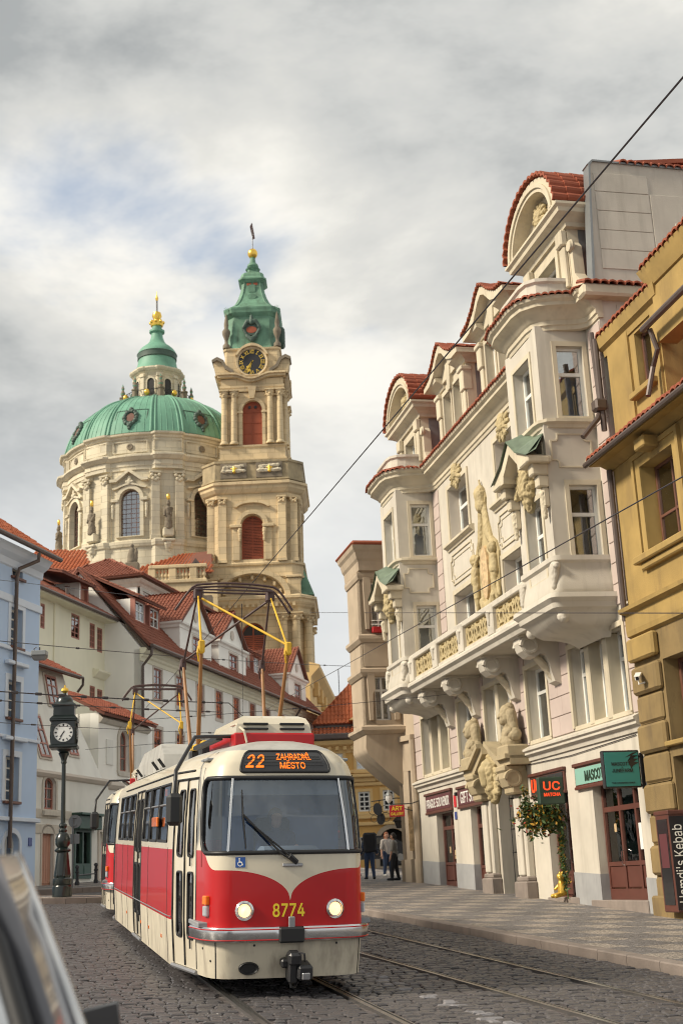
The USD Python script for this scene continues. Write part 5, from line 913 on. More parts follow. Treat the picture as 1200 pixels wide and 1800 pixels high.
def cornice(P, z0, z1, out, m='church_stone', parent=None, name='cornice'):
    h = z1-z0; return obj(parent or BT, name, tw(stackp(P, [(0.0, z0), (out*0.15, z0+0.05*h), (out*0.2, z0+0.3*h), (out*0.45, z0+0.4*h), (out*0.75, z0+0.6*h), (out*0.8, z0+0.75*h), (out, z0+0.8*h), (out, z0+0.93*h), (0.0, z1+0.12*h)])), m)
def opened(name, hw, yf, z0, z1, shape, th=0.8, m='church_stone'):
    V, F = prism(sbox(-hw, z0, hw, z1).difference(shape), 0.0, th); V = V.copy(); V[:, 1] += yf; return obj(BT, name, tw((V, F)), m)
class TFc:  # front frame of the tower for window(): u to the right, w towards the viewer
    def __init__(s, yf): s.yf = yf
    def to(s, VF): V, F = VF; return tw((np.c_[V[:, 0], s.yf-V[:, 1], V[:, 2]], F[:, ::-1]))
class TSc:  # right side
    def __init__(s, xf, yc): s.xf, s.yc = xf, yc
    def to(s, VF): V, F = VF; return tw((np.c_[s.xf+V[:, 1], s.yc+V[:, 0], V[:, 2]], F))
def capital(c, r, h, parent, m='church_stone'):
    g = np.random.default_rng(3); x, y, z = c; prt = [revolve([(0, 0), (r*1.05, 0), (r*1.1, h*0.25), (r*1.45, h*0.8), (r*1.5, h)], 10, c)]
    for k in range(8): an = k*math.pi/4; prt.append(ball((x+r*1.25*math.cos(an), y+r*1.25*math.sin(an), z+h*(0.35+0.35*(k % 2))), r*0.36, 1))
    prt.append(box(x-r*1.6, x+r*1.6, y-r*1.6, y+r*1.6, z+h, z+h*1.18)); return obj(parent, 'capital', tw(cat(prt)), m)
def column(x, y, z0, z1, r, m='church_stone'):
    c = obj(BT, 'column', tw(revolve([(r*1.4, z0), (r*1.4, z0+0.18), (r*1.15, z0+0.3), (r*1.02, z0+0.4), (r, z0+1.5), (r*0.88, z1-0.75)], 14, (x, y, 0))), m, smooth=40); capital((x, y, z1-0.75), r, 0.65, c); return c
def pilaster(x0, x1, y, z0, z1, d=0.22, m='church_stone', side=False):
    c = obj(BT, 'pilaster', tw(cbox(x0, x1, y-d, y+0.05, z0, z1-0.7, 0.03)), m); xm = (x0+x1)/2
    g = np.random.default_rng(5); obj(c, 'capital', tw(cat([cbox(x0-0.08, x1+0.08, y-d-0.1, y+0.05, z1-0.16, z1, 0.03), cbox(x0-0.02, x1+0.02, y-d-0.03, y+0.05, z1-0.75, z1-0.68, 0.01)]+[ball((xm+dx, y-d-0.03, z1-0.45+dz), 0.17, 1) for dx, dz in ((-0.28, 0.12), (0.28, 0.12), (0, -0.05), (-0.2, -0.15), (0.2, -0.15))])), m); obj(c, 'pilaster_base', tw(cbox(x0-0.07, x1+0.07, y-d-0.08, y+0.05, z0, z0+0.35, 0.03)), m); return c
# lower storeys
P0 = sq(5.75, 1.2)
sh0 = arch(-1.25, 1.25, 22.5, 27.0)
stage_('lower_stage', sq(5.5, 1.2, yc=6.2), [(0, 1), (0, 30.4)]); opened('lower_front', 4.5, 0.25, 16, 29.4, sh0, 0.6)
window(BT, TFc(0.6), sh0, 0.0, 'shutter_red', 0.16, (0.5,), (0.3, 0.62), 0.14, pane='interior_dark', d=0.15)
obj(BT, 'shutter', tw(cat([box(-1.1, 1.1, 0.62, 0.68, 22.6+0.2*k, 22.6+0.2*k+0.13) for k in range(22)])), 'shutter_red')
for x in (-4.6, -3.3, 3.3, 4.6): column(x, -0.1, 19.5, 29.0, 0.5)
for y in (1.6, 3.0, 9.0): column(5.8, y, 19.5, 29.0, 0.5)
cornice(sq(5.9, 1.1), 29.0, 31.0, 0.95); obj(BT, 'dentils', tw(cat([box(x, x+0.3, -0.75, 0.0, 29.75, 30.1) for x in np.arange(-5, 4.8, 0.62)]+[box(6.2, 6.6, y, y+0.3, 29.75, 30.1) for y in np.arange(1, 11, 0.62)])), 'church_stone', kind='stuff')
obj(BT, 'copper_cap', tw(loft([np.array([(4.2, 1.0, 31.2), (6.6, 1.0, 31.2), (6.6, 8, 31.2), (4.2, 8, 31.2)]), np.array([(4.2, 2.0, 34.2), (5.5, 2.0, 34.2), (5.5, 7, 34.2), (4.2, 7, 34.2)])])), 'copper')
# segmental pediment
for r_, w_, d_ in ((4.1, 0.55, 0.9), (3.75, 0.3, 0.65)):
    o = arch(-r_, r_, 31.0, 31.0, r_*0.72, 25).difference(arch(-r_+w_, r_-w_, 30.9, 31.0, (r_-w_)*0.70, 25)).intersection(sbox(-9, 31.0, 9, 40)); obj(BT, 'arched_pediment', TFc(0.3).to(prism(o, 0.0, d_)), 'church_stone')
obj(BT, 'pediment_modillions', tw(cat([cbox(3.1*math.cos(a)-0.14, 3.1*math.cos(a)+0.14, -0.3, 0.3, 31+2.1*math.sin(a)-0.22, 31+2.1*math.sin(a)+0.22, 0.03) for a in np.linspace(0.25, math.pi-0.25, 7)])), 'church_stone', kind='stuff')
stage_('middle_base', sq(5.45, 1.2, yc=6.05), [(0, 30.5), (0, 33.2), (0.14, 33.25), (0.14, 33.45), (0, 33.5), (0, 34.6), (0.16, 34.65), (0.2, 34.85), (0.05, 35.0)])
for x0, x1 in ((-5.2, -3.7), (3.7, 5.2)): obj(BT, 'pedestal', tw(cat([cbox(x0, x1, 0.15, 0.9, 31.1, 33.0, 0.08), cbox(x0-0.15, x1+0.15, 0.0, 0.9, 33.0, 33.3, 0.05)])), 'church_stone')
# middle storey with the tall shuttered window
sh1 = arch(-1.2, 1.2, 35.3, 39.1)
stage_('middle_stage', sq(5.0, 1.4, yc=6.3), [(0, 34.9), (0, 43.0)]); opened('middle_front', 3.75, 0.55, 34.95, 42.6, sh1, 0.75)
wn = window(BT, TFc(1.05), sh1, 0.0, 'shutter_red', 0.16, (0.5,), (0.32, 0.76), 0.14, pane='interior_dark', d=0.15)
for k in range(27):
    z = 35.5+0.175*k
    if z < 40.0: hw = 1.06 if z < 39.1 else math.sqrt(max(0.05, 1.1**2-(z-39.1)**2)); obj(BT, 'shutter_slat', tw(box(-hw, hw, 1.02, 1.1, z, z+0.11)), 'shutter_red')
obj(BT, 'window_arch', TFc(0.55).to(prism(arch(-1.75, 1.75, 39.1, 39.1, 1.75, 21).difference(arch(-1.28, 1.28, 38, 39.1, 1.28, 21)).intersection(sbox(-3, 39.1, 3, 42)), 0.0, 0.28)), 'church_stone')
for sx in (-1, 1):
    a, b = sorted((sx*1.22, sx*2.3)); obj(BT, 'impost', tw(cbox(a-0.1, b+0.1, 0.1, 0.6, 38.85, 39.2, 0.04)), 'church_stone'); obj(BT, 'window_pillar', tw(cbox(sx*1.75-0.4, sx*1.75+0.4, 0.4, 0.6, 35.2, 38.85, 0.03)), 'church_stone')
    obj(BT, 'garland', tw(blob([(((sx*1.35, 0.3, 38.6), 0.22), ((sx*1.32, 0.32, 37.4), 0.12))], 0.12, 0.08, 3)), 'church_stone', smooth=True)
o = arch(-1.95, 1.95, 41.15, 41.15, 0.75, 21); obj(BT, 'window_hood', TFc(0.55).to(prism(o.difference(arch(-1.7, 1.7, 41.0, 41.0, 0.62, 21)), 0.0, 0.4)), 'church_stone')
for x0, x1 in ((-4.95, -4.15), (-3.7, -2.8), (2.8, 3.7), (4.15, 4.95)): pilaster(x0, x1, 0.55 if abs(x0) < 4 else 0.95, 34.95, 42.3)
for y in (2.2, 3.6, 8.6): obj(BT, 'pilaster', tw(cat([cbox(4.95, 5.25, y-0.45, y+0.45, 34.95, 41.5, 0.03), cbox(4.95, 5.4, y-0.52, y+0.52, 41.5, 42.3, 0.1)])), 'church_stone')
cornice(sq(5.1, 1.3, yc=5.9), 42.2, 43.9, 0.95)
P2 = sq(5.15, 1.3, yc=5.75); stage_('balcony', P2, [(0.55, 43.95), (0.55, 44.1), (0.4, 44.12), (0.4, 45.5), (0.52, 45.55), (0.52, 45.75), (0.0, 45.8)], 'weathered_stone')
for a, b in ((-3.4, -0.5), (0.5, 3.4)):
    pts = [sbox(a, 44.15, b, 45.5).difference(unary_union([Point(a+0.35+0.55*k, 44.45+0.42*(j % 2)+0.3*(j > 1)).buffer(0.13) for k in range(5) for j in range(3)]))]
    obj(BT, 'parapet_panel', tw((lambda A: (A[0]+[0, 0.05, 0], A[1]))(cbox(a, b, -0.02, 0.2, 44.15, 45.5, 0.02))), 'dark_stone'); obj(BT, 'gilded_ornament', tw(blob([(((a+1.5, -0.05, 44.75), 0.2), ((a+1.5, -0.06, 45.05), 0.16)), (((a+1.25, -.05, 45.0), .1), ((a+1.75, -.05, 45.0), .1))], 0.1, 0.04, 5)), 'gold', smooth=True)
    obj(BT, 'parapet_carving', tw(rough(blob([(((a+0.3, 0.0, 44.8), 0.16), ((b-0.3, 0.0, 44.8), 0.16)), (((a+.4, 0, 45.1), .14), ((b-.4, 0, 45.2), .14))], 0.12, 0.1, 4), 0.06, 5)), 'drum_stone', smooth=True)
# belfry
stage_('belfry_base', sq(3.6, 0.0, yc=6.0), [(0.1, 43.9), (0.1, 46.3), (0.24, 46.4), (0.24, 46.6), (0.08, 46.65), (0.08, 47.8), (0.22, 47.9), (0.26, 48.1), (0, 48.2)])
sh2 = arch(-1.12, 1.12, 48.2, 52.3); YB2 = 2.45
stage_('belfry', sq(3.3, 0.0, yc=6.55), [(0, 48.1), (0, 56)]); opened('belfry_front', 3.42, YB2, 48.15, 54.4, sh2, 0.6)
window(BT, TFc(YB2+0.35), sh2, 0.0, 'shutter_red', 0.12, (0.5,), (0.28, 0.52, 0.76), 0.07, pane='shutter_red', d=0.1)
obj(BT, 'round_opening', tw(cat([revolve([(0, 0), (0.16, 0), (0.16, 0.05), (0, 0.05)], 12) for _ in (0,)])), 'clock_black') if False else None
for sx in (-1, 1): obj(BT, 'round_opening', TFc(YB2+0.33).to((lambda A: (np.c_[A[0][:, 0]+sx*0.34, A[0][:, 2], A[0][:, 1]+52.75], A[1]))(revolve([(0, 0), (0.17, 0), (0.17, 0.05), (0, 0.05)], 12))), 'clock_black')
obj(BT, 'window_arch', TFc(YB2).to(prism(arch(-1.5, 1.5, 48.2, 52.3, 1.5, 21).difference(sh2), 0.0, 0.2)), 'church_stone')
for sx in (-1, 1): obj(BT, 'impost', tw(cbox(sx*1.5-0.45, sx*1.5+0.45, YB2-0.3, YB2+0.05, 51.9, 52.15, 0.03)), 'church_stone')
obj(BT, 'keystone', tw(loft([np.array([(-0.25, YB2-0.4, 53.6), (0.25, YB2-0.4, 53.6), (0.25, YB2+0.1, 53.6), (-0.25, YB2+0.1, 53.6)]), np.array([(-0.5, YB2-0.45, 55.0), (0.5, YB2-0.45, 55.0), (0.5, YB2+0.1, 55.0), (-0.5, YB2+0.1, 55.0)])])), 'church_stone')
for x in (-3.15, -2.05, 2.05, 3.15): column(x, YB2-0.25, 48.2, 54.5, 0.36)
for y in (3.2, 4.4, 8.2, 9.3): column(3.6, y, 48.2, 54.5, 0.36)
stage_('entablature', sq(3.55, 0.0, yc=5.85), [(0.0, 54.5), (0.05, 54.9), (0.12, 54.95), (0.12, 55.2), (0.0, 55.25), (0, 56.0)])
# wavy cornice below the clock and the scrolled gable ends
xx = np.linspace(-3.9, 3.9, 41); wav = np.where(np.abs(xx) < 2.2, -0.62*np.cos(xx/2.2*math.pi/2)**2, 0.0)
for o0, h0, dz in ((0.42, 0.28, 0.0), (0.68, 0.2, 0.26)):
    V = loft([np.c_[xx, np.full(41, YB2-0.2-o0), 56.1+wav+dz], np.c_[xx, np.full(41, YB2-0.2-o0), 56.1+wav+dz+h0], np.c_[xx, np.full(41, YB2+1.0), 56.1+wav+dz+h0], np.c_[xx, np.full(41, YB2+1.0), 56.1+wav+dz], np.c_[xx, np.full(41, YB2-0.2-o0), 56.1+wav+dz]], False, False); obj(BT, 'wavy_cornice', tw(V), 'church_stone')
cornice(sq(3.7, 0.0, dep=3.4, yc=6.3), 55.8, 56.6, 0.55)
for sx in (-1, 1):
    c = [(sx*2.2, 56.4), (sx*4.1, 56.4), (sx*4.3, 57.4), (sx*4.35, 58.1), (sx*3.9, 58.35), (sx*3.3, 58.0), (sx*2.9, 57.2), (sx*2.2, 56.75)]
    V, F = prism(Polygon(c), YB2-0.55, YB2+1.2); obj(BT, 'gable_scroll', tw((V, F)), 'church_stone'); c2 = LineString([c[-1], c[-2], c[-3], c[-4], c[3]]).buffer(0.17); obj(BT, 'scroll_moulding', tw(prism(c2, YB2-0.85, YB2+1.2)), 'dark_stone')
V, F = prism(Polygon([(2.2, 56.4), (9.8, 56.4), (9.9, 58.1), (9.2, 58.3), (8.0, 57.0), (4.0, 57.0), (2.9, 58.3), (2.1, 58.1)]), 3.4, 4.2); obj(BT, 'gable_scroll', tw((np.c_[V[:, 1], V[:, 0], V[:, 2]], F)), 'church_stone')
stage_('clock_stage', sq(3.15, 0.25, yc=5.9), [(0, 56.4), (0, 59.6), (0.15, 59.65), (0.2, 59.85), (0.0, 59.95)])
YC = 2.72; ck = obj(BT, 'clock_face', TFc(YC).to((lambda A: (np.c_[A[0][:, 0], A[0][:, 2], A[0][:, 1]+58.15], A[1]))(revolve([(0, 0), (1.6, 0), (1.6, 0.1), (0, 0.1)], 40))), 'clock_black')
obj(ck, 'clock_rim', TFc(YC).to((lambda A: (np.c_[A[0][:, 0], A[0][:, 2], A[0][:, 1]+58.15], A[1]))(revolve([(1.58, 0), (1.58, 0.2), (1.8, 0.24), (1.85, 0.05), (1.85, 0)], 40))), 'church_stone')
hood = arch(-2.0, 2.0, 58.2, 58.2, 2.05, 25).difference(arch(-1.78, 1.78, 57, 58.2, 1.8, 25)).intersection(sbox(-3, 58.9, 3, 62)); obj(BT, 'clock_hood', TFc(YC).to(prism(hood, -0.3, 0.5)), 'church_stone')
for k, s_ in enumerate(('XII', 'I', 'II', 'III', 'IIII', 'V', 'VI', 'VII', 'VIII', 'IX', 'X', 'XI')):
    an = math.pi/2-k*math.pi/6; A = text(s_, 0.40, 0.02, True); V = A[0].copy(); V[:, 0] -= (V[:, 0].min()+V[:, 0].max())/2; V[:, 0] *= min(1.0, 0.5/np.ptp(V[:, 0])); V[:, 1] -= 0.2
    rd, tn = np.array([math.cos(an), 0, math.sin(an)]), np.array([math.sin(an), 0, -math.cos(an)]); q = np.array([0, YC-0.1, 58.15])+rd*1.25; W_ = q+V[:, :1]*tn+V[:, 1:2]*rd+V[:, 2:3]*np.array([0, -1.0, 0]); obj(ck, 'numeral', tw((W_, A[1])), 'gold')
for an, L, wd in ((math.radians(237), 1.05, 0.11), (math.radians(250), 1.35, 0.08)):
    d = np.array([math.cos(an), math.sin(an)]); n = np.array([-d[1], d[0]]); pg = Polygon([-0.25*d+n*wd*0.5, -0.25*d-n*wd*0.5, L*0.6*d-n*wd, L*0.72*d-n*wd*2.4, L*d, L*0.72*d+n*wd*2.4, L*0.6*d+n*wd]); V, F = prism(affinity.translate(pg, 0, 58.15), 0.11, 0.13); obj(ck, 'clock_hand', TFc(YC).to((V, F)), 'gold')
for sx in (-1, 1): obj(BT, 'corner_urn', tw(revolve([(0.42, 60.0), (0.42, 60.3), (0.2, 60.5), (0.2, 60.8), (0.45, 61.3), (0.48, 61.6), (0.22, 61.9), (0.28, 62.2), (0.16, 62.8), (0.02, 63.3)], 12, (sx*2.95, 2.95, 0))), 'dark_stone', smooth=40); st_ = obj(BT, 'urn_star', tw(cat([tube([(sx*2.95-0.3*math.cos(a), 2.95, 63.6-0.3*math.sin(a)), (sx*2.95+0.3*math.cos(a), 2.95, 63.6+0.3*math.sin(a))], [0.02, 0.02], 4) for a in np.linspace(0, math.pi, 5)[:-1]])), 'copper')
# copper roofs
def sqr(h, ch): return sq(h, h*ch, yc=6.0)
def oct_loft(name, prof, m='copper', ch=0.28): return obj(BT, name, tw(loft([np.c_[sqr(h, ch), np.full(8, z)] for h, z in prof])), m)
oct_loft('copper_roof', [(3.25, 59.9), (3.1, 60.15), (3.02, 60.4), (2.92, 60.9), (2.85, 61.6), (2.80, 63.1)])
oct_loft('roof_cornice', [(2.82, 63.0), (2.95, 63.1), (3.2, 63.3), (3.25, 63.5), (3.3, 63.62), (3.32, 63.75), (2.9, 64.0), (2.75, 64.05)])
oct_loft('copper_spire', [(2.72, 64.0), (2.35, 64.35), (2.0, 64.85), (1.7, 65.5), (1.48, 66.2), (1.33, 66.9), (1.26, 67.5)])
oct_loft('roof_cornice', [(1.26, 67.45), (1.35, 67.5), (1.55, 67.72), (1.66, 67.8), (1.66, 67.95), (1.4, 68.2), (1.35, 68.5), (1.2, 68.75), (0.85, 68.95), (0.6, 69.1), (0.58, 69.4)])
obj(BT, 'roof_dormer', TFc(3.1).to(cat([prism(affinity.scale(Point(0, 61.75).buffer(1, 12), 0.95, 0.62), 0.0, 0.42)])), 'copper_dark'); obj(BT, 'dormer_hood', TFc(3.1).to(rough(blob([(((-0.95, 0.45, 61.8), 0.16), ((-0.5, 0.5, 62.35), 0.22)), (((-0.5, 0.5, 62.35), 0.22), ((0.5, 0.5, 62.35), 0.22)), (((0.5, 0.5, 62.35), 0.22), ((0.95, 0.45, 61.8), 0.16)), (((0, .5, 62.3), .3), ((0, .5, 62.8), .16)), (((-0.5, .4, 61.0), .2), ((0, .45, 60.7), .26)), (((0.5, .4, 61.0), .2), ((0, .45, 60.7), .26)), (((-.95, .4, 61.7), .14), ((-.5, .4, 61.05), .16)), (((.95, .4, 61.7), .14), ((.5, .4, 61.05), .16))], 0.12, 0.03, 4), 0.03, 3)), 'copper_dark', smooth=True)
obj(BT, 'dormer_window', TFc(3.1).to(prism(affinity.scale(Point(0, 61.6).buffer(1, 12), 0.6, 0.3), 0.42, 0.46)), 'shutter_red')
obj(BT, 'side_dormer', tw(cat([cbox(2.8, 3.7, 5.2, 6.8, 60.9, 62.6, 0.2)])), 'copper_dark')
for z0, z1 in ((66.2, 67.1),): obj(BT, 'spire_panel', TFc(6.0-1.42).to(prism(sbox(-0.35, z0, 0.35, z1), 0, 0.12)), 'copper')
obj(BT, 'spire_oval', TFc(6.0-1.75).to(prism(affinity.scale(Point(0, 65.55).buffer(1, 12), 0.5, 0.34), -0.1, 0.10)), 'copper')
for sx in (-1, 1): obj(BT, 'roof_opening', TFc(6.0-1.29).to(prism(sbox(sx*0.38-0.26, 67.12, sx*0.38+0.26, 67.4), 0.0, 0.06)), 'shutter_red')
for sx in (-1, 1): obj(BT, 'roof_rib', tw(tube([(sx*h*0.72, 6-h-0.03, z) for h, z in [(2.72, 64.0), (2.35, 64.35), (2.0, 64.85), (1.7, 65.5), (1.48, 66.2), (1.33, 66.9), (1.26, 67.5)]], 0.07, 5)), 'copper')
obj(BT, 'finial', tw(revolve([(0.58, 69.3), (0.85, 69.5), (0.9, 69.6), (0.55, 69.75), (0.7, 69.95), (0.62, 70.2), (0.4, 70.35), (0.3, 70.9), (0.34, 71.0), (0.2, 71.1)], 14, (0, 6, 0))), 'copper', smooth=40); obj(BT, 'golden_ball', tw(ball((0, 6, 71.6), 0.60, 3)), 'gold', smooth=True)
obj(BT, 'spire_rod', tw(tube([(0, 6, 72.1), (0, 6, 75.4)], [0.07, 0.03], 6)), 'black_iron'); obj(BT, 'weather_vane', tw(prism(Polygon([(-0.3, 75.0), (-0.06, 75.5), (0.12, 74.7), (0.3, 73.5), (0.05, 73.4), (-0.15, 74.2)]), 5.97, 6.03)), 'pan_dark')
window(BT, TFc(2.38), sbox(-0.6, 45.9, 0.6, 46.35), 0.02, 'window_redbrown', 0.1, (0.33, 0.66), (), 0.08, pane='pane_far')
obj(BT, 'attached_wall', tw(cat([cbox(-12, -5.2, 5.0, 6.0, 20, 33.6, 0.1)])), 'drum_stone')

# ------------------------------------------------------------------ the great dome
DX, DY, DR = -22.05, 150.0, 10.7
DM = thing('church_dome', 'round cream church drum with a huge green copper dome and small lantern', 'dome', at=(DX, DY, 3)); A0 = math.radians(-98.5)
LZO, LZN = [0, 59.85, 63.5, 64.4, 65.55, 66.4, 67.75, 69.3, 70.2, 72.05, 74.4], [0, 59.85, 61.8, 62.9, 64.5, 65.4, 66.7, 68.2, 69.1, 71.3, 74.1]
dc = lambda VF: (np.asarray(VF[0])+[DX, DY, 0], VF[1])
def ringpoly(r, n=96, piers=0.0):
    P = []
    for k in range(n):
        a = 2*math.pi*k/n; da = (math.degrees(a-A0) % 45); rr = r+(piers if 13.5 <= da <= 31.5 else 0.0); P.append((rr*math.cos(a), rr*math.sin(a)))
    return np.array(P)
def dstage(name, prof, m='drum_stone', piers=0.45, n=160, r=0.0, **k): return obj(DM, name, dc(loft([np.c_[ringpoly(DR+o, n, piers), np.full(n, z)] for o, z in prof])), m, **k)
dstage('lower_drum', [(0.3, 10), (0.3, 37.9), (0.5, 38.0), (0.6, 38.3), (0.62, 38.6), (0.2, 38.8)])
def radial(a): return np.array([math.cos(a), math.sin(a), 0]), np.array([-math.sin(a), math.cos(a), 0])
class RFc:
    """A frame on the drum at angle a; u to the right as seen from outside, w outwards."""
    def __init__(s, a, r): s.n, t = radial(a); s.t = t; s.r = r
    def to(s, VF): V, F = VF; return np.array([DX, DY, 0])+s.n*(s.r+V[:, 1:2])+s.t*V[:, :1]+np.array([0, 0, 1.0])*V[:, 2:3], F[:, ::-1]
core = obj(DM, 'drum_core', dc(loft([np.c_[ringpoly(DR-1.0, 96), np.full(96, z)] for z in (38, 49)])), 'interior_dark')
for k in range(8):
    a = A0+k*math.pi/4; 
    if math.sin(a) > 0.55: continue
    f = RFc(a, DR); wsh = arch(-1.2, 1.2, 39.3, 43.6); wp = sbox(-2.65, 38.6, 2.65, 47.3).difference(wsh)
    n_ = 24; V, F = prism(wp, -0.6, 0.0)
    # bend the panel round the drum
    def bent(VF, rr): V, F = VF; an = a+V[:, 0]/rr; q = rr+V[:, 1]; return np.c_[DX+q*np.cos(an), DY+q*np.sin(an), V[:, 2]], F[:, ::-1]
    strips = [prism(wp.intersection(sbox(x, 30, x+0.36, 60)), -0.6, 0.0) for x in np.arange(-2.7, 2.7, 0.36)]
    obj(DM, 'drum_wall', bent(cat([s for s in strips if len(s[0])]), DR), 'drum_stone')
    window(DM, RFc(a, DR-0.45), wsh, 0.0, 'window_brown', 0.09, (0.25, 0.5, 0.75), tuple(np.linspace(0.1, 0.9, 9)), 0.045, pane='pane_far', d=0.08)
    fr = RFc(a, DR-0.12); obj(DM, 'window_arch', fr.to(prism(arch(-1.62, 1.62, 39.2, 43.6, 1.62, 21).difference(wsh), 0.0, 0.32)), 'drum_stone')
    for sx in (-1, 1): obj(DM, 'impost', fr.to(cbox(sx*1.7-0.42, sx*1.7+0.42, 0.0, 0.5, 43.3, 43.65, 0.04)), 'drum_stone'); obj(DM, 'garland', fr.to(blob([(((sx*1.95, 0.3, 42.9), 0.16), ((sx*1.95, 0.3, 41.4), 0.1))], 0.12, 0.05, 4)), 'drum_stone', smooth=True)
    ped = LineString([(-2.25, 45.75), (-1.5, 45.75), (0, 46.9), (1.5, 45.75), (2.25, 45.75)]).buffer(0.16, cap_style=2, join_style=2); obj(DM, 'window_pediment', fr.to(prism(ped, 0, 0.7)), 'drum_stone'); obj(DM, 'pediment_ornament', fr.to(rough(blob([(((-0.3, 0.3, 45.6), 0.22), ((0.3, 0.3, 45.6), 0.22)), (((0, .3, 45.5), .25), ((0, .3, 46.1), .18))], 0.12, 0.06, 4), 0.04, 5)), 'drum_stone', smooth=True)
    cv = LineString([(x, 45.1+0.25*math.cos(x*1.5)) for x in np.linspace(-1.9, 1.9, 15)]).buffer(0.1); obj(DM, 'window_moulding', fr.to(prism(cv, 0, 0.45)), 'drum_stone')
    # pair of pilasters to the right with a statue between them
    a2 = a+math.pi/8; f2 = RFc(a2, DR)
    obj(DM, 'pier_wall', RFc(a2, DR-0.4).to(cbox(-2.0, 2.0, -0.5, 0.42, 38.6, 47.3, 0.02)), 'drum_stone')
    for sx in (-1, 1):
        p = obj(DM, 'pilaster', f2.to(cat([cbox(sx*1.35-0.5, sx*1.35+0.5, -0.3, 0.42, 39.2, 45.6, 0.04), cbox(sx*1.35-0.56, sx*1.35+0.56, -0.3, 0.5, 38.7, 39.25, 0.04)])), 'drum_stone'); obj(p, 'capital', f2.to(cat([cbox(sx*1.35-0.65, sx*1.35+0.65, -0.3, 0.62, 46.4, 46.6, 0.03)]+[ball((sx*1.35+dx, 0.45, 45.9+dz), 0.22, 1) for dx, dz in ((-0.4, 0.3), (0.4, 0.3), (0, 0.15), (-0.25, -0.15), (0.25, -0.15), (0, -0.3))])), 'drum_stone')
    g = np.random.default_rng(k); zz = 39.9
    stt = obj(DM, 'statue', f2.to(rough(blob([(((0, 0.9, zz+0.1), 0.45), ((0, 0.9, zz+1.3), 0.36)), (((0, 0.9, zz+1.3), 0.36), ((0, 0.92, zz+2.1), 0.40)), (((-0.35, 0.92, zz+2.2), 0.2), ((0.35, 0.92, zz+2.2), 0.2)), (((0, 0.94, zz+2.4), 0.13), ((0, 0.98, zz+2.75), 0.24)), (((0.35, 0.95, zz+2.1), 0.16), ((0.25, 1.2, zz+1.5), 0.14)), (((-.35, .95, zz+2.1), .16), ((-.45, 1.1, zz+1.4), .14)), (((0, .95, zz+2.9), .2), ((0, .95, zz+3.2), .1))], 0.12, 0.05, 3), 0.06, 4, k)), 'dark_stone', smooth=True)
    obj(stt, 'statue_console', f2.to(cat([cbox(-0.6, 0.6, 0.0, 1.2, 38.9, 39.9, 0.12), cbox(-0.7, 0.7, 0.0, 1.3, 38.3, 38.6, 0.08)])), 'drum_stone'); obj(stt, 'gilded_halo', f2.to(ball((0, 0.95, zz+3.55), 0.26, 2, (0.8, 0.7, 1.6))), 'gold', smooth=True); obj(stt, 'console_leaf', f2.to(rough(blob([(((0, 0.7, 38.1), 0.55), ((0, 0.4, 36.9), 0.2))], 0.14, 0.08, 3), 0.06, 4)), 'drum_stone', smooth=True)
dstage('entablature', [(-0.9, 47.0), (0.15, 47.0), (0.15, 47.4), (0.25, 47.45), (0.2, 48.0), (0.45, 48.1), (0.75, 48.35), (0.85, 48.4), (0.85, 48.6), (0.4, 48.8), (-0.2, 48.85)])
dstage('attic_drum', [(-0.05, 48.8), (-0.05, 50.7), (0.1, 50.75), (0.2, 50.95), (0.5, 51.1), (0.55, 51.3), (-0.1, 51.45)])
for k in range(16):
    a = A0+k*math.pi/8
    if math.sin(a) < 0.4:
        ww = 1.9 if k % 2 == 0 else 1.5; f = RFc(a, DR-0.14+(0.42 if k % 2 else 0)); o = sbox(-ww, 49.25, ww, 50.35).buffer(0.15); obj(DM, 'attic_panel', f.to(prism(o.difference(o.buffer(-0.1)), 0.0, 0.14)), 'drum_stone')
        if k % 2 == 0: obj(DM, 'attic_rosette', f.to((lambda A: (np.c_[A[0][:, 0], A[0][:, 2], A[0][:, 1]+49.8], A[1]))(revolve([(0, 0.1), (0.36, 0.1), (0.4, 0.2), (0.25, 0.26), (0.1, 0.2), (0, 0.28)], 14))), 'dark_stone')
th = np.linspace(0, math.acos(4.1/(DR+0.1)), 22); dprof = [((DR+0.1)*math.cos(t)+0.35*(1-t/th[-1])**6, 51.4+7.55*math.sin(t)) for t in th]
dv = obj(DM, 'dome_shell', dc(revolve(dprof, 96)), 'copper_bright', smooth=50)
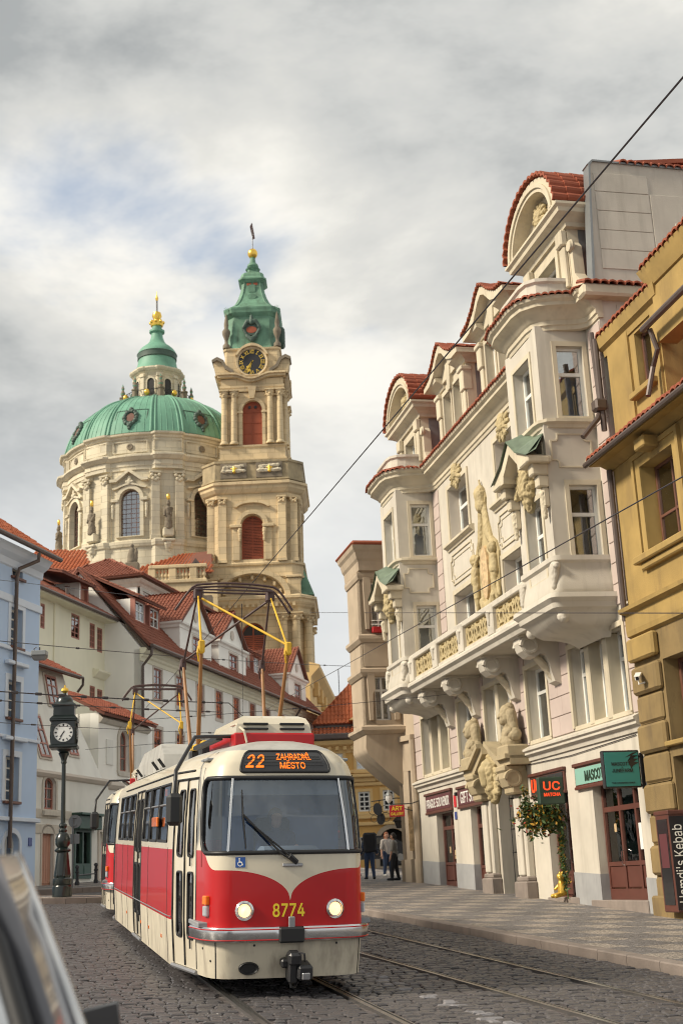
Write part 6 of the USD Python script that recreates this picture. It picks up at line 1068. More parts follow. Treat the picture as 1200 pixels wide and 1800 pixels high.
for k in range(8):
    a = A0+k*math.pi/4
    if math.sin(a) > 0.6: continue
    for da, r_ in ((13, 0.16), (15.5, 0.12), (29.5, 0.12), (32, 0.16)): b = a+math.radians(da); obj(dv, 'dome_rib', dc(tube([((r+0.02)*math.cos(b), (r+0.02)*math.sin(b), z) for r, z in dprof], r_, 6)), 'copper_bright', smooth=True)
    obj(dv, 'roof_seams', dc(cat([tube([((r+0.01)*math.cos(a+math.radians(da)), (r+0.01)*math.sin(a+math.radians(da)), z) for r, z in dprof[::2]], 0.035, 4) for da in (-9, -4.5, 0, 4.5, 9, 19, 22.5, 26)])), 'copper_bright', kind='stuff')
    t = math.radians(15); rr, zz = (DR+0.1)*math.cos(t), 51.4+7.55*math.sin(t); n, tt = radial(a); q = np.array([DX, DY, 0])+n*rr+np.array([0, 0, zz]); tn_ = math.atan2(math.sin(t)*10.8, math.cos(t)*7.55); nn = n*math.cos(tn_)+np.array([0, 0, math.sin(tn_)]); up_ = np.cross(nn, np.cross(np.array([0, 0, 1.0]), nn)); up_ /= np.linalg.norm(up_); rt = np.cross(up_, nn)
    cart = [ball((0.72*math.cos(p)*1.0, 0.95*math.sin(p), 0.12), 0.24+0.06*(i % 2), 1) for i, p in enumerate(np.linspace(0, 2*math.pi, 15)[:-1])]+[ball((0, 1.2, 0.15), 0.3, 1), ball((0, -1.2, 0.15), 0.3, 1), ball((0, -1.55, .1), .2, 1)]
    w_ = obj(dv, 'round_window', axes(cat(cart), q, rt, up_, nn), 'copper_dark', smooth=True)
    obj(dv, 'window_recess', axes((lambda A: A)(revolve([(0, 0.02), (0.5, 0.02), (0.55, 0.2), (0, 0.2)], 16, sx=0.85, sy=1.15)), q, rt, up_, nn), 'window_brown')
    pl = np.array([(-2.0, -1.0), (-1.95, 1.4), (1.95, 1.4), (2.0, -1.0), (1.2, -1.6), (0.5, -1.25), (0, -1.65), (-0.5, -1.25), (-1.2, -1.6), (-2.0, -1.0)])
    def on_dome(x, y, up=0.04): t2 = t+y/8.2; r2, z2 = (DR+0.1)*math.cos(t2), 51.4+7.55*math.sin(t2); b = a+x/max(r2, 1); return ((r2+up)*math.cos(b), (r2+up)*math.sin(b), z2)
    fine = np.vstack([pl[i]+(pl[i+1]-pl[i])*s_ for i in range(len(pl)-1) for s_ in np.linspace(0, 1, 5)[:-1]]); obj(dv, 'roof_moulding', dc(tube([on_dome(x*0.95, y) for x, y in fine], 0.06, 5)), 'copper_dark')
# lantern
LZO[1], LZN[1] = 59.9, 57.85
_r = lambda V: np.c_[V[:, :2], np.interp(V[:, 2], LZO, LZN)]
_dc0 = dc; dc = lambda VF: _dc0((_r(np.asarray(VF[0], float)), VF[1])); _rt = RFc.to; RFc.to = lambda s, VF: (lambda A: (_r(A[0]), A[1]))(_rt(s, VF))
obj(DM, 'gallery', dc(revolve([(4.3, 59.9), (4.5, 60.0), (4.5, 60.2), (4.0, 60.3), (2.9, 60.35)], 48)), 'dark_stone')
for k in range(8):
    a = A0+(k+0.5)*math.pi/4; n, t = radial(a); q = n*4.2; p = obj(DM, 'gallery_pier', dc(revolve([(0.36, 60.2), (0.36, 61.2), (0.45, 61.25), (0.45, 61.4), (0.16, 61.5), (0.3, 61.9), (0.12, 62.3), (0.2, 62.5), (0.02, 63.0)], 8, (q[0], q[1], 0))), 'dark_stone'); obj(p, 'pier_finial', dc(revolve([(0.14, 61.45), (0.3, 61.85), (0.12, 62.25), (0.2, 62.45), (0.02, 63.0)], 8, (q[0], q[1], 0.03))), 'copper')
    n2, t2 = radial(A0+k*math.pi/4); rails = [tube([(4.25*math.cos(b), 4.25*math.sin(b), z) for b in np.linspace(a-math.pi/4+0.09, a-0.09, 8)], 0.045, 5) for z in (60.4, 61.2)]+[tube([(4.25*math.cos(b)+0.0, 4.25*math.sin(b), 60.8+0.3*math.cos(j*2*math.pi/8)) for j, b in enumerate(np.linspace(c_-0.055, c_+0.055, 9))], 0.035, 4) for c_ in np.linspace(a-math.pi/4+0.15, a-0.15, 5)]
    obj(DM, 'gallery_railing', dc(cat(rails)), 'black_iron'); obj(DM, 'gilded_ornament', dc(ball(n2*4.3+[0, 0, 60.85], 0.34, 2, (1, 1, 1.1))), 'gold', smooth=True)
lan = obj(DM, 'lantern', dc(loft([np.c_[ringpoly(2.62, 96, 0.14), np.full(96, z)] for z in (60.3, 63.9)])), 'drum_stone')
for k in range(8):
    a = A0+k*math.pi/4; f = RFc(a, 2.6); s_ = arch(-0.45, 0.45, 61.1, 62.6); obj(lan, 'lantern_window', f.to(prism(s_, 0.0, 0.06)), 'interior_dark'); obj(lan, 'window_arch', f.to(prism(arch(-0.62, 0.62, 61.1, 62.6, 0.62).difference(s_), 0.0, 0.16)), 'drum_stone'); obj(lan, 'pilaster', RFc(a+math.pi/8, 2.72).to(cat([cbox(-0.3, 0.3, 0, 0.2, 60.5, 63.2, 0.03), cbox(-0.38, 0.38, 0, 0.3, 63.2, 63.6, 0.05)])), 'drum_stone')
obj(DM, 'lantern_cornice', dc(loft([np.c_[ringpoly(r, 96, 0.15), np.full(96, z)] for r, z in ((2.65, 63.5), (2.75, 63.7), (3.1, 63.95), (3.25, 64.1), (3.25, 64.25), (2.8, 64.4))])), 'drum_stone')
obj(DM, 'lantern_roof', dc(revolve([(2.95, 64.3), (2.75, 64.5), (2.45, 65.0), (2.3, 65.6), (2.3, 65.9)], 48)), 'copper_bright', smooth=40); obj(DM, 'roof_band', dc(revolve([(2.3, 65.55), (2.42, 65.65), (2.42, 66.2), (2.5, 66.3), (2.3, 66.45)], 48)), 'copper_dark', smooth=40)
obj(DM, 'lantern_cap', dc(revolve([(2.42, 66.35), (2.35, 66.6), (2.1, 67.0), (1.7, 67.4), (1.25, 67.75), (0.95, 68.2), (0.75, 68.8), (0.7, 69.3), (0.95, 69.5), (0.95, 69.75), (0.6, 69.9), (0.6, 70.3)], 32)), 'copper_bright', smooth=40)
obj(DM, 'golden_crown', dc(cat([revolve([(0.45, 70.2), (0.75, 70.35), (0.85, 70.7), (0.6, 71.0), (0.4, 71.1), (0.62, 71.5), (0.5, 71.9), (0.2, 72.05)], 16)]+[ball((0.8*math.cos(b), 0.8*math.sin(b), 70.75), 0.2, 1) for b in np.linspace(0, 2*math.pi, 9)[:-1]])), 'gold', smooth=40); obj(DM, 'spire_rod', dc(tube([(0, 0, 72.0), (0, 0, 73.6)], 0.12, 6)), 'black_iron'); obj(DM, 'golden_spike', dc(revolve([(0.13, 73.3), (0.2, 73.6), (0.05, 74.0), (0.03, 74.4)], 8)), 'gold')
# ------------------------------------------------------------------ houses on the left
AL = math.radians(13.74)
def house_window(parent, f, px, frame='window_redbrown', w=-0.10, vb=(0.5,), hb=(0.33, 0.66), surround_m=None, name='window', fr=0.07, rect=None, curtain=False, pane='pane_far', t=0.14):
    r = rect or f.rect(*px); s = sbox(*r)
    p = window(parent, f, s, w, frame, fr, vb, hb, 0.05, pane=pane, d=0.05)
    if surround_m: obj(parent, 'window_surround', f.to(prism(s.buffer(t, join_style=2).difference(s), -0.01, 0.03)), surround_m)
    return s
# blue house
b0 = aty(66, 1330, 50); FB = Fac(b0, AL+math.pi); BH = thing('blue_house', 'pale blue house with white trim and drain pipe at the left edge', 'building', at=FB.P(4, 2, -2))
rows = [(21.7, 968, 40.6, 1016), (18, 1070, 38.7, 1138), (12.5, 1197, 35, 1263), (7.5, 1330, 32, 1409)]; wr = [FB.rect(*r) for r in rows]; cols = (0, 3.3, 6.6)
wsh = [sbox(r[0]+c, r[1], r[2]+c, r[3]) for r in wr for c in cols]; ar = arch(1.35, 2.45, 1.7, 3.15, 0.4)
wall(BH, 'wall', FB, sbox(0.05, 0, 12, 14.0), wsh+[ar], -0.45, 0.0, 'blue_plaster'); obj(BH, 'end_wall', FB.to(box(0.0, 0.45, -9, -0.45, 0, 14.0)), 'blue_plaster'); obj(BH, 'room_back', FB.to(box(0.5, 12, -1.8, -1.7, 0, 14)), 'interior_dark')
for k, s in enumerate(wsh):
    a, b, c, d = s.bounds; window(BH, FB, s, -0.22, 'window_white', 0.08, (0.5,), (0.25, 0.5, 0.75) if k > 2 else (0.33, 0.66), 0.05, pane='pane_far'); obj(BH, 'sill', FB.to(cbox(a-0.1, c+0.1, -0.2, 0.12, b-0.1, b, 0.015)), 'window_brown')
    if k > 2: obj(BH, 'window_surround', FB.to(prism(sbox(a-0.2, b, c+0.2, d+0.22).difference(s), -0.01, 0.04)), 'blue_trim')
    if k > 5: obj(BH, 'window_hood', FB.to(cbox(a-0.3, c+0.3, 0, 0.22, d+0.55, d+0.7, 0.03)), 'blue_trim')
    obj(BH, 'curtain', FB.to(box(a, c, -0.6, -0.56, b, d)), 'curtain')
window(BH, FB, ar, -0.2, 'window_white', 0.09, (0.5,), (0.5,), 0.06); obj(BH, 'door_surround', FB.to(prism(ar.buffer(0.18).difference(ar), -0.01, 0.05)), 'blue_trim')
for v0, v1, o in ((11.95, 12.25, 0.07), (10.15, 10.30, 0.1), (6.9, 7.02, 0.08), (3.95, 4.1, 0.16)): obj(BH, 'string_course', FB.to(cbox(-0.04, 12, -0.05, o, v0, v1, 0.02)), 'blue_trim')
obj(BH, 'cornice', FB.to(sweep([(12, 0), (-0.05, 0)][::-1], [(0, 13.3), (0.06, 13.35), (0.08, 13.6), (0.3, 13.75), (0.4, 13.9), (0.5, 14.0), (0, 14.05)])), 'blue_trim')
obj(BH, 'gutter', FB.to(tube([(12, 0.72, 14.12), (-0.25, 0.72, 14.12)], 0.1, 8)), 'gutter'); roof_face(BH, [FB.P(-0.3, 14.15, 0.7), FB.P(12, 14.15, 0.7), FB.P(12, 17.5, -4), FB.P(-0.3, 17.5, -4)], 'tile_orange', 0.22, 0.34)
obj(BH, 'drain_pipe', FB.to(tube([(1.55, 0.7, 14.0), (1.55, 0.68, 13.7), (2.15, 0.2, 13.3), (2.25, 0.16, 12.9), (2.3, 0.16, 3)], 0.075, 8)), 'gutter'); obj(BH, 'house_number', FB.to(cbox(0.35, 0.62, 0, 0.03, 3.1, 3.4, 0.01)), 'plate_blue')
# low white house with the green shop
l0 = aty(190, 1450, 57.4); FL = Fac(l0, AL+math.pi); LH = thing('low_house', 'low old white house with small shop, arched door and leaning upper wall', 'building', at=FL.P(3, 1.6, -2))
door = arch(5.15, 6.12, 1.5, 3.55, 0.35); awin = arch(5.02, 6.05, 4.55, 5.5, 0.3); shop = sbox(1.75, 1.9, 3.35, 4.35); sd = sbox(0.2, 1.9, 0.95, 3.8)
wall(LH, 'wall', FL, sbox(0, 0, 9, 5.9), [door, awin, shop, sd], -0.4, 0.0, 'old_white'); obj(LH, 'room_back', FL.to(box(0, 9, -1.6, -1.5, 0, 5.8)), 'interior_dark')
d_ = obj(LH, 'door', FL.to(prism(door, -0.2, -0.12)), 'door_tan')
for k in range(5): obj(d_, 'door_board', FL.to(cbox(5.2+0.19*k, 5.37+0.19*k, -0.13, -0.09, 1.75, 3.5, 0.01)), 'door_tan')
obj(LH, 'door_surround', FL.to(prism(door.buffer(0.1).difference(door), -0.01, 0.03)), 'reveal_plaster'); window(LH, FL, awin, -0.12, 'window_redbrown', 0.08, (0.5,), (0.33, 0.66), 0.05); obj(LH, 'window_surround', FL.to(prism(awin.buffer(0.14).difference(awin), -0.01, 0.04)), 'white_plaster'); obj(LH, 'sill', FL.to(cbox(4.85, 6.2, -0.05, 0.15, 4.3, 4.5, 0.02)), 'white_plaster')
sp = obj(LH, 'shop_front', FL.to(prism(shop.difference(unary_union([sbox(1.9, 2.5, 2.5, 3.75), sbox(2.62, 2.5, 3.22, 3.75)])), -0.2, 0.05)), 'green_shop'); obj(sp, 'fascia', FL.to(cat([cbox(1.35, 3.5, 0, 0.35, 3.85, 4.4, 0.03), cbox(1.25, 3.6, 0, 0.5, 4.4, 4.5, 0.02)])), 'green_shop'); obj(sp, 'pane', FL.to(box(1.9, 3.25, -0.1, -0.09, 2.5, 3.75)), 'shop_glass'); obj(LH, 'shop_display', FL.to(box(1.85, 3.3, -0.5, -0.45, 2.4, 3.8)), 'warm_goods')
for a in (1.82, 2.55): obj(sp, 'lower_panel', FL.to(cbox(a+0.08, a+0.66, 0.05, 0.07, 2.02, 2.42, 0.015)), 'green_shop')
obj(LH, 'side_door', FL.to(prism(sd, -0.25, -0.2)), 'letter_white'); obj(LH, 'door_surround', FL.to(prism(sd.buffer(0.1, join_style=2).difference(sd), -0.01, 0.05)), 'reveal_plaster')
for v0, o in ((3.62, 0.03), (4.2, 0.03)): obj(LH, 'wall_band', FL.to(cbox(3.6, 9, -0.02, o, v0, v0+0.35, 0.01)), 'white_plaster')
obj(LH, 'ledge', FL.to(sweep([(-0.05, 0), (9, 0)], [(0, 5.75), (0.08, 5.8), (0.16, 5.92), (0.12, 6.0), (0, 6.05)])), 'reveal_plaster')
us = np.linspace(0.0, 9.0, 10); rings = []
for z, w, cut in ((6.0, 0.0, 0.05), (7.0, -0.35, 0.35), (8.2, -0.75, 0.8), (9.4, -1.05, 1.2), (10.5, -1.25, 1.5)): rings.append(np.array([(cut, -6, z), (cut, w-0.5, z), (cut+0.25, w-0.12, z), (cut+0.7, w, z), (9, w, z), (9, -6, z)]))
obj(LH, 'upper_wall', FL.to(loft(rings)), 'old_white', smooth=40)
class Lean:
    def to(s, VF): V = np.asarray(VF[0], float).copy(); V[:, 1] += np.interp(V[:, 2], [6, 7, 8.2, 9.4, 10.5], [0, -.35, -.75, -1.05, -1.25]); return FL.to((V, VF[1]))
FLs = Lean()
for a, b, c, d, w in ((5.75, 8.95, 6.45, 10.1, 0), (2.95, 8.95, 3.9, 10.2, 0), (5.1, 6.6, 6.0, 8.3, 0), (2.4, 6.9, 3.2, 8.2, 0)):
    s = sbox(a, b, c, d); window(LH, FLs, s, 0.09, 'window_redbrown', 0.09, (0.5,), (0.33, 0.66), 0.06, pane='pane_far', d=0.04); obj(LH, 'window_reveal', FLs.to(prism(s, -0.2, 0.045)), 'interior_dark'); obj(LH, 'window_surround', FLs.to(prism(s.buffer(0.1, join_style=2).difference(s), 0.0, 0.05)), 'reveal_plaster')
roof_face(LH, [FL.P(1.2, 10.42, -0.75), FL.P(9, 10.42, -0.75), FL.P(9, 11.4, -2.6), FL.P(1.2, 11.4, -2.6)], 'tile_red', 0.2, 0.3); obj(LH, 'gutter', FL.to(tube([(9, -0.72, 10.4), (1.1, -0.72, 10.4), (1.05, -0.75, 10.1), (1.05, -1.0, 9.8)], 0.06, 6)), 'gutter')
# white long house
W0 = aty(247, 1300, 75); FWh = Fac(W0, AL+math.pi); FK = Fac(W0, math.atan2(-math.cos(AL), math.sin(AL)))
WH = thing('white_house', 'long white house with tiled roof and gabled dormers behind the tram', 'building', at=FWh.P(-18, 2, -3))
ucen = [FWh.uv(x, y)[0] for x, y in ((277, 1202), (317, 1216), (352, 1226), (385, 1239), (415.5, 1249), (441.5, 1257))]; sp_ = (ucen[0]-ucen[4])/4
ucen = [ucen[0]-sp_*k for k in range(9)]; top = [sbox(u-0.62, 12.25, u+0.62, 14.1) for u in ucen]; low = [sbox(u-0.62, 8.55, u+0.62, 10.5) for u in ucen]; low2 = [sbox(u-0.62, 5.0, u+0.62, 6.9) for u in ucen]
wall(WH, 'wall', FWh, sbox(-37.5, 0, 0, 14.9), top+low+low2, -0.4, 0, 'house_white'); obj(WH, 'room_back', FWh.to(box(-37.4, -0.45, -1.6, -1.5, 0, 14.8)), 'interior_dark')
for s in top+low+low2: house_window(WH, FWh, None, rect=s.bounds, w=-0.05, surround_m='reveal_plaster', vb=(0.5,), hb=(0.25, 0.5, 0.75), fr=0.09, t=0.2)
obj(WH, 'cornice', FWh.to(sweep([(0.1, 0), (-37.6, 0)][::-1], [(0, 14.2), (0.06, 14.22), (0.08, 14.42), (0.2, 14.5), (0.22, 14.62), (0.38, 14.72), (0.42, 14.86), (0.55, 14.95), (0, 15.0)])), 'house_cream')
EAV, RDG, RW = 15.05, 20.1, -3.9
obj(WH, 'gable_wall', FK.to(prism(Polygon([(0, 0), (0, 15.0), (3.9, 19.85), (8.2, 15.0), (8.2, 0)]), -0.4, 0)), 'house_white')
R0 = 0.25
obj(WH, 'roof_edge', FK.to(tube([(-0.65, 0.05, 14.85), (3.9, 0.05, RDG+0.02), (8.4, 0.05, 15.0)], 0.14, 5)), 'gutter')
roof_face(WH, [FWh.P(R0, EAV, 0.75), FWh.P(-37.8, EAV, 0.75), FWh.P(-37.8, RDG, RW), FWh.P(R0, RDG, RW)], 'tile_brown', 0.26, 0.38, 2); roof_face(WH, [FWh.P(R0, RDG, RW), FWh.P(-37.8, RDG, RW), FWh.P(-37.8, EAV, -8.6), FWh.P(R0, EAV, -8.6)], 'tile_brown', 0.4, 0.6, 3)
obj(WH, 'gutter', FWh.to(tube([(0.3, 0.85, 15.02), (-37.8, 0.85, 15.02)], 0.11, 8)), 'gutter'); obj(WH, 'drain_pipe', FWh.to(tube([(0.15, 0.8, 14.95), (0.15, 0.75, 14.5), (-0.0, 0.15, 13.9), (-0.05, 0.14, 2)], 0.09, 8)), 'gutter'); obj(WH, 'drain_pipe', FWh.to(tube([(-31.0, 0.8, 14.9), (-31, 0.15, 14.0), (-31, 0.14, 2)], 0.09, 8)), 'gutter')
def gabled(u0, u1, apex, wr_, vb0=15.1, vc=17.6, dep=3.5):
    win = sbox(*wr_); obj(WH, 'dormer_wall', FWh.to(prism(Polygon([(u0, vb0), (u1, vb0), (u1, vc), (u0, vc)]).difference(win), -0.35, 0.02)), 'house_white'); um = (u0+u1)/2
    for a in (u0, u1-0.3): obj(WH, 'dormer_side', FWh.to(box(a, a+0.3, -dep, -0.35, vb0, vc)), 'house_white')
    obj(WH, 'dormer_gable', FWh.to(prism(Polygon([(u0, vc), (u1, vc), (um, apex-0.15)]), -0.3, 0.0)), 'house_white'); obj(WH, 'dormer_room', FWh.to(box(u0+0.3, u1-0.3, -0.9, -0.8, vb0, vc)), 'interior_dark')
    obj(WH, 'dormer_cornice', FWh.to(sweep([(u0-0.1, -dep+1), (u0-0.1, 0.0), (u1+0.1, 0.0), (u1+0.1, -dep+1)], [(-0.1, vc-0.3), (0.06, vc-0.28), (0.1, vc-0.12), (0.25, vc-0.04), (0.28, vc+0.08), (-0.1, vc+0.12)])), 'house_white')
    obj(WH, 'gable_medallion', FWh.to((lambda A: (np.c_[A[0][:, 0]+um, A[0][:, 2], A[0][:, 1]+vc+0.85], A[1]))(revolve([(0, 0), (0.3, 0), (0.36, 0.06), (0, 0.06)], 14))), 'reveal_plaster')
    for a, sg in ((u0-0.3, 1), (u1+0.3, -1)): roof_face(WH, [FWh.P(a, vc+0.05, 0.28), FWh.P(a, vc+0.05, -dep-1), FWh.P(um, apex, -dep-1), FWh.P(um, apex, 0.28)], 'tile_brown', 0.26, 0.38, 5)
    window(WH, FWh, win, -0.06, 'window_redbrown', 0.1, (0.5,), (0.33, 0.66), 0.08, pane='pane_far'); obj(WH, 'window_surround', FWh.to(prism(win.buffer(0.14, join_style=2).difference(win), 0, 0.05)), 'reveal_plaster')
gabled(-12.1, -6.3, 20.1, (-10.4, 15.75, -8.6, 17.1)); gabled(-19.4, -13.6, 20.1, (-17.6, 15.75, -15.8, 17.1)); gabled(-35.3, -30.2, 20.2, (-33.8, 15.75, -32.0, 17.1))
def shed(u0, u1):
    um = (u0+u1)/2; w = -0.9; v0, v1 = 16.9, 18.3; win = sbox(u0+0.14, v0+0.1, u1-0.14, v1-0.12)
    obj(WH, 'shed_dormer', FWh.to(prism(sbox(u0, v0-0.3, u1, v1).difference(win), w-0.3, w)), 'window_redbrown'); obj(WH, 'dormer_side', FWh.to(box(u0, u0+0.1, w-2.2, w-0.3, v0-0.3, v1)), 'house_white'); obj(WH, 'dormer_side', FWh.to(box(u1-0.1, u1, w-2.2, w-0.3, v0-0.3, v1)), 'house_white')
    window(WH, FWh, win, w-0.05, 'window_white', 0.07, (0.5,), (0.5,), 0.06, pane='pane_far'); obj(WH, 'dormer_room', FWh.to(box(u0+0.1, u1-0.1, w-0.8, w-0.7, v0, v1)), 'interior_dark')
    roof_face(WH, [FWh.P(u0-0.35, v1+0.05, w+0.4), FWh.P(u1+0.35, v1+0.05, w+0.4), FWh.P(u1+0.35, 20.0, RW+0.1), FWh.P(u0-0.35, 20.0, RW+0.1)], 'tile_brown', 0.26, 0.38, 7)
shed(-2.9, -1.3); shed(-5.2, -3.6); shed(-22.6, -21.1); shed(-25.6, -24.1)
# annex in the corner with a lean-to roof
AN = thing('corner_annex', 'small white annex with lean-to tiled roof and arched niche window beside the tall white wall', 'building', at=FL.P(-3, 2, -1.5)); FA = Fac(FL.P(-0.05, 0, -0.5), AL+math.pi)
nw = arch(-3.3, -2.2, 6.6, 8.0, 0.45); wall(AN, 'wall', FA, sbox(-5.6, 0, 0.0, 9.0), [nw], -0.4, 0.0, 'house_white'); window(AN, FA, nw, -0.15, 'window_redbrown', 0.08, (0.5,), (0.33, 0.66), 0.05, pane='pane_far'); obj(AN, 'room_back', FA.to(box(-5.5, 0, -1, -0.9, 5, 9)), 'interior_dark'); obj(AN, 'window_surround', FA.to(prism(nw.buffer(0.22).difference(nw), 0, 0.06)), 'white_plaster')
obj(AN, 'cornice', FA.to(sweep([(-5.6, 0), (0, 0)], [(0, 5.7), (0.1, 5.75), (0.2, 5.9), (0.12, 6.05), (0, 6.1)])), 'reveal_plaster'); obj(AN, 'cornice', FA.to(sweep([(-5.6, 0), (0, 0)], [(0, 8.55), (0.1, 8.6), (0.22, 8.75), (0, 8.95)])), 'white_plaster')
for a in (-4.7, -1.5): obj(AN, 'niche', FA.to(prism(sbox(a, 6.8, a+0.7, 7.9), 0.0, 0.04)), 'old_white')
roof_face(AN, [FA.P(0.2, 8.95, 0.4), FA.P(-5.8, 8.95, 0.4), FA.P(-5.8, 10.2, -2), FA.P(0.2, 10.2, -2)], 'tile_red', 0.22, 0.34); obj(AN, 'flank', FA.to(box(-0.4, 0.0, -6, -0.4, 0, 9.0)), 'old_white'); obj(AN, 'flank', FA.to(box(-5.6, -5.2, -6, -0.4, 0, 9)), 'house_white')
# cream house above
uC = FK.uv(183, 1300)[0]; FC = Fac(FK.P(uC, 0, 0), AL+math.pi); CH = thing('yellow_cream_house', 'pale yellow house with shuttered windows between the blue and the long white house', 'building', at=FC.P(5, 2, -2))
wins = [FC.rect(*r) for r in ((71, 1061, 79, 1105), (125, 1080, 140, 1123), (157.5, 1096, 167, 1140), (170.5, 1104, 180, 1147), (157.5, 1206, 167, 1250), (170.5, 1212, 180, 1258))]
wall(CH, 'wall', FC, sbox(0, 0, 11, 16.75), [sbox(*r) for r in wins], -0.4, 0.0, 'house_cream'); obj(CH, 'room_back', FC.to(box(0.1, 11, -1.4, -1.3, 2, 16.5)), 'interior_dark')
for k, r in enumerate(wins): house_window(CH, FC, None, rect=r, frame='window_redbrown', w=-0.02, vb=(0.5,), hb=(0.25, 0.5, 0.75), fr=0.1, pane='pane_far' if k == 1 else 'window_brown')
obj(CH, 'wall_strip', FC.to(cbox(5.9, 6.6, -0.02, 0.1, 2, 16.7, 0.04)), 'house_cream'); obj(CH, 'eaves', FC.to(prism(sbox(-0.9, 16.6, 11, 16.75), -0.3, 0.75)), 'house_cream'); obj(CH, 'gutter', FC.to(tube([(-1.0, 0.85, 16.75), (11, 0.85, 16.75)], 0.1, 6)), 'gutter'); obj(CH, 'ledge', FC.to(sweep([(-0.0, 0), (1.6, 0)], [(0, 13.2), (0.1, 13.25), (0.4, 13.55), (0.4, 13.65), (0, 13.75)])), 'house_cream')
roof_face(CH, [FC.P(-1.05, 16.8, 0.8), FC.P(11, 16.8, 0.8), FC.P(11, 19.2, -3.2), FC.P(-1.05, 19.2, -3.2)], 'tile_brown', 0.25, 0.36, 9)
sw = sbox(0.9, 17.75, 1.7, 18.6); obj(CH, 'shed_dormer', FC.to(cat([prism(sbox(0.75, 17.2, 1.85, 18.8).difference(sw), -1.0, -0.7)])), 'window_redbrown'); obj(CH, 'dormer_side', FC.to(prism(sbox(1.85, 17.2, 2.0, 18.8), -3.0, -0.7)), 'house_white'); obj(CH, 'dormer_shutter', FC.to(prism(sw, -0.95, -0.9)), 'door_tan'); roof_face(CH, [FC.P(0.5, 18.8, -0.3), FC.P(5.0, 18.8, -0.3), FC.P(4.8, 19.5, -3.2), FC.P(0.5, 19.5, -3.2)], 'tile_brown', 0.25, 0.36, 9); obj(CH, 'chimney_pot', FC.to(revolve([(0.1, 17.3), (0.1, 18.0), (0.16, 18.05), (0.02, 18.15)], 8, (4.2, -0.4, 0))), 'gutter')
# house with the hipped roof and the strip of glazing
h0 = aty(247, 1010, 95); FH = Fac(h0, AL+math.pi); FHk = Fac(h0, math.atan2(-math.cos(AL), math.sin(AL))); hz = h0[2]; HH = thing('hipped_house', 'house with hipped dark red roof and a long strip of glazing below the church', 'building', at=FH.P(-5, 3, -4))
gr = FH.rect(247, 1034, 288, 1062); wall(HH, 'wall', FH, sbox(-18, 3, -0.6, hz-0.1), [sbox(gr[0], hz-2.6, -1.2, hz-1.0)], -0.3, -0.6+0.3, 'house_white'); window(HH, FH, sbox(gr[0], hz-2.6, -1.2, hz-1.0), -0.4, 'window_white', 0.08, tuple(np.linspace(0.07, 0.93, 13)), (0.5,), 0.07, pane='pane_far', name='glazing')
obj(HH, 'room_back', FH.to(box(-18, -0.8, -1.4, -1.3, hz-4, hz)), 'interior_dark'); obj(HH, 'wall', FHk.to(prism(sbox(0.5, 3, 9, hz-0.1), -0.7, -0.45)), 'house_white'); obj(HH, 'cornice', FH.to(sweep([(-18, -0.35), (-0.4, -0.35), (-0.4, -9)], [(-0.1, hz-0.8), (0.05, hz-0.75), (0.15, hz-0.55), (0.3, hz-0.45), (0.45, hz-0.25), (-0.1, hz-0.2)])), 'white_plaster')
ap = aty(195, 964, 97); rz = ap[2]
C0, C1 = FH.P(0.3, hz, 0.3), FH.P(0.3, hz, -9.5); C2 = FH.P(-18, hz, 0.3); A1 = FH.P(-4.6, rz, -4.6); A2 = FH.P(-18, rz, -4.6)
roof_face(HH, [C2, C0, A1, A2], 'tile_brown', 0.3, 0.42, 3); roof_face(HH, [C0, C1, A1+(0.0, 0, 0), A1], 'tile_brown', 0.3, 0.42, 4); roof_face(HH, [C1, FH.P(-18, hz, -9.5), A2, A1], 'tile_brown', 0.4, 0.6, 4); obj(HH, 'roof_ridge', cat([tube([C0, A1], 0.14, 5), tube([A1, A2], 0.14, 5), tube([C1, A1], 0.14, 5)]), 'tile_brown')
# church roofs, balustrade, statue, nave wall
def px_roof(nm, label, pts, m, tw_, tl_, seed): t = thing(nm, label, 'roof', at=aty(*pts[0])); roof_face(t, [aty(*p) for p in pts], m, tw_, tl_, seed); return t
px_roof('church_roof', 'bright orange tiled church roof left of the drum, behind the blue house', [(40, 1050, 112), (175, 1042, 112), (150, 984, 126), (62, 970, 126)], 'tile_orange', 0.36, 0.5, 3); px_roof('church_roof', 'orange tiled church roof at the foot of the drum, left of the bell tower', [(205, 1012, 127), (372, 1006, 127), (372, 968, 138.5), (322, 974, 138.5), (238, 985, 138.5)][:4], 'tile_orange', 0.36, 0.5, 4)
q = aty(345, 1000, 128.5); t = thing('roof_window', 'small dark dormer on the orange church roof beside the bell tower', 'dormer', at=q); obj(t, 'dormer', prism(Polygon([(q[0]-1.1, q[2]-0.4), (q[0]+1.1, q[2]-0.4), (q[0], q[2]+1.0)]), q[1]-0.6, q[1]+3), 'gutter'); obj(t, 'opening', prism(Polygon([(q[0]-0.7, q[2]-0.3), (q[0]+0.7, q[2]-0.3), (q[0], q[2]+0.6)]), q[1]-0.66, q[1]-0.6), 'interior_dark')
a, b = aty(262, 1022, 124), aty(364, 1016, 124); BL = thing('stone_balustrade', 'weathered stone balustrade in front of the church beside the bell tower', 'balustrade', at=a); z0 = min(a[2], b[2])
obj(BL, 'rail', cbox(a[0], b[0], 123.6, 124.4, z0+1.15, z0+1.5, 0.06), 'church_stone'); obj(BL, 'plinth', cbox(a[0], b[0], 123.6, 124.4, z0-0.35, z0, 0.06), 'church_stone'); obj(BL, 'wall', box(a[0]-1, b[0]+1, 123.8, 124.3, 5, z0-0.35), 'church_stone')
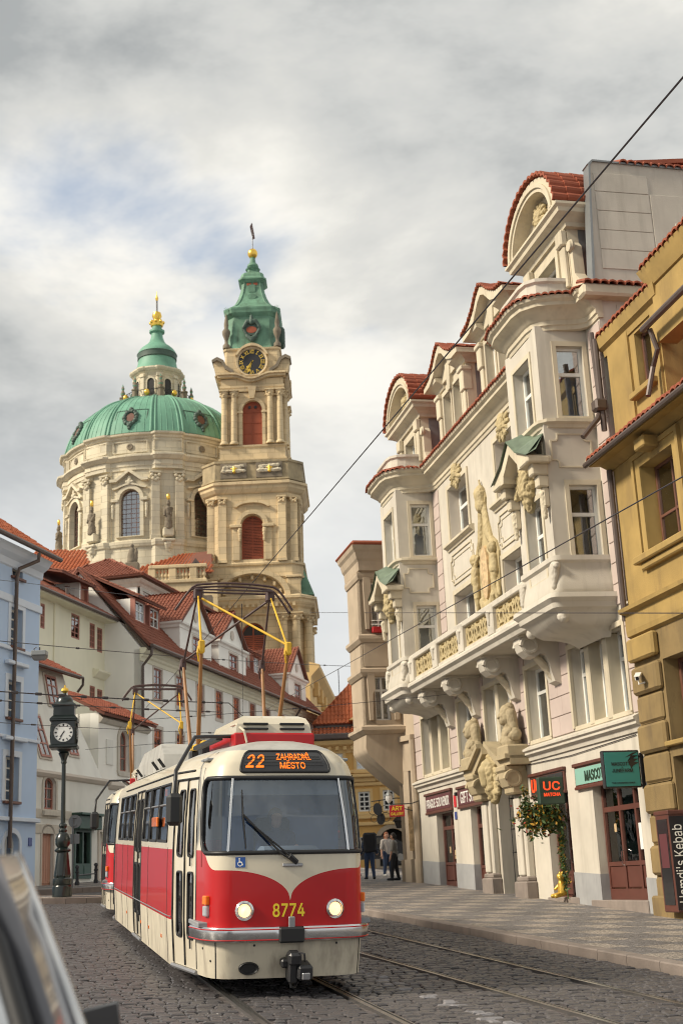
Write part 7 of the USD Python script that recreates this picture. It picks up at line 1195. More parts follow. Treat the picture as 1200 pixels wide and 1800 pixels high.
for k, x in enumerate(np.linspace(a[0]+0.3, b[0]-0.3, 16)):
    if k % 6 == 0: obj(BL, 'pier', cbox(x-0.35, x+0.35, 123.65, 124.35, z0, z0+1.15, 0.04), 'church_stone')
    else: obj(BL, 'baluster', revolve([(0.16, 0), (0.16, 0.1), (0.1, 0.2), (0.2, 0.45), (0.1, 0.85), (0.15, 1.0), (0.15, 1.15)], 8, (x, 124, z0)), 'church_stone')
q = aty(232, 990, 124); t = thing('roof_statue', 'weathered stone statue of two figures standing before the drum', 'statue', at=q); obj(t, 'figure', rough(blend([(((q[0], q[1], q[2]+0.1), 0.5), ((q[0], q[1], q[2]+0.9), 0.42)), (((q[0], q[1], q[2]+0.9), 0.42), ((q[0], q[1], q[2]+1.3), 0.3)), (((q[0], q[1], q[2]+1.45), 0.15), ((q[0]+0.02, q[1]-0.05, q[2]+1.75), 0.2)), (((q[0]+0.3, q[1]-.1, q[2]+.3), .28), ((q[0]+0.42, q[1]-.1, q[2]+1.15), .2)), (((q[0]+0.42, q[1]-.1, q[2]+1.35), .14), ((q[0]+0.42, q[1]-.1, q[2]+1.45), .14))], 0.12, 3), 0.05, 4), 'dark_stone', smooth=True); obj(t, 'pedestal', cbox(q[0]-0.6, q[0]+0.7, q[1]-0.5, q[1]+0.5, q[2]-6, q[2], 0.06), 'dark_stone')
q = aty(350, 1052, 110); t = thing('dark_gable', 'dark rounded gable top above the white house roof left of the tower', 'gable', at=q); obj(t, 'gable', prism(unary_union([sbox(q[0]-1.0, q[2]-4, q[0]+1.1, q[2]+0.25), Point(q[0]-0.1, q[2]+0.75).buffer(0.42), sbox(q[0]-.4, q[2], q[0]+.3, q[2]+.8)]).buffer(0.25).buffer(-0.25), q[1], q[1]+1.0), 'dark_stone')
n0, n1 = aty(548, 1300, 122), aty(590, 1300, 160); FN = Fac(n1, math.atan2(n0[0]-n1[0], n0[1]-n1[1])); nl = float(np.hypot(*(n1-n0)[:2])); ntop = aty(551, 1163, 122)[2]
NW = thing('nave_wall', 'pale yellow plastered church side wall with projecting cornice right of the tower', 'wall', at=FN.P(nl/2, 3, -1)); obj(NW, 'wall', FN.to(box(0, nl, -1, 0, 2, ntop-1)), 'orange_trim'); obj(NW, 'cornice', FN.to(sweep([(-0.5, 0), (nl, 0)], [(0, ntop-2.2), (0.1, ntop-2.1), (0.15, ntop-1.4), (0.4, ntop-1.1), (0.9, ntop-0.6), (1.0, ntop-0.3), (0, ntop)])), 'orange_trim')
for k in range(7): obj(NW, 'bracket', FN.to(cbox(1+k*nl/7, 1.8+k*nl/7, 0, 0.6, ntop-2.8, ntop-1.4, 0.08)), 'orange_trim')
# orange house at the end of the street
OY = 105.0; o0 = aty(700, 1400, OY); FO = Fac([o0[0]+6, OY, 0], math.pi*1.5); uo = lambda x, y: FO.uv(x, y)
OH = thing('orange_house', 'orange corner house with red mansard roof at the end of the street', 'building', at=FO.P(5, 2.5, -3))
wr = [FO.rect(*r) for r in ((626, 1325, 646, 1353), (669, 1325, 689, 1353), (583, 1325, 603, 1353), (630, 1392, 650.5, 1427), (673, 1389, 693, 1425), (586, 1394, 607, 1429))]; ul = uo(549, 1300)[0]; vt = uo(600, 1303)[1]; ga = arch(*sorted((uo(667, 1500)[0], uo(716, 1500)[0])), 2.3, uo(690, 1482)[1], 1.1)
wall(OH, 'wall', FO, sbox(0, 2, ul, vt), [sbox(*r) for r in wr]+[ga], -0.4, 0.0, 'orange_plaster'); obj(OH, 'room_back', FO.to(box(0, ul, -1.6, -1.5, 2, vt)), 'interior_dark'); obj(OH, 'side_wall', FO.to(box(ul-0.4, ul, -12, -0.4, 2, vt)), 'orange_plaster')
for k, r in enumerate(wr):
    s = sbox(*r); window(OH, FO, s, -0.03, 'window_white', 0.13, (0.5,), (0.25, 0.5, 0.75), 0.09, pane='pane_far'); obj(OH, 'window_surround', FO.to(prism(s.buffer(0.22, join_style=2).difference(s), -0.01, 0.08)), 'orange_trim'); obj(OH, 'sill', FO.to(cbox(r[0]-0.3, r[2]+0.3, -0.05, 0.3, r[1]-0.32, r[1]-0.14, 0.03)), 'orange_trim')
    if k > 2: obj(OH, 'window_hood', FO.to(cat([cbox(r[0]-0.7, r[2]+0.7, 0, 0.65, r[3]+1.1, r[3]+1.35, 0.05), cbox(r[0]-0.5, r[2]+0.5, 0, 0.3, r[3]+0.75, r[3]+1.1, 0.04)])), 'orange_trim')
vv = lambda y: uo(640, y)[1]
for y, o in ((1356, 0.25), (1379, 0.2), (1437, 0.3), (1449, 0.25)): obj(OH, 'string_course', FO.to(cbox(0, ul+0.1, -0.05, o, vv(y)-0.14, vv(y)+0.14, 0.05)), 'orange_trim')
n = int(ul/0.95); obj(OH, 'frieze_ornament', FO.to(cat([prism(affinity.rotate(sbox(-0.22, -0.22, 0.22, 0.22).difference(sbox(-.12, -.12, .12, .12)), 45), 0.0, 0.06) if False else (lambda A, k=k: (A[0]+[0.5+k*0.95, 0, vv(1367)], A[1]))(prism(affinity.rotate(sbox(-0.25, -0.25, 0.25, 0.25).difference(sbox(-.13, -.13, .13, .13)), 45), 0.0, 0.06)) for k in range(n)])), 'orange_trim', kind='stuff')
obj(OH, 'cornice', FO.to(sweep([(0, 0), (ul, 0), (ul, -9)], [(-0.1, vt-1.0), (0.1, vt-0.95), (0.15, vt-0.5), (0.6, vt-0.3), (0.75, vt), (-0.1, vt+0.1)])), 'orange_trim'); obj(OH, 'dentils', FO.to(cat([cbox(k*0.62, k*0.62+0.3, 0.1, 0.5, vt-0.75, vt-0.45, 0.03) for k in range(int(ul/0.62))])), 'orange_trim', kind='stuff')
for q in range(6): obj(OH, 'wall_course', FO.to(cbox(0, ul, -0.02, 0.05, 2.4+q*0.5, 2.86+q*0.5, 0.02)), 'orange_plaster') if 2.4+q*0.5 > uo(690, 1470)[1]+1.2 else None
obj(OH, 'gate_arch', FO.to(prism(ga.buffer(0.35).difference(ga), 0, 0.15)), 'beige_stone')
obj(OH, 'gutter', FO.to(cbox(-0.2, ul+0.8, 0.3, 1.0, vt+0.05, vt+0.55, 0.1)), 'gutter')
v1 = uo(577, 1274)[1]; v2 = uo(643, 1226)[1]+2; e = ul+0.9; i1 = uo(577, 1274)[0]
roof_face(OH, [FO.P(0, vt+0.4, 0.9), FO.P(e, vt+0.4, 0.9), FO.P(e-1.3, v1-0.2, -0.8), FO.P(0, v1-0.2, -0.8)], 'tile_orange', 0.32, 0.45, 3); roof_face(OH, [FO.P(e, vt+0.4, 0.9), FO.P(e, vt+0.4, -9), FO.P(e-1.3, v1-0.2, -9), FO.P(e-1.3, v1-0.2, -0.8)], 'tile_orange', 0.32, 0.45, 3)
obj(OH, 'roof_step', FO.to(cbox(0, e-1.1, -6, -0.7, v1-0.25, v1+0.1, 0.08)), 'gutter'); roof_face(OH, [FO.P(0, v1+0.1, -0.5), FO.P(e-1.0, v1+0.1, -0.5), FO.P(e-5.5, v2+1.2, -4.5), FO.P(0, v2+1.2, -4.5)], 'tile_orange', 0.32, 0.45, 6); roof_face(OH, [FO.P(e-1.0, v1+0.1, -0.5), FO.P(e-1.0, v1+0.1, -9), FO.P(e-5.5, v2+1.2, -4.6), FO.P(e-5.5, v2+1.2, -4.5)], 'tile_orange', 0.32, 0.45, 6)
da, db = sorted((uo(621, 1280)[0], uo(646, 1280)[0])); dw = arch((da+db)/2-0.42, (da+db)/2+0.42, uo(632, 1285)[1], uo(632, 1275)[1], 0.4)
obj(OH, 'dormer_wall', FO.to(prism(sbox(da, vt+0.5, db, uo(632, 1266)[1]).difference(dw), -0.5, 0.3)), 'orange_trim'); obj(OH, 'dormer_gable', FO.to(prism(Polygon([(da-0.35, uo(632, 1266)[1]), (db+0.35, uo(632, 1266)[1]), ((da+db)/2, uo(632, 1254)[1])]), -2.5, 0.5)), 'orange_trim'); window(OH, FO, dw, 0.1, 'window_white', 0.08, (0.5,), (), 0.06, pane='pane_far')
q = aty(612, 1262, 165); t = thing('far_building', 'far pale green building with red roof above the orange house', 'building', at=[q[0], q[1], 3]); obj(t, 'wall', box(q[0]-4, q[0]+8, 163, 175, 3, q[2]+1.0), 'house_white'); obj(t, 'ledge', prism(Polygon([(q[0]-4, q[2]-1.4), (q[0]+1, q[2]-0.2), (q[0]+8, q[2]-0.2), (q[0]+8, q[2]-0.6), (q[0]+1, q[2]-0.6), (q[0]-4, q[2]-1.8)]), 162.8, 163.1), 'copper'); obj(t, 'roof', loft([np.array([(q[0]-4.3, 162.6, q[2]+1.0), (q[0]+8.3, 162.6, q[2]+1.0), (q[0]+8.3, 175, q[2]+1.0), (q[0]-4.3, 175, q[2]+1.0)]), np.array([(q[0]-3.6, 164.2, q[2]+2.7), (q[0]+8, 164.2, q[2]+2.7), (q[0]+8, 170, q[2]+2.7), (q[0]-3.6, 170, q[2]+2.7)])]), 'tile_red'); obj(t, 'chimney', cbox(q[0]+0.6, q[0]+1.4, 165, 166, q[2]+2.6, q[2]+3.4, 0.05), 'gutter'); obj(t, 'antenna', tube([(q[0]-1, 165, q[2]+2.6), (q[0]-1, 165, q[2]+6.2)], 0.05, 4), 'wire')
# ------------------------------------------------------------------ beige corner house with the corbelled bay
CB = thing('beige_corner_house', 'weathered beige corner house with corbelled bay next to the cream house', 'building', at=RF.P(22, 1, -1)); U0 = 20.3
FQ = RF.sub(U0, 0.0, U0, 2.0); FQ.w = -RF.u; qto = lambda VF: (FQ.p+VF[0][:, :1]*RF.w+VF[0][:, 1:2]*(-RF.u)+VF[0][:, 2:3]*Z, VF[1]); FQ.to = qto
w1, w2 = sbox(0.60, 10.65, 1.22, 12.55), sbox(0.64, 7.15, 1.24, 8.85)
obj(CB, 'bay_wall', qto(prism(sbox(-0.3, 6.1, 1.64, 13.1).difference(unary_union([w1, w2])), -0.4, 0.0)), 'beige_stone'); obj(CB, 'bay_front', RF.to(box(U0, U0+2.2, 1.24, 1.64, 6.1, 13.1)), 'beige_stone'); obj(CB, 'bay_core', RF.to(box(U0+0.45, U0+2.2, -6, 1.23, 6.2, 13.0)), 'interior_dark')
for s in (w1, w2):
    window(CB, FQ, s, -0.18, 'window_white', 0.07, (0.5,), (0.68,), 0.08); a, b, c, d = s.bounds; obj(CB, 'window_shoulder', qto(cat([prism(Polygon([(a-0.35, d+0.15), (a, d+0.15), (a, d-0.55), (a-0.1, d-0.7), (a-0.12, b), (a-0.3, b)]), 0, 0.12), prism(Polygon([(c+0.3, d+0.15), (c, d+0.15), (c, d-0.55), (c+0.1, d-0.7), (c+0.12, b), (c+0.26, b)]), 0, 0.12)])), 'beige_stone')
for v0, out in ((10.25, 0.16), (8.95, 0.16), (6.75, 0.22), (12.75, 0.1)): obj(CB, 'bay_ledge', RF.to(sweep([(U0, -0.3), (U0, 1.64), (U0+2.2, 1.64)], [(-0.05, v0-0.15), (0.05, v0-0.12), (out, v0+0.02), (out, v0+0.14), (-0.05, v0+0.25)])), 'beige_stone')
obj(CB, 'spandrel_panel', qto(prism(sbox(-0.1, 9.2, 1.6, 10.1), 0, 0.06)), 'beige_stone'); obj(CB, 'eaves_cornice', RF.to(sweep([(U0-0.2, -3), (U0-0.2, 1.64), (U0+2.3, 1.64)], [(-0.2, 12.9), (0.05, 12.95), (0.08, 13.3), (0.15, 13.4), (0.22, 13.65), (0.3, 13.75), (0.34, 13.9), (-0.2, 14.0)])), 'beige_stone'); obj(CB, 'roof_edge', RF.to(cbox(U0-0.5, U0+2.6, -4, 2.0, 13.9, 14.1, 0.08)), 'tile_red')
obj(CB, 'window_box', qto(cbox(0.55, 1.25, 0.0, 0.22, 10.5, 10.72, 0.02)), 'red_sign'); obj(CB, 'window_rail', qto(cat([tube([(0.5, 0.25, v), (1.3, 0.25, v)], 0.015, 4) for v in (10.8, 10.95)])), 'letter_white')
rings = []
for v, q in ((6.7, 1.0), (6.1, 1.02), (5.9, 0.98), (5.5, 0.78), (5.0, 0.5), (4.6, 0.25), (4.3, 0.05)): rings.append(np.array([(U0+(1-q)*0.1, -0.4, v), (U0+(1-q)*0.1, -0.35+2.0*q, v), (U0+2.2, -0.35+2.0*q, v), (U0+2.2, -0.4, v)]))
obj(CB, 'corbel_cone', RF.to(loft(rings)), 'beige_stone', smooth=40)
cs = [(UL+0.02, 0.0), (UL+0.35, 0.06), (UL+0.6, 0.14), (U0+0.1, 0.26), (U0+0.5, 0.30), (U0+0.85, 0.05)]
obj(CB, 'upper_wall', RF.to(loft([np.array([(u, w, v) for u, w in cs]+[(U0+2.2, -6, v), (UL+0.02, -6, v)]) for v in (6.3, 14.0)])), 'beige_stone')
for a, b in ((0, 1), (2, 3), (4, 5)):
    p, q = cs[a], cs[b]; obj(CB, 'ground_pier', RF.to(loft([np.array([(p[0], p[1]+0.05, v), (q[0], q[1]+0.05, v), (q[0], q[1]-0.6, v), (p[0], p[1]-0.6, v)]) for v in (0.6, 5.4)])), 'beige_stone'); obj(CB, 'pier_base', RF.to(loft([np.array([(p[0]-0.02, p[1]+0.14, v), (q[0]+0.02, q[1]+0.14, v), (q[0], q[1]-0.5, v), (p[0], p[1]-0.5, v)]) for v in (0.6, 2.0)])), 'beige_stone')
obj(CB, 'ground_lintel', RF.to(loft([np.array([(u, w+0.06, v) for u, w in cs]+[(U0+2.2, -0.6, v), (UL+0.02, -0.6, v)]) for v in (5.2, 6.35)])), 'beige_stone'); obj(CB, 'lintel_ledge', RF.to(loft([np.array([(u, w+0.2, v) for u, w in cs]+[(U0+2.2, -0.6, v), (UL+0.02, -0.6, v)]) for v in (6.3, 6.5)])), 'beige_stone'); obj(CB, 'shop_back', RF.to(box(UL+0.05, U0+2.2, -1.2, -1.1, 0.5, 5.4)), 'interior_dark'); obj(CB, 'side_column', RF.to(tube([(UL+0.05, 0.12, 1.0), (UL+0.05, 0.12, 6.3)], 0.13, 8)), 'beige_stone')
obj(CB, 'poster', RF.to(box(UL+0.55, UL+0.58, 0.12, 0.3, 2.3, 3.9)), 'poster_warm')
# ------------------------------------------------------------------ the tram
def bez(a, b, c, n): t = np.linspace(0, 1, n)[:, None]; a, b, c = map(np.array, (a, b, c)); return (1-t)**2*a+2*t*(1-t)*b+t*t*c
hp = np.vstack([[(0.06-0.05*(y/0.72)**2, y) for y in np.linspace(0, 0.72, 20)], bez((0.01, 0.72), (-0.03, 0.985), (-0.46, 1.025), 16)[1:], [(-2.15, 1.25), (-12.3, 1.25), (-13.5, 1.09)], bez((-13.5, 1.09), (-13.97, 1.05), (-14.0, 0.78), 8)[1:], [(-14.05, 0.0)]])
hl = np.r_[0, np.cumsum(np.hypot(*np.diff(hp, axis=0).T))]; SEND = hl[-1]
def s_at_x(x): i = np.where((hp[:-1, 0] >= x) & (hp[1:, 0] < x))[0][0]; f = (x-hp[i, 0])/(hp[i+1, 0]-hp[i, 0]); return hl[i]+f*(hl[i+1]-hl[i])
ZF = ([0.1, 0.22, 0.55, 0.80, 1.1, 1.45, 1.65, 2.1, 2.56, 2.78, 2.92, 3.0, 3.06, 3.09], [-0.12, -0.07, -0.01, 0.0, 0.0, -0.005, -0.02, -0.10, -0.22, -0.32, -0.43, -0.58, -0.85, -1.25])
ZS = ([0.1, 0.22, 0.83, 1.7, 2.1, 2.62, 2.74, 2.85, 2.95, 3.02, 3.06, 3.09], [0.07, 0.04, 0.0, 0.0, 0.015, 0.06, 0.10, 0.20, 0.38, 0.62, 0.88, 1.16])
def surf(s, z, out=0.0):
    s, z = np.broadcast_arrays(np.asarray(s, float), np.asarray(z, float)); a = np.abs(s); sg = np.where(s >= 0, 1.0, -1.0)
    x = np.interp(a, hl, hp[:, 0]); y = np.interp(a, hl, hp[:, 1]); f = np.clip((x+2.1)/1.7, 0, 1)**1.3; r = np.clip((-12.0-x)/1.7, 0, 1)**1.3
    d = 1e-3; x2 = np.interp(a+d, hl, hp[:, 0]); y2 = np.interp(a+d, hl, hp[:, 1]); nx_, ny_ = (y2-y), -(x2-x); L = np.maximum(np.hypot(nx_, ny_), 1e-9)
    fx = np.interp(z, *ZF); ins = np.interp(z, *ZS); X = x+f*fx-r*fx; Y = y*np.maximum(1-ins/1.25, 0.0)
    return np.stack([X+out*nx_/L, -sg*(Y+out*ny_/L), z], -1)
def fr_(s, z):
    p = surf(s, z); e = 0.01; ts = surf(s-e, z)-surf(s+e, z); tz = surf(s, z+e)-surf(s, z-e); ts /= np.linalg.norm(ts); tz /= np.linalg.norm(tz); n = np.cross(ts, tz); n /= np.linalg.norm(n); tz = np.cross(n, ts); return p, ts, tz, n   # ts: to the viewer's right
SD1, SD0 = s_at_x(-1.95), s_at_x(-0.74); zbS = lambda a: np.where(a < 0.85, 1.11+0.36*np.sqrt(np.clip(1-(1-np.clip(a/0.85, 0, 1))**2.1, 0, 1)), np.where(a < 1.22, 1.47+0.23*np.clip((a-0.95)/0.27, 0, 1)**2, 1.70))
right_windows = [(-3.72, -2.45), (-4.98, -3.86), (-6.1, -5.12), (-8.75, -7.8), (-9.95, -8.9), (-11.15, -10.1)]; left_windows = [(-2.3-1.32*k-1.18, -2.3-1.32*k) for k in range(8)]
mid_door, rear_door = (-7.62, -6.28), (-13.1, -11.95)
def front_shape():
    P = sbox(-1.34, 1.67, 1.34, 2.57).buffer(-0.2).buffer(0.2); return P
FS = front_shape(); oval = lambda x0, x1, z0, z1: sbox(x0, z0, x1, z1).buffer(-0.045).buffer(0.045)
def doorpanes(s0, s1, n=2): return [sbox(s0+(s1-s0)*(k+0.24)/n, z0, s0+(s1-s0)*(k+0.70)/n, z1).buffer(-0.06).buffer(0.06) for k in range(n) for z0, z1 in ((0.62, 1.42), (1.62, 2.46))]
RD = [(SD0, SD1), tuple(sorted((s_at_x(mid_door[1]), s_at_x(mid_door[0])))), tuple(sorted((s_at_x(rear_door[1]), s_at_x(rear_door[0]))))]
DP = [p for d in RD for p in doorpanes(d[0]+0.05, d[1]-0.05)]
RWs = [sbox(s_at_x(b), 1.80, s_at_x(a), 2.58) for a, b in right_windows]; LWs = [sbox(-s_at_x(a), 1.80, -s_at_x(b), 2.58) for a, b in left_windows]
board = sbox(-0.62, 2.645, 0.62, 2.905).buffer(-0.04).buffer(0.04)
brk = set(np.round(np.r_[np.arange(-1.6, 1.601, 0.02), [x for r in RWs+LWs for x in (r.bounds[0], r.bounds[2])], [x for d in RD for x in d], np.arange(RD[0][0], RD[0][1], 0.025), np.arange(RD[1][0], RD[1][1], 0.03), np.arange(RD[2][0], RD[2][1], 0.03), np.arange(-SEND, SEND, 0.35), -SEND, SEND], 4))
sv = np.array(sorted(brk)); sv = sv[np.r_[True, np.diff(sv) > 0.004]]
rows_z = np.r_[np.linspace(0.22, 0.64, 12), np.linspace(0.66, 0.80, 4)]
K1, K2 = 26, 10
zl = np.r_[np.linspace(1.80, 2.58, 40)]; zr = np.r_[np.linspace(2.605, 2.92, 14), [2.95, 2.98, 3.0, 3.02, 3.04, 3.06, 3.075, 3.085, 3.09]]
aS = np.abs(sv); zb = zbS(aS); Zg = np.vstack([np.repeat(rows_z[:, None], len(sv), 1), [0.80+(zb-0.80)*q for q in np.linspace(0, 1, K1)[1:]], [zb+(1.80-zb)*q for q in np.linspace(0, 1, K2)[1:]], np.repeat(zl[1:, None], len(sv), 1), np.repeat(zr[:, None], len(sv), 1)])
nred0, nred1 = len(rows_z)-1, len(rows_z)-1+K1-1
PT = surf(sv[None, :].repeat(len(Zg), 0), Zg); nS = len(sv)
mid_s = (sv[:-1]+sv[1:])/2; mid_z = (Zg[:-1, :-1]+Zg[1:, :-1]+Zg[:-1, 1:]+Zg[1:, 1:])/4; cls = np.zeros(mid_z.shape, int)  # 0 cream 1 red 2 low 3 roof 4 open 5 door
cls[nred0:nred1] = 1; cls[:nred0] = 2; cls[mid_z > 2.93] = 3
MS = mid_s[None].repeat(len(mid_z), 0)
for d in RD: cls[(MS > d[0]) & (MS < d[1]) & (mid_z < 2.60) & (mid_z > 0.26)] = 5
for p in [FS]+DP+RWs+LWs: cls[shapely.contains_xy(p, MS, mid_z)] = 4
cls[(np.abs(MS) < 0.0)] = 0
def cells(mask, out=0.0, P=None):
    P = PT if P is None else P; i, j = np.nonzero(mask); a = i*nS+j; F = np.vstack([np.c_[a, a+nS, a+1], np.c_[a+1, a+nS, a+nS+1]]); u, inv = np.unique(F, return_inverse=True); return P.reshape(-1, 3)[u], inv.reshape(-1, 3)
PTin = surf(sv[None, :].repeat(len(Zg), 0), Zg, -0.015)
center_t = T0-0.72; n0 = st(16.62, center_t)
def tram_matrix(p, yaw):
    hx = np.array([math.cos(yaw), math.sin(yaw), 0]); e = 1.0; tail = p-hx[:2]*8; z0, z1 = float(G(*p)), float(G(*tail)); f = np.array([*(p-tail), z0-z1]); f /= np.linalg.norm(f); lt = np.array([-hx[1], hx[0]]); ll = np.array([*lt, (float(G(*(p+lt)))-z0)*0.75]); ll /= np.linalg.norm(ll); u = np.cross(f, ll); u /= np.linalg.norm(u); ll = np.cross(u, f)
    u = u*1.025; m = Gf.Matrix4d(1.0); [m.SetRow(i, Gf.Vec4d(*map(float, v), 0)) for i, v in enumerate((f, ll, u))]; m.SetRow(3, Gf.Vec4d(float(p[0]), float(p[1]), z0, 1)); return m
yaw1 = math.atan2(-S[1], -S[0])+math.radians(1.7); TM = tram_matrix(n0, yaw1)
TR = thing('tram', 'red and cream tram number 8774 with lit headlights, nearest the camera', 'tram', matrix=TM, group=None)
body = obj(TR, 'body', cells((cls == 0)), 'tram_cream', smooth=40); obj(TR, 'red_band', cells(cls == 1), 'tram_red', smooth=40); obj(TR, 'skirt', cells(cls == 2), 'tram_lowdirt', smooth=40)
rf = obj(TR, 'roof', cat([cells(cls == 3), (lambda A: (np.vstack([A, [[-7, 0, 3.095]]]), np.array([[k, (k+1) % len(A), len(A)] for k in range(len(A))])))(PT[-1])]), 'tram_roof', smooth=40)
for k, d in enumerate(RD):
    m = (cls == 5) & (MS > d[0]) & (MS < d[1]); p = obj(TR, 'door', cells(m, P=PTin), 'tram_cream', smooth=40)
    for q in doorpanes(d[0]+0.05, d[1]-0.05):
        g = shapely.contains_xy(q, MS, mid_z); obj(p, 'door_pane', cells(g, P=PTin), 'tram_glass'); e = np.array(q.exterior.coords); obj(p, 'rubber_seal', tube(surf(e[:, 0], e[:, 1], -0.005), 0.016, 5, False), 'rubber')
    sm_ = (d[0]+d[1])/2
    for s_ in (d[0], sm_, d[1]): obj(p, 'door_seam', tube(surf(np.full(12, s_), np.linspace(0.28, 2.6, 12), -0.004), 0.013, 5), 'rubber')
    obj(p, 'door_head', tube(surf(np.linspace(d[0], d[1], 6), np.full(6, 2.6), 0.0), 0.014, 5), 'rubber'); obj(p, 'door_step', tube(surf(np.linspace(d[0]-0.03, d[1]+0.03, 6), np.full(6, 0.235), 0.015), 0.028, 6), 'steel_grey')
    for z_ in (0.5, 1.5): obj(p, 'hinge', tube(surf(np.full(2, d[0]+0.3), np.array([z_, z_+0.12]), 0.005), 0.012, 5), 'rubber')
for r in RWs+LWs:
    g = shapely.contains_xy(r, MS, mid_z); w = obj(TR, 'side_window', cells(g, P=PTin), 'tram_glass'); a, b, c, d = r.bounds; obj(w, 'window_rail', tube(surf(np.linspace(a, c, 4), np.full(4, 2.30), 0.0), 0.014, 4), 'steel_grey')
    e = np.array(r.buffer(-0.03).buffer(0.03).exterior.coords); obj(w, 'rubber_seal', tube(surf(e[:, 0], e[:, 1], 0.0), 0.02, 5, False), 'rubber')
# windscreen in three panes, its seal and chrome pillars
g = shapely.contains_xy(FS.buffer(0.03), MS, mid_z) & (cls == 4)
ws = obj(TR, 'windscreen', cells(g & (np.abs(MS) < 0.76), P=PTin), 'windscreen', smooth=40); obj(ws, 'side_pane', cells(g & (MS >= 0.76), P=PTin), 'windscreen', smooth=40); obj(ws, 'side_pane', cells(g & (MS <= -0.76), P=PTin), 'windscreen', smooth=40)
fine = np.array(FS.segmentize(0.06).exterior.coords); obj(ws, 'rubber_seal', tube(surf(fine[:, 0], fine[:, 1], 0.002), 0.028, 6, False), 'rubber', smooth=True)
for sg in (-1, 1): obj(ws, 'chrome_pillar', tube(surf(np.full(10, sg*0.77)-sg*0.05*np.linspace(0, 1, 10), np.linspace(1.68, 2.56, 10), 0.005), 0.02, 6), 'chrome', smooth=True)
# destination board
bd = np.array(board.segmentize(0.05).exterior.coords)
def on_front(poly, out0, out1, n=40):
    g_ = []
    v, f = tri2(poly.segmentize(0.08)); A = surf(v[:, 0], v[:, 1], out1); return A, f[:, ::-1]
a, b, c, d = board.bounds; gs, gz = np.linspace(a, c, 26), np.linspace(b, d, 6); GP = surf(gs[None].repeat(6, 0), gz[:, None].repeat(26, 1), 0.016); k = (np.arange(5)[:, None]*26+np.arange(25)[None]).ravel()
db_ = obj(TR, 'destination_board', (GP.reshape(-1, 3), np.vstack([np.c_[k, k+26, k+1], np.c_[k+1, k+26, k+27]])), 'board_black', smooth=True); obj(db_, 'board_frame', tube(surf(bd[:, 0], bd[:, 1], 0.012), 0.018, 5, False), 'rubber', smooth=True)
def front_text(parent, s_, h, sc, zc, m, width=None, out=0.02, depth=0.006, bold=True, slant=0.0):
    A = text(s_, h, depth, bold); V = A[0].copy(); x0, x1 = V[:, 0].min(), V[:, 0].max(); V[:, 0] = (V[:, 0]-(x0+x1)/2)*((width/(x1-x0)) if width else 1.0)+slant*V[:, 1]; Pn = surf(sc-V[:, 0], zc+V[:, 1], out+V[:, 2]); return obj(parent, 'lettering', (Pn, A[1]), m)
front_text(db_, '22', 0.155, 0.43, 2.70, 'led_orange', 0.25); front_text(db_, 'ZAHRADNÍ', 0.075, -0.13, 2.795, 'led_orange', 0.52); front_text(db_, 'MĚSTO', 0.075, -0.10, 2.685, 'led_orange', 0.36)
for z_ in (2.73, 2.77, 2.81, 2.84): obj(db_, 'led_gap', tube(surf(np.linspace(-0.55, 0.58, 20), np.full(20, z_), 0.028), 0.0035, 4), 'board_black')
# lamps, number, bumper, coupler
for sg in (1, -1):
    p, ts, tz, n = fr_(sg*0.57, 1.0); h_ = obj(TR, 'headlight', axes(revolve([(0.085, -0.03), (0.115, 0.0), (0.115, 0.025), (0.09, 0.045), (0.085, 0.02)], 20), p, ts, tz, n), 'chrome', smooth=40); obj(h_, 'lamp', axes(revolve([(0, 0.0), (0.088, 0.012), (0.06, 0.035), (0, 0.042)], 18), p, ts, tz, n), 'lamp_on', smooth=40)
    p, ts, tz, n = fr_(sg*1.12, 1.07); b_ = obj(TR, 'turn_signal', axes(cbox(-0.055, 0.055, -0.01, 0.10, -0.01, 0.05, 0.012), p, ts, tz, n), 'orange_lens'); obj(b_, 'side_light', axes(cbox(-0.055, 0.055, -0.14, -0.02, -0.01, 0.045, 0.012), p, ts, tz, n), 'clear_lens')
front_text(TR, '8774', 0.145, 0.02, 0.925, 'number_yellow', 0.40, 0.004, 0.004)
p, ts, tz, n = fr_(0.62, 1.56); st_k = obj(TR, 'wheelchair_sticker', axes(box(-0.06, 0.06, -0.06, 0.06, 0.0, 0.006), p, ts, tz, n), 'sticker_blue')
whl = unary_union([Point(-0.005, -0.018).buffer(0.03, 12).difference(Point(-0.005, -0.018).buffer(0.021, 12)), Point(-0.012, 0.042).buffer(0.009, 8), LineString([(-0.012, 0.03), (-0.01, 0.0), (0.015, 0.0), (0.028, -0.03)]).buffer(0.006)]); V, F = zprism(whl, 0.006, 0.008); obj(st_k, 'wheelchair_symbol', axes((V, F), p, ts, tz, n), 'letter_white')
sb = np.r_[np.linspace(-1.62, -0.15, 30)]; sb2 = -sb[::-1]
for q in (sb, sb2):
    bm = obj(TR, 'bumper', loft([surf(q, np.full(30, z_), o) for z_, o in ((0.645, 0.0), (0.645, 0.07), (0.67, 0.09), (0.78, 0.09), (0.81, 0.07), (0.81, 0.0))], True, False), 'chrome', smooth=40)
    for z_ in (0.665, 0.785): obj(bm, 'red_line', tube(surf(q, np.full(30, z_), 0.09), 0.007, 5), 'tram_red')
p, ts, tz, n = fr_(0.0, 0.73); obj(TR, 'bumper_centre', axes(cbox(-0.16, 0.16, -0.10, 0.08, 0.0, 0.12, 0.02), p, ts, tz, n), 'rubber'); obj(TR, 'signal_holder', axes(cbox(-0.04, 0.04, 0.04, 0.2, 0.06, 0.10, 0.01), p, ts, tz, n), 'steel_grey')
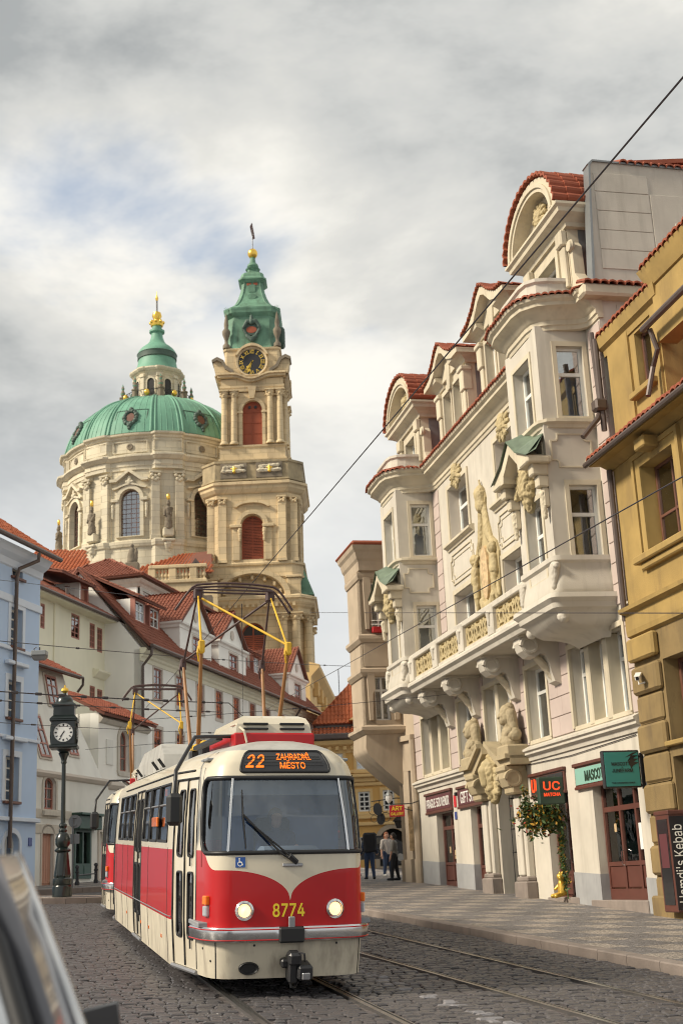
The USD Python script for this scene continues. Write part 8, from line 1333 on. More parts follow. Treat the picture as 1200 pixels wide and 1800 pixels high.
p, ts, tz, n = fr_(0.0, 0.36); cp = obj(TR, 'coupler', axes(cat([cbox(-0.05, 0.06, -0.16, 0.14, -0.1, 0.2, 0.02), cbox(-0.13, 0.0, 0.0, 0.1, 0.0, 0.12, 0.02), cbox(0.05, 0.24, -0.12, 0.06, 0.0, 0.26, 0.03), cbox(-0.06, 0.1, 0.05, 0.2, 0.05, 0.24, 0.03), tube([(0.06, 0.2, 0.2), (0.12, 0.2, 0.26), (0.14, 0.1, 0.22)], 0.014, 5)]), p, ts, tz, n), 'black_iron'); obj(cp, 'coupler_plate', axes(cbox(0.1, 0.2, -0.1, -0.02, 0.26, 0.28, 0.01), p, ts, tz, n), 'steel_grey'); obj(cp, 'hose', axes(tube([(-0.02, -0.12, 0.1), (0.0, -0.22, 0.12), (0.06, -0.24, 0.06), (0.1, -0.2, 0.0)], 0.016, 6), p, ts, tz, n), 'rubber')
p, ts, tz, n = fr_(0.52, 0.34); obj(TR, 'fog_lamp', axes(revolve([(0.0, 0.005), (0.07, 0.005), (0.09, 0.03), (0.1, 0.02), (0.1, -0.02)], 20, sx=1.25, sy=0.75), p, ts, tz, n), 'rubber', smooth=40)
for s_ in (0.95, -0.98): obj(TR, 'skirt_seam', tube(surf(np.full(8, s_), np.linspace(0.22, 0.64, 8), 0.0), 0.009, 4), 'rubber')
for x_ in (-2.35, -5.05, -6.22, -8.85, -10.0, -11.5): obj(TR, 'panel_seam', tube(surf(np.full(10, s_at_x(x_)), np.linspace(0.24, 1.72, 10), 0.0), 0.006, 4), 'rubber')
obj(TR, 'waist_rail', tube(surf(np.linspace(SD1+0.05, s_at_x(-11.9), 24), np.full(24, 0.835), 0.004), 0.010, 4), 'steel_grey')
for sg in (-1, 1): obj(TR, 'roof_seam', tube(surf(np.full(14, sg*1.36), np.linspace(1.5, 2.92, 14), 0.001), 0.006, 4), 'rubber')
for s_, z_ in ((1.3, 0.55), (1.05, 0.42), (0.45, 0.6), (-0.6, 0.6)): p, ts, tz, n = fr_(s_, z_); obj(TR, 'skirt_bolt', axes(revolve([(0, 0), (0.015, 0), (0.012, 0.01), (0, 0.012)], 8), p, ts, tz, n), 'rubber')
# wipers, mirror, roof gear
wp = [surf(-0.18-0.48*q, 1.58+0.0*q, 0.0)*0 for q in (0,)]
P_ = lambda s_, z_, o: surf(s_, z_, o).reshape(3)
wi = obj(TR, 'wiper', tube([P_(-0.03, 1.57, 0.05), P_(0.12, 1.66, 0.06), P_(0.58, 2.12, 0.05)], 0.014, 5), 'rubber'); obj(wi, 'wiper_arm', tube([P_(-0.06, 1.57, 0.05), P_(0.05, 1.66, 0.06), P_(0.54, 2.06, 0.055)], 0.012, 5), 'rubber'); obj(wi, 'wiper_blade', tube([P_(0.60, 2.42, 0.03), P_(0.585, 2.1, 0.03), P_(0.55, 1.72, 0.02)], [0.008, 0.014, 0.008], 5), 'rubber'); obj(wi, 'wiper_motor', tube([P_(-0.08, 1.55, 0.02), P_(0.02, 1.63, 0.07)], 0.035, 6), 'rubber'); obj(wi, 'wiper_base', axes(cbox(-0.13, 0.13, -0.03, 0.01, 0, 0.03, 0.01), *fr_(-0.03, 1.53)), 'steel_grey')
mr = np.array([-0.72, -1.36, 2.20]); mi = obj(TR, 'mirror', cbox(mr[0]-0.07, mr[0]+0.07, mr[1]-0.105, mr[1]+0.105, mr[2]-0.20, mr[2]+0.20, 0.05), 'rubber'); obj(mi, 'mirror_arm', tube([(-1.3, -0.35, 3.16), (-1.15, -1.05, 3.13), (-0.78, -1.34, 2.68), (-0.74, -1.36, 2.38)], 0.028, 6), 'black_iron', smooth=True)
ac = obj(TR, 'air_conditioner', loft([np.array([(-1.0+dx, -0.52+e, z), (-1.0+dx, 0.52-e, z), (-3.2, 0.52-e, z), (-3.2, -0.52+e, z)]) for z, e, dx in ((3.18, 0.0, 0.0), (3.30, 0.02, -0.03), (3.38, 0.06, -0.1), (3.42, 0.14, -0.25))]), 'tram_cream'); obj(ac, 'red_base', cbox(-3.25, -0.96, -0.55, 0.55, 3.0, 3.18, 0.02), 'tram_red')
for y0 in (-0.42, 0.08):
    for z_ in (3.22, 3.285): obj(ac, 'louvre', cbox(-1.03, -0.985+(3.25-z_)*0.2, y0, y0+0.34, z_, z_+0.028, 0.006), 'rubber')
obj(ac, 'cable', tube([(-0.95, -0.38, 3.05), (-0.93, -0.42, 3.2), (-1.1, -0.5, 3.3), (-1.4, -0.52, 3.3)], 0.016, 5), 'tram_cream'); obj(TR, 'roof_rail', cbox(-3.6, -1.3, -0.75, -0.65, 3.1, 3.16, 0.01), 'rubber')
obj(TR, 'roof_fairing', loft([np.array([(-6.3, -0.95, z0), (-6.3, -0.3, z0), (-11.5, -0.3, z0), (-11.5, -0.95, z0)])*[1, 1, 0]+np.array([0, 0, z]) if False else np.array([(-6.2-e*4, -0.9+e*.2, z), (-6.2-e*4, 0.9-e*.2, z), (-11.3+e*4, 0.9-e*.2, z), (-11.3+e*4, -0.9+e*.2, z)]) for z0, z, e in ((0, 2.95, 0), (0, 3.2, 0.05), (0, 3.42, 0.25))]), 'tram_roof')
for x_ in (-5.6, -6.6, -9.5): obj(TR, 'roof_handle', tube([(x_, -0.95, 2.95), (x_, -1.05, 3.08), (x_-0.2, -1.05, 3.08), (x_-0.2, -0.95, 2.95)], 0.014, 5), 'rubber')
obj(TR, 'gutter_rail', tube(surf(np.linspace(-SD1-8.5, -1.9, 30), np.full(30, 2.70), 0.005), 0.016, 4), 'rubber'); obj(TR, 'gutter_rail', tube(surf(np.linspace(1.9, SD1+8.5, 30), np.full(30, 2.70), 0.005), 0.016, 4), 'rubber')
for x_ in (-3.1, -4.9, -6.2, -9.0): p, ts, tz, n = fr_(s_at_x(x_), 0.52); obj(TR, 'side_reflector', axes(cbox(-0.04, 0.04, -0.025, 0.025, 0, 0.012, 0.005), p, ts, tz, n), 'orange_lens')
obj(TR, 'line_display', cbox(-3.9, -3.2, -1.16, -1.12, 2.42, 2.54, 0.01), 'board_black'); A = text('22', 0.09, 0.005, True); obj(TR, 'lettering', axes(A, (-3.35, -1.165, 2.44), (-1, 0, 0), (0, 0, 1), (0, -1, 0)), 'led_orange'); obj(TR, 'orange_lamp', cbox(-4.3, -3.6, -1.285, -1.25, 2.0, 2.14, 0.01), 'orange_lens')
# inside
obj(TR, 'floor', cbox(-13.6, -0.25, -1.1, 1.1, 0.80, 0.86, 0.01), 'tram_inside'); obj(TR, 'ceiling', cbox(-13.4, -0.7, -0.95, 0.95, 2.80, 2.84, 0.01), 'tram_inside'); obj(TR, 'cab_partition', cat([box(-1.95, -1.92, -0.55, 1.1, 0.86, 2.8)]), 'tram_blue'); obj(TR, 'dashboard', cat([cbox(-0.75, -0.16, -0.6, 0.78, 1.35, 1.66, 0.05), cbox(-0.62, -0.3, -0.3, 0.45, 1.62, 1.74, 0.04)]), 'tram_inside'); obj(TR, 'sun_blind', box(-0.36, -0.34, -0.72, 0.72, 2.36, 2.54), 'tram_inside')
for x_ in np.arange(-3.2, -12.5, -0.85):
    for y_ in (-0.95, 0.55): se = obj(TR, 'seat', cbox(x_-0.2, x_+0.2, y_, y_+0.4, 1.2, 1.26, 0.02), 'tram_red'); obj(se, 'seat_back', cbox(x_-0.24, x_-0.18, y_, y_+0.4, 1.26, 1.75, 0.02), 'tram_red')
obj(TR, 'driver_seat', cat([cbox(-1.65, -1.2, -0.15, 0.35, 1.25, 1.35, 0.04), cbox(-1.75, -1.62, -0.15, 0.35, 1.35, 2.1, 0.05)]), 'rubber')
obj(TR, 'underframe', cbox(-13.2, -0.6, -0.95, 0.95, 0.30, 0.80, 0.05), 'black_iron')
for xb in (-3.6, -10.3):
    bg = obj(TR, 'bogie', cbox(xb-1.3, xb+1.3, -0.85, 0.85, 0.32, 0.5, 0.05), 'black_iron')
    for dx in (-0.95, 0.95):
        for y_ in (-0.72, 0.72): obj(bg, 'wheel', (lambda A: (np.c_[A[0][:, 0]+xb+dx, A[0][:, 2]+y_, A[0][:, 1]+0.35], A[1]))(revolve([(0, -0.05), (0.3, -0.05), (0.35, -0.04), (0.35, 0.05), (0.1, 0.05), (0, 0.07)], 20)), 'steel_grey', smooth=40)
# pantograph
XP = -4.45; PG = obj(TR, 'pantograph', cat([cbox(XP-0.75, XP+0.75, sg*0.55-0.05, sg*0.55+0.05, 3.17, 3.26, 0.02) for sg in (-1, 1)]+[cbox(XP+dx-0.05, XP+dx+0.05, -0.6, 0.6, 3.18, 3.25, 0.02) for dx in (-0.6, 0.6)]), 'pan_yellow')
obj(PG, 'insulator', cat([cbox(XP+dx-0.12, XP+dx+0.12, sg*0.5-0.12, sg*0.5+0.12, 3.02, 3.18, 0.03) for dx in (-0.6, 0.6) for sg in (-1, 1)]), 'black_iron')
ZK, ZH = 4.62, 5.72
for dx, kx, m1, m2 in ((0.45, 1.10, 'pan_wood', 'pan_yellow'), (-0.45, -1.15, 'pan_wood', 'pan_dark')):
    for sg in (-1, 1):
        lo = obj(PG, 'lower_arm', tube([(XP+dx, sg*0.62, 3.22), (XP+kx, sg*0.68, ZK)], [0.036, 0.026], 8), m1, smooth=True); obj(lo, 'knee_joint', cat([cbox(XP+kx-0.05, XP+kx+0.05, sg*0.68-0.05, sg*0.68+0.05, ZK-0.10, ZK+0.10, 0.02), tube([(XP+kx+0.02, sg*0.68-0.04, ZK-0.22), (XP+kx+0.08, sg*0.68-0.07, ZK-0.1), (XP+kx, sg*0.68-0.05, ZK)], 0.014, 5)]), m2)
        obj(PG, 'upper_arm', tube([(XP+kx, sg*0.68, ZK), (XP+0.03*np.sign(kx), sg*0.60, ZH-0.12)], [0.020, 0.016], 6), m2, smooth=True)
    y0, y1 = (0.60, -0.66) if kx < 0 else (-0.58, 0.66)
    obj(PG, 'cross_brace', tube([(XP+0.03*np.sign(kx), y0, ZH-0.16), (XP+kx, y1, ZK+0.06)], 0.02, 6), m2, smooth=True)
obj(PG, 'base_spring', tube([(XP+0.3, -0.4, 3.3), (XP+0.3, 0.45, 3.3)], 0.05, 8), 'pan_yellow', smooth=True); obj(PG, 'head_spring', cat([cbox(XP-0.08, XP+0.08, sg*0.6-0.07, sg*0.6+0.07, ZH-0.2, ZH-0.02, 0.02) for sg in (-1, 1)]), 'pan_dark')
for dx in (-0.14, 0.14):
    yy_ = np.linspace(-0.95, 0.95, 25); zz_ = ZH+0.06-0.05*(yy_/0.7)**2-np.where(np.abs(yy_) > 0.66, 1.6*(np.abs(yy_)-0.66)**1.3, 0); obj(PG, 'contact_bow', tube(np.c_[np.full(25, XP+dx), yy_, zz_], 0.019, 6), 'pan_dark', smooth=True); obj(PG, 'bow_bar', tube([(XP+dx, -0.62, ZH-0.05), (XP+dx, 0.62, ZH-0.05)], 0.016, 5), 'pan_dark')
p2 = st(31.9, center_t-0.64); q2 = st(41.0, center_t-0.64+0.85); TM2 = tram_matrix(p2, math.atan2(*(p2-q2)[::-1])); copy(TR, 'tram', 'second tram car coupled behind the number 8774 car, mostly hidden', TM2)
# driver
def L2W(v): return np.array(TM.Transform(Gf.Vec3d(*map(float, v))))
drv = thing('person', 'tram driver in dark clothes sitting behind the windscreen', 'person', matrix=TM)
b_ = obj(drv, 'body', blend([(((-1.42, 0.1, 1.42), 0.17), ((-1.45, 0.1, 1.75), 0.18)), (((-1.45, -0.1, 1.84), 0.09), ((-1.45, 0.3, 1.84), 0.09)), (((-1.45, -0.1, 1.82), 0.07), ((-1.2, -0.16, 1.6), 0.055)), (((-1.2, -0.16, 1.6), 0.055), ((-0.85, -0.08, 1.7), 0.045)), (((-1.45, 0.3, 1.82), 0.07), ((-1.2, 0.36, 1.6), 0.055)), (((-1.2, 0.36, 1.6), 0.055), ((-0.85, 0.26, 1.7), 0.045)), (((-1.44, 0.1, 1.85), 0.06), ((-1.41, 0.1, 1.98), 0.055)), (((-1.39, 0.1, 2.06), 0.095), ((-1.4, 0.1, 2.12), 0.1))], 0.03, 4), 'cloth_navy', smooth=True)
obj(drv, 'face', blend([(((-1.36, 0.1, 2.03), 0.075), ((-1.37, 0.1, 2.1), 0.085)), (((-1.285, 0.1, 2.06), 0.015), ((-1.29, 0.1, 2.09), 0.012))], 0.02, 3), 'skin', smooth=True); obj(drv, 'hair', blend([(((-1.42, 0.1, 2.13), 0.1), ((-1.43, 0.1, 2.08), 0.1))], 0.02, 3), 'hair_dark', smooth=True)
for y_ in (-0.08, 0.26): obj(drv, 'hand', blend([(((-0.86, y_, 1.70), 0.04), ((-0.78, y_, 1.72), 0.035))], 0.015, 2), 'skin', smooth=True)
# ------------------------------------------------------------------ street furniture on the left
LY = LAMP[1]; kx, kz = 2371/LY, 2464/LY; LZ = LAMP[2]
lm = thing('clock_lamp', 'dark green cast iron post carrying a four sided street clock', 'street clock', at=LAMP)
hh = lambda y: (1577-(1250+y/3.273))/kz; wd = lambda w: w/3.273/kx/2
prof = [(wd(112), 0.0), (wd(112), hh(1015)), (wd(100), hh(1005)), (wd(108), hh(998)), (wd(108), hh(968)), (wd(86), hh(958)), (wd(92), hh(940)), (wd(70), hh(832)), (wd(64), hh(815)), (wd(92), hh(806)), (wd(94), hh(798)), (wd(60), hh(785)), (wd(84), hh(765)), (wd(86), hh(735)), (wd(66), hh(708)), (wd(42), hh(695)), (wd(50), hh(684)), (wd(36), hh(672)), (wd(48), hh(658)), (wd(44), hh(648)), (wd(27), hh(640)), (wd(23), hh(290)), (wd(36), hh(278)), (wd(30), hh(268)), (wd(40), hh(250)), (wd(64), hh(225)), (wd(54), hh(214)), (wd(90), hh(200))]
post = obj(lm, 'post', revolve(prof, 20, tuple(LAMP)), 'lamp_green', smooth=35)
for k in range(6): an = k*math.pi/3; obj(lm, 'post_ornament', blend([(((LAMP[0]+wd(80)*math.cos(an), LAMP[1]+wd(80)*math.sin(an), LZ+hh(950)), 0.05), ((LAMP[0]+wd(60)*math.cos(an), LAMP[1]+wd(60)*math.sin(an), LZ+hh(850)), 0.03))], 0.03, 2), 'lamp_green', smooth=True)
cz0, cz1 = hh(195), hh(28); hw = 0.36; ca = math.radians(8); cl = lambda VF: move(VF, LAMP, ca)
cb_ = obj(lm, 'clock_box', cl(cat([cbox(-hw, hw, -hw, hw, cz0+0.08, cz1, 0.03), cbox(-hw-0.06, hw+0.06, -hw-0.06, hw+0.06, cz0, cz0+0.1, 0.03), cbox(-hw-0.05, hw+0.05, -hw-0.05, hw+0.05, cz1-0.02, cz1+0.05, 0.02)])), 'lamp_green')
cm = (cz0+cz1)/2+0.04
for an in (0, math.pi/2, -math.pi/2, math.pi):
    n = np.array([math.sin(an), -math.cos(an), 0]); rt = np.array([math.cos(an), math.sin(an), 0]); q = n*(hw+0.003)+np.array([0, 0, cm]); ax = lambda VF: cl(axes(VF, q, rt, (0, 0, 1), n))
    dl = obj(cb_, 'dial', ax(revolve([(0, 0), (0.285, 0), (0.285, 0.01), (0, 0.01)], 32)), 'clock_white'); obj(cb_, 'dial_rim', ax(revolve([(0.28, 0), (0.28, 0.03), (0.31, 0.03), (0.31, 0)], 32)), 'lamp_green')
    mk = [affinity.rotate(affinity.translate(sbox(-0.014 if k % 3 else -0.022, 0.19, 0.014 if k % 3 else 0.022, 0.255), 0, 0), -30*k, origin=(0, 0)) for k in range(12)]+[affinity.rotate(sbox(-0.012, -0.05, 0.012, 0.16), -217, origin=(0, 0)), affinity.rotate(sbox(-0.009, -0.06, 0.009, 0.23), -206, origin=(0, 0)), Point(0, 0).buffer(0.022)]
    obj(cb_, 'dial_marks', ax(zprism(unary_union(mk), 0.010, 0.014)), 'clock_black')
obj(lm, 'clock_roof', cl(loft([np.array([(-r, -r, z), (r, -r, z), (r, r, z), (-r, r, z)]) for r, z in ((hw+0.05, cz1+0.05), (hw*0.86, cz1+0.16), (hw*0.84, cz1+0.42), (hw*0.98, cz1+0.44), (hw*0.98, cz1+0.48), (hw*0.7, cz1+0.56))])), 'lamp_green'); obj(lm, 'roof_dome', revolve([(0.26, cz1+0.55), (0.25, cz1+0.66), (0.17, cz1+0.76), (0.05, cz1+0.80), (0.035, cz1+0.88)], 16, tuple(LAMP)), 'lamp_green', smooth=40); obj(lm, 'golden_crown', revolve([(0.05, cz1+0.86), (0.12, cz1+0.92), (0.10, cz1+0.99), (0.03, cz1+1.04), (0.02, cz1+1.1)], 10, tuple(LAMP)), 'gold')
q = ground(127, 1562, 0.13); sg = thing('traffic_sign', 'grey back of a round traffic sign on a pole beside the clock post', 'sign', at=q); sy = 2371/q[1]
obj(sg, 'pole', tube([q, q+[0, 0, 122/sy]], 0.03, 8), 'grey_metal'); hc = 119/(2464/q[1]); obj(sg, 'disc', axes(revolve([(0, 0), (11.5/sy, 0), (11.5/sy, 0.02), (0, 0.02)], 28), q+[0.06, 0.05, hc], (1, 0, 0), (0, 0, 1), (0, -1, 0)), 'grey_metal'); obj(sg, 'plate', cbox(q[0]-0.1, q[0]+0.22, q[1]+0.03, q[1]+0.05, q[2]+hc-0.75, q[2]+hc-0.42, 0.005), 'grey_metal'); obj(sg, 'clamp', cat([cbox(q[0]-0.03, q[0]+0.12, q[1]-0.03, q[1]+0.03, q[2]+hc+d, q[2]+hc+d+0.05, 0.008) for d in (-0.15, 0.1)]), 'grey_metal')
bq = []
for x, y in ((135.5, 1557), (168.5, 1553)):
    q = ground(x, y, 0.13); bq.append(q); hb = 36/(2464/q[1]); t = thing('bollard', 'black iron bollard in front of the green shop, '+('nearer the clock post' if x < 150 else 'nearer the tram'), 'bollard', at=q, group='bollards by the green shop'); obj(t, 'post', revolve([(0.09, 0), (0.09, 0.1), (0.06, 0.15), (0.055, hb-0.12), (0.08, hb-0.1), (0.08, hb-0.05), (0.04, hb)], 12, tuple(q)), 'black_iron', smooth=40); obj(t, 'collar', revolve([(0.06, hb*0.6), (0.085, hb*0.62), (0.085, hb*0.68), (0.06, hb*0.7)], 12, tuple(q)), 'black_iron')
solo('bollard_rail', tube([bq[0]+[0, 0, 0.35], bq[1]+[0, 0, 0.35]], 0.025, 6), 'black_iron', 'thin iron rail joining the two bollards by the green shop', 'rail')
q = aty(69.5, 1152, 34); t = thing('hanging_lamp', 'grey box street lamp hanging from a wire before the blue house', 'street lamp', at=q-[0, 0, 0.15]); k_ = 34/2371
obj(t, 'housing', move(cbox(-14*k_, 14*k_, -0.14, 0.14, -0.02, 8*k_, 0.02), q), 'zinc'); obj(t, 'lens', axes(loft([np.array([(-14*k_, -0.13, -0.03), (14*k_, -0.13, -0.03), (14*k_, 0.13, -0.03), (-14*k_, 0.13, -0.03)]), np.array([(-10*k_, -0.09, -9*k_), (10*k_, -0.09, -9*k_), (10*k_, 0.09, -9*k_), (-10*k_, 0.09, -9*k_)])]), q, (1, 0, 0), (0, 1, 0), (0, 0, 1)), 'grey_metal'); obj(t, 'hanger', cat([tube([q+[-8*k_, 0, 8*k_], q+[-11*k_, 0, 12*k_], q+[-6*k_, 0, 15*k_]], 0.012, 5), tube([q+[0, 0, 8*k_], q+[0.0, 0, 15*k_]], 0.02, 5)]), 'wire')
# ------------------------------------------------------------------ signs by the corner house
def at_y(px, py, Y): return aty(px, py, Y)
Yg = 48.6; q = at_y(697.5, 1426, Yg); t = thing('gallery_sign', 'small red hanging sign with yellow words ART GALLERY', 'sign', at=q); k_ = Yg/2371
obj(t, 'board', move(cbox(-13.5*k_, 13.5*k_, -0.03, 0.03, -10*k_, 10*k_, 0.01), q), 'red_sign')
for s_, h, dz, w_ in (('ART', 0.14, 0.02, 0.40), ('GALLERY', 0.10, -0.15, 0.46)): A = text(s_, h, 0.008, True); V = A[0].copy(); x0, x1 = V[:, 0].min(), V[:, 0].max(); V[:, 0] = (V[:, 0]-(x0+x1)/2)*w_/(x1-x0); obj(t, 'lettering', axes((V, A[1]), q+[0, -0.031, dz], (1, 0, 0), (0, 0, 1), (0, -1, 0)), 'number_yellow')
e = at_y(736, 1408, Yg+0.3); obj(t, 'bracket', cat([tube([q+[-0.2, 0, 12*k_], q+[0.55, 0.05, 12*k_], e], 0.02, 5), tube([q+[-0.2, 0, 10*k_], q+[-0.2, 0, 12*k_]], 0.01, 4), tube([q+[0.2, 0, 10*k_], q+[0.2, 0, 12*k_]], 0.01, 4)]), 'black_iron')
q = at_y(683, 1402, Yg+0.6); t = thing('street_lantern', 'small white glass lantern on an iron bracket above the red gallery sign', 'lantern', at=q); obj(t, 'glass', revolve([(0.05, -0.2), (0.13, -0.05), (0.12, 0.06), (0.04, 0.12)], 8, tuple(q)), 'letter_white', smooth=40); obj(t, 'cap', revolve([(0.15, 0.06), (0.1, 0.14), (0.03, 0.22), (0.01, 0.28)], 8, tuple(q)), 'zinc'); obj(t, 'bracket', tube([q+[0, 0, -0.2], q+[0.1, 0, -0.3], at_y(735, 1428, Yg+0.6)], 0.018, 5), 'black_iron')
Yo = 50.5; k_ = Yo/2371; q = at_y(667, 1431, Yo); t = thing('iron_guild_sign', 'dark wrought iron hanging sign of two overlapping ovals with scrolls', 'sign', at=q)
obj(t, 'oval', prism(affinity.rotate(affinity.translate(affinity.scale(Point(0, 0).buffer(1, 16), 8.0*k_, 11*k_), q[0]-3*k_, q[2]+8*k_), 8), q[1]-0.04, q[1]+0.04), 'black_iron'); obj(t, 'oval', prism(affinity.rotate(affinity.translate(affinity.scale(Point(0, 0).buffer(1, 16), 7.5*k_, 10*k_), q[0]+2*k_, q[2]-9*k_), -8), q[1]+0.045, q[1]+0.12), 'black_iron')
obj(t, 'scrollwork', cat([tube([(q[0]+dx*k_+r*k_*math.cos(a), q[1], q[2]+dz*k_+r*k_*math.sin(a)) for a in np.linspace(0, 2*math.pi, 18)], 0.010, 4, False) for dx, dz, r in ((-12, 6, 7), (-10, -8, 6), (11, -6, 8), (9, 8, 6))]), 'black_iron'); obj(t, 'bracket', cat([tube([q+[-14*k_, 0, 22*k_], q+[30*k_, 0, 26*k_], at_y(735, 1403, Yo)], 0.02, 5), tube([q+[0, 0, 18*k_], q+[0, 0, 23*k_]], 0.012, 4)]), 'black_iron')
q = at_y(701, 1447, Yg+2.2); t = thing('wall_lantern', 'black wall lantern on the corner house below the gallery sign', 'lantern', at=q); obj(t, 'lantern', move(loft([np.array([(-r, -r, z), (r, -r, z), (r, r, z), (-r, r, z)]) for r, z in ((0.1, -0.2), (0.18, 0.05), (0.24, 0.08), (0.06, 0.26))]), q), 'black_iron'); obj(t, 'arm', tube([q+[0, 0, 0.2], q+[0.5, 0, 0.25]], 0.02, 5), 'black_iron')
# ------------------------------------------------------------------ people on the pavement
def person(p, h, yaw, label, top, legs, hair, lean=0.0, step=0.12, arms='down', pack=None, shoes='cloth_black', hairlong=False, name='person'):
    k = h/1.75; t = thing(name, label, 'person', at=p); f = lambda VF: move(VF, p, yaw, k)
    hip, sho = 0.13, 0.185; J = lambda x, y, z: np.array([x, y, z])
    A = {'down': [((0.02, 0.30, 1.12), (0.08, 0.31, 0.88)), ((0.02, -0.30, 1.12), (0.08, -0.31, 0.88))], 'phone': [((0.06, 0.28, 1.14), (0.28, 0.12, 1.22)), ((0.02, -0.28, 1.12), (0.08, -0.3, 0.88))], 'carry': [((0.0, 0.29, 1.12), (0.18, 0.30, 1.0)), ((0.0, -0.30, 1.12), (0.2, -0.34, 1.0))]}[arms]
    legb, armb, hands = [], [], []
    for i, sd in enumerate((1, -1)):
        st_ = step*(1 if i == 0 else -1); legb += [((J(0, sd*hip*0.75, 0.92), 0.105), (J(st_*0.5+0.02, sd*hip*0.85, 0.50), 0.068)), ((J(st_*0.5+0.02, sd*hip*0.85, 0.50), 0.068), (J(st_, sd*hip, 0.10), 0.045))]
        el, wr = A[i]; armb += [((J(-0.01, sd*sho, 1.42), 0.062), (J(*el), 0.045)), ((J(*el), 0.045), (J(*wr), 0.032))]; d = J(*wr)-J(*el); d /= np.linalg.norm(d); side = np.cross(d, [0, 0, 1.0]); side = side/max(np.linalg.norm(side), 1e-6) if np.linalg.norm(side) > 0.05 else J(0, 1, 0)
        hands.append(((J(*wr), 0.034), (J(*wr)+d*0.08, 0.036)))
        for j, (o, L_) in enumerate(((-0.028, 0.075), (-0.010, 0.085), (0.010, 0.08), (0.027, 0.062))): hands.append(((J(*wr)+d*0.09+side*o, 0.010), (J(*wr)+d*(0.09+L_)+side*o+J(0.01, 0, -0.01), 0.008)))
        hands.append(((J(*wr)+d*0.03+side*0.035, 0.012), (J(*wr)+d*0.08+side*0.062, 0.009)))
    torso = [((J(0, 0, 0.96), 0.135), (J(0.01, 0, 1.15), 0.125)), ((J(0.01, 0, 1.15), 0.125), (J(0, 0.08, 1.36), 0.105)), ((J(0.01, 0, 1.15), 0.125), (J(0, -0.08, 1.36), 0.105)), ((J(0, 0.15, 1.42), 0.07), (J(0, -0.15, 1.42), 0.07))]
    head = [((J(0, 0, 1.44), 0.058), (J(0.025, 0, 1.56), 0.052)), ((J(0.03, 0, 1.66), 0.093), (J(0.045, 0, 1.60), 0.07)), ((J(0.115, 0, 1.63), 0.018), (J(0.125, 0, 1.61), 0.014)), ((J(0.03, 0.088, 1.63), 0.02), (J(0.03, 0.09, 1.61), 0.016)), ((J(0.03, -0.088, 1.63), 0.02), (J(0.03, -0.09, 1.61), 0.016))]
    feet = [((J((step if i == 0 else -step)-0.03, sd*hip, 0.05), 0.05), (J((step if i == 0 else -step)+0.16, sd*hip*1.15, 0.035), 0.036)) for i, sd in enumerate((1, -1))]
    b = obj(t, 'body', f(blend(legb+armb+torso+head+hands+feet, 0.03, 3)), 'skin', smooth=True); G_ = lambda L_, e: [((p_, r+e), (q_, s+e)) for (p_, r), (q_, s) in L_]
    obj(t, 'trousers', f(blend(G_(legb, 0.016)+[((J(0, 0, 0.95), 0.15), (J(0, 0, 1.0), 0.145))], 0.03, 4)), legs, smooth=True); sl = [armb[0], armb[2]] if top in ('cloth_grey', 'cloth_light') else armb
    obj(t, 'top', f(blend(G_(torso, 0.02)+G_(sl, 0.016), 0.03, 4)), top, smooth=True); obj(t, 'hair', f(blend([((J(0.01, 0, 1.70), 0.098), (J(-0.02, 0, 1.64), 0.095))]+([((J(-0.04, 0, 1.64), 0.09), (J(-0.07, 0, 1.42), 0.06))] if hairlong else []), 0.025, 3)), hair, smooth=True)
    for x in feet: obj(t, 'shoe', f(blend(G_([x], 0.012), 0.03, 2)), shoes, smooth=True)
    for sd in (1, -1): obj(t, 'eye', f(ball((0.118, sd*0.032, 1.655), 0.011, 1)), 'clock_black')
    obj(t, 'mouth', f(ball((0.108, 0, 1.585), 0.018, 1, (0.4, 1.2, 0.4))), 'hair_red')
    return t, f
pp = ground(651, 1546, 0.142); pt, pf = person(pp, 1.74*pp[1]/53, math.radians(100), 'person seen from behind in blue jeans carrying a big black case', 'cloth_navy', 'cloth_navy', 'hair_dark', arms='carry')
bp = thing('backpack_case', 'large black case carried on the back of the person in jeans', 'bag', at=pp); V, F = cbox(-0.36, -0.14, -0.27, 0.27, 1.02, 1.78, 0.07); obj(bp, 'case', move((V, F), pp, math.radians(100), 1.74*pp[1]/53/1.75), 'cloth_black')
for y_ in (0.14, -0.14): obj(bp, 'strap', move(tube([(-0.15, y_, 1.5), (0.02, y_*1.05, 1.54), (0.16, y_*1.0, 1.38), (0.1, y_*1.2, 1.1), (-0.14, y_*1.2, 1.06)], 0.022, 6), pp, math.radians(100), 1.74*pp[1]/53/1.75), 'cloth_black')
pp = ground(682, 1541, 0.142); person(pp, 1.66*pp[1]/53, math.radians(-60), 'woman with reddish hair in a light top and dark trousers beside the man', 'cloth_light', 'cloth_navy', 'hair_red', arms='phone', shoes='shoe_white', hairlong=True, step=0.05)
pp = ground(695, 1548, 0.142); person(pp, 1.78*pp[1]/53, math.radians(165), 'man in grey shirt and black trousers standing by the corner wall', 'cloth_grey', 'cloth_black', 'hair_dark', step=0.1)
pp = ground(631, 1541, 0.142); person(pp, 1.68*pp[1]/53, math.radians(200), 'person in light clothes half hidden behind the right side of the tram', 'cloth_light', 'cloth_grey', 'hair_dark', step=0.06)
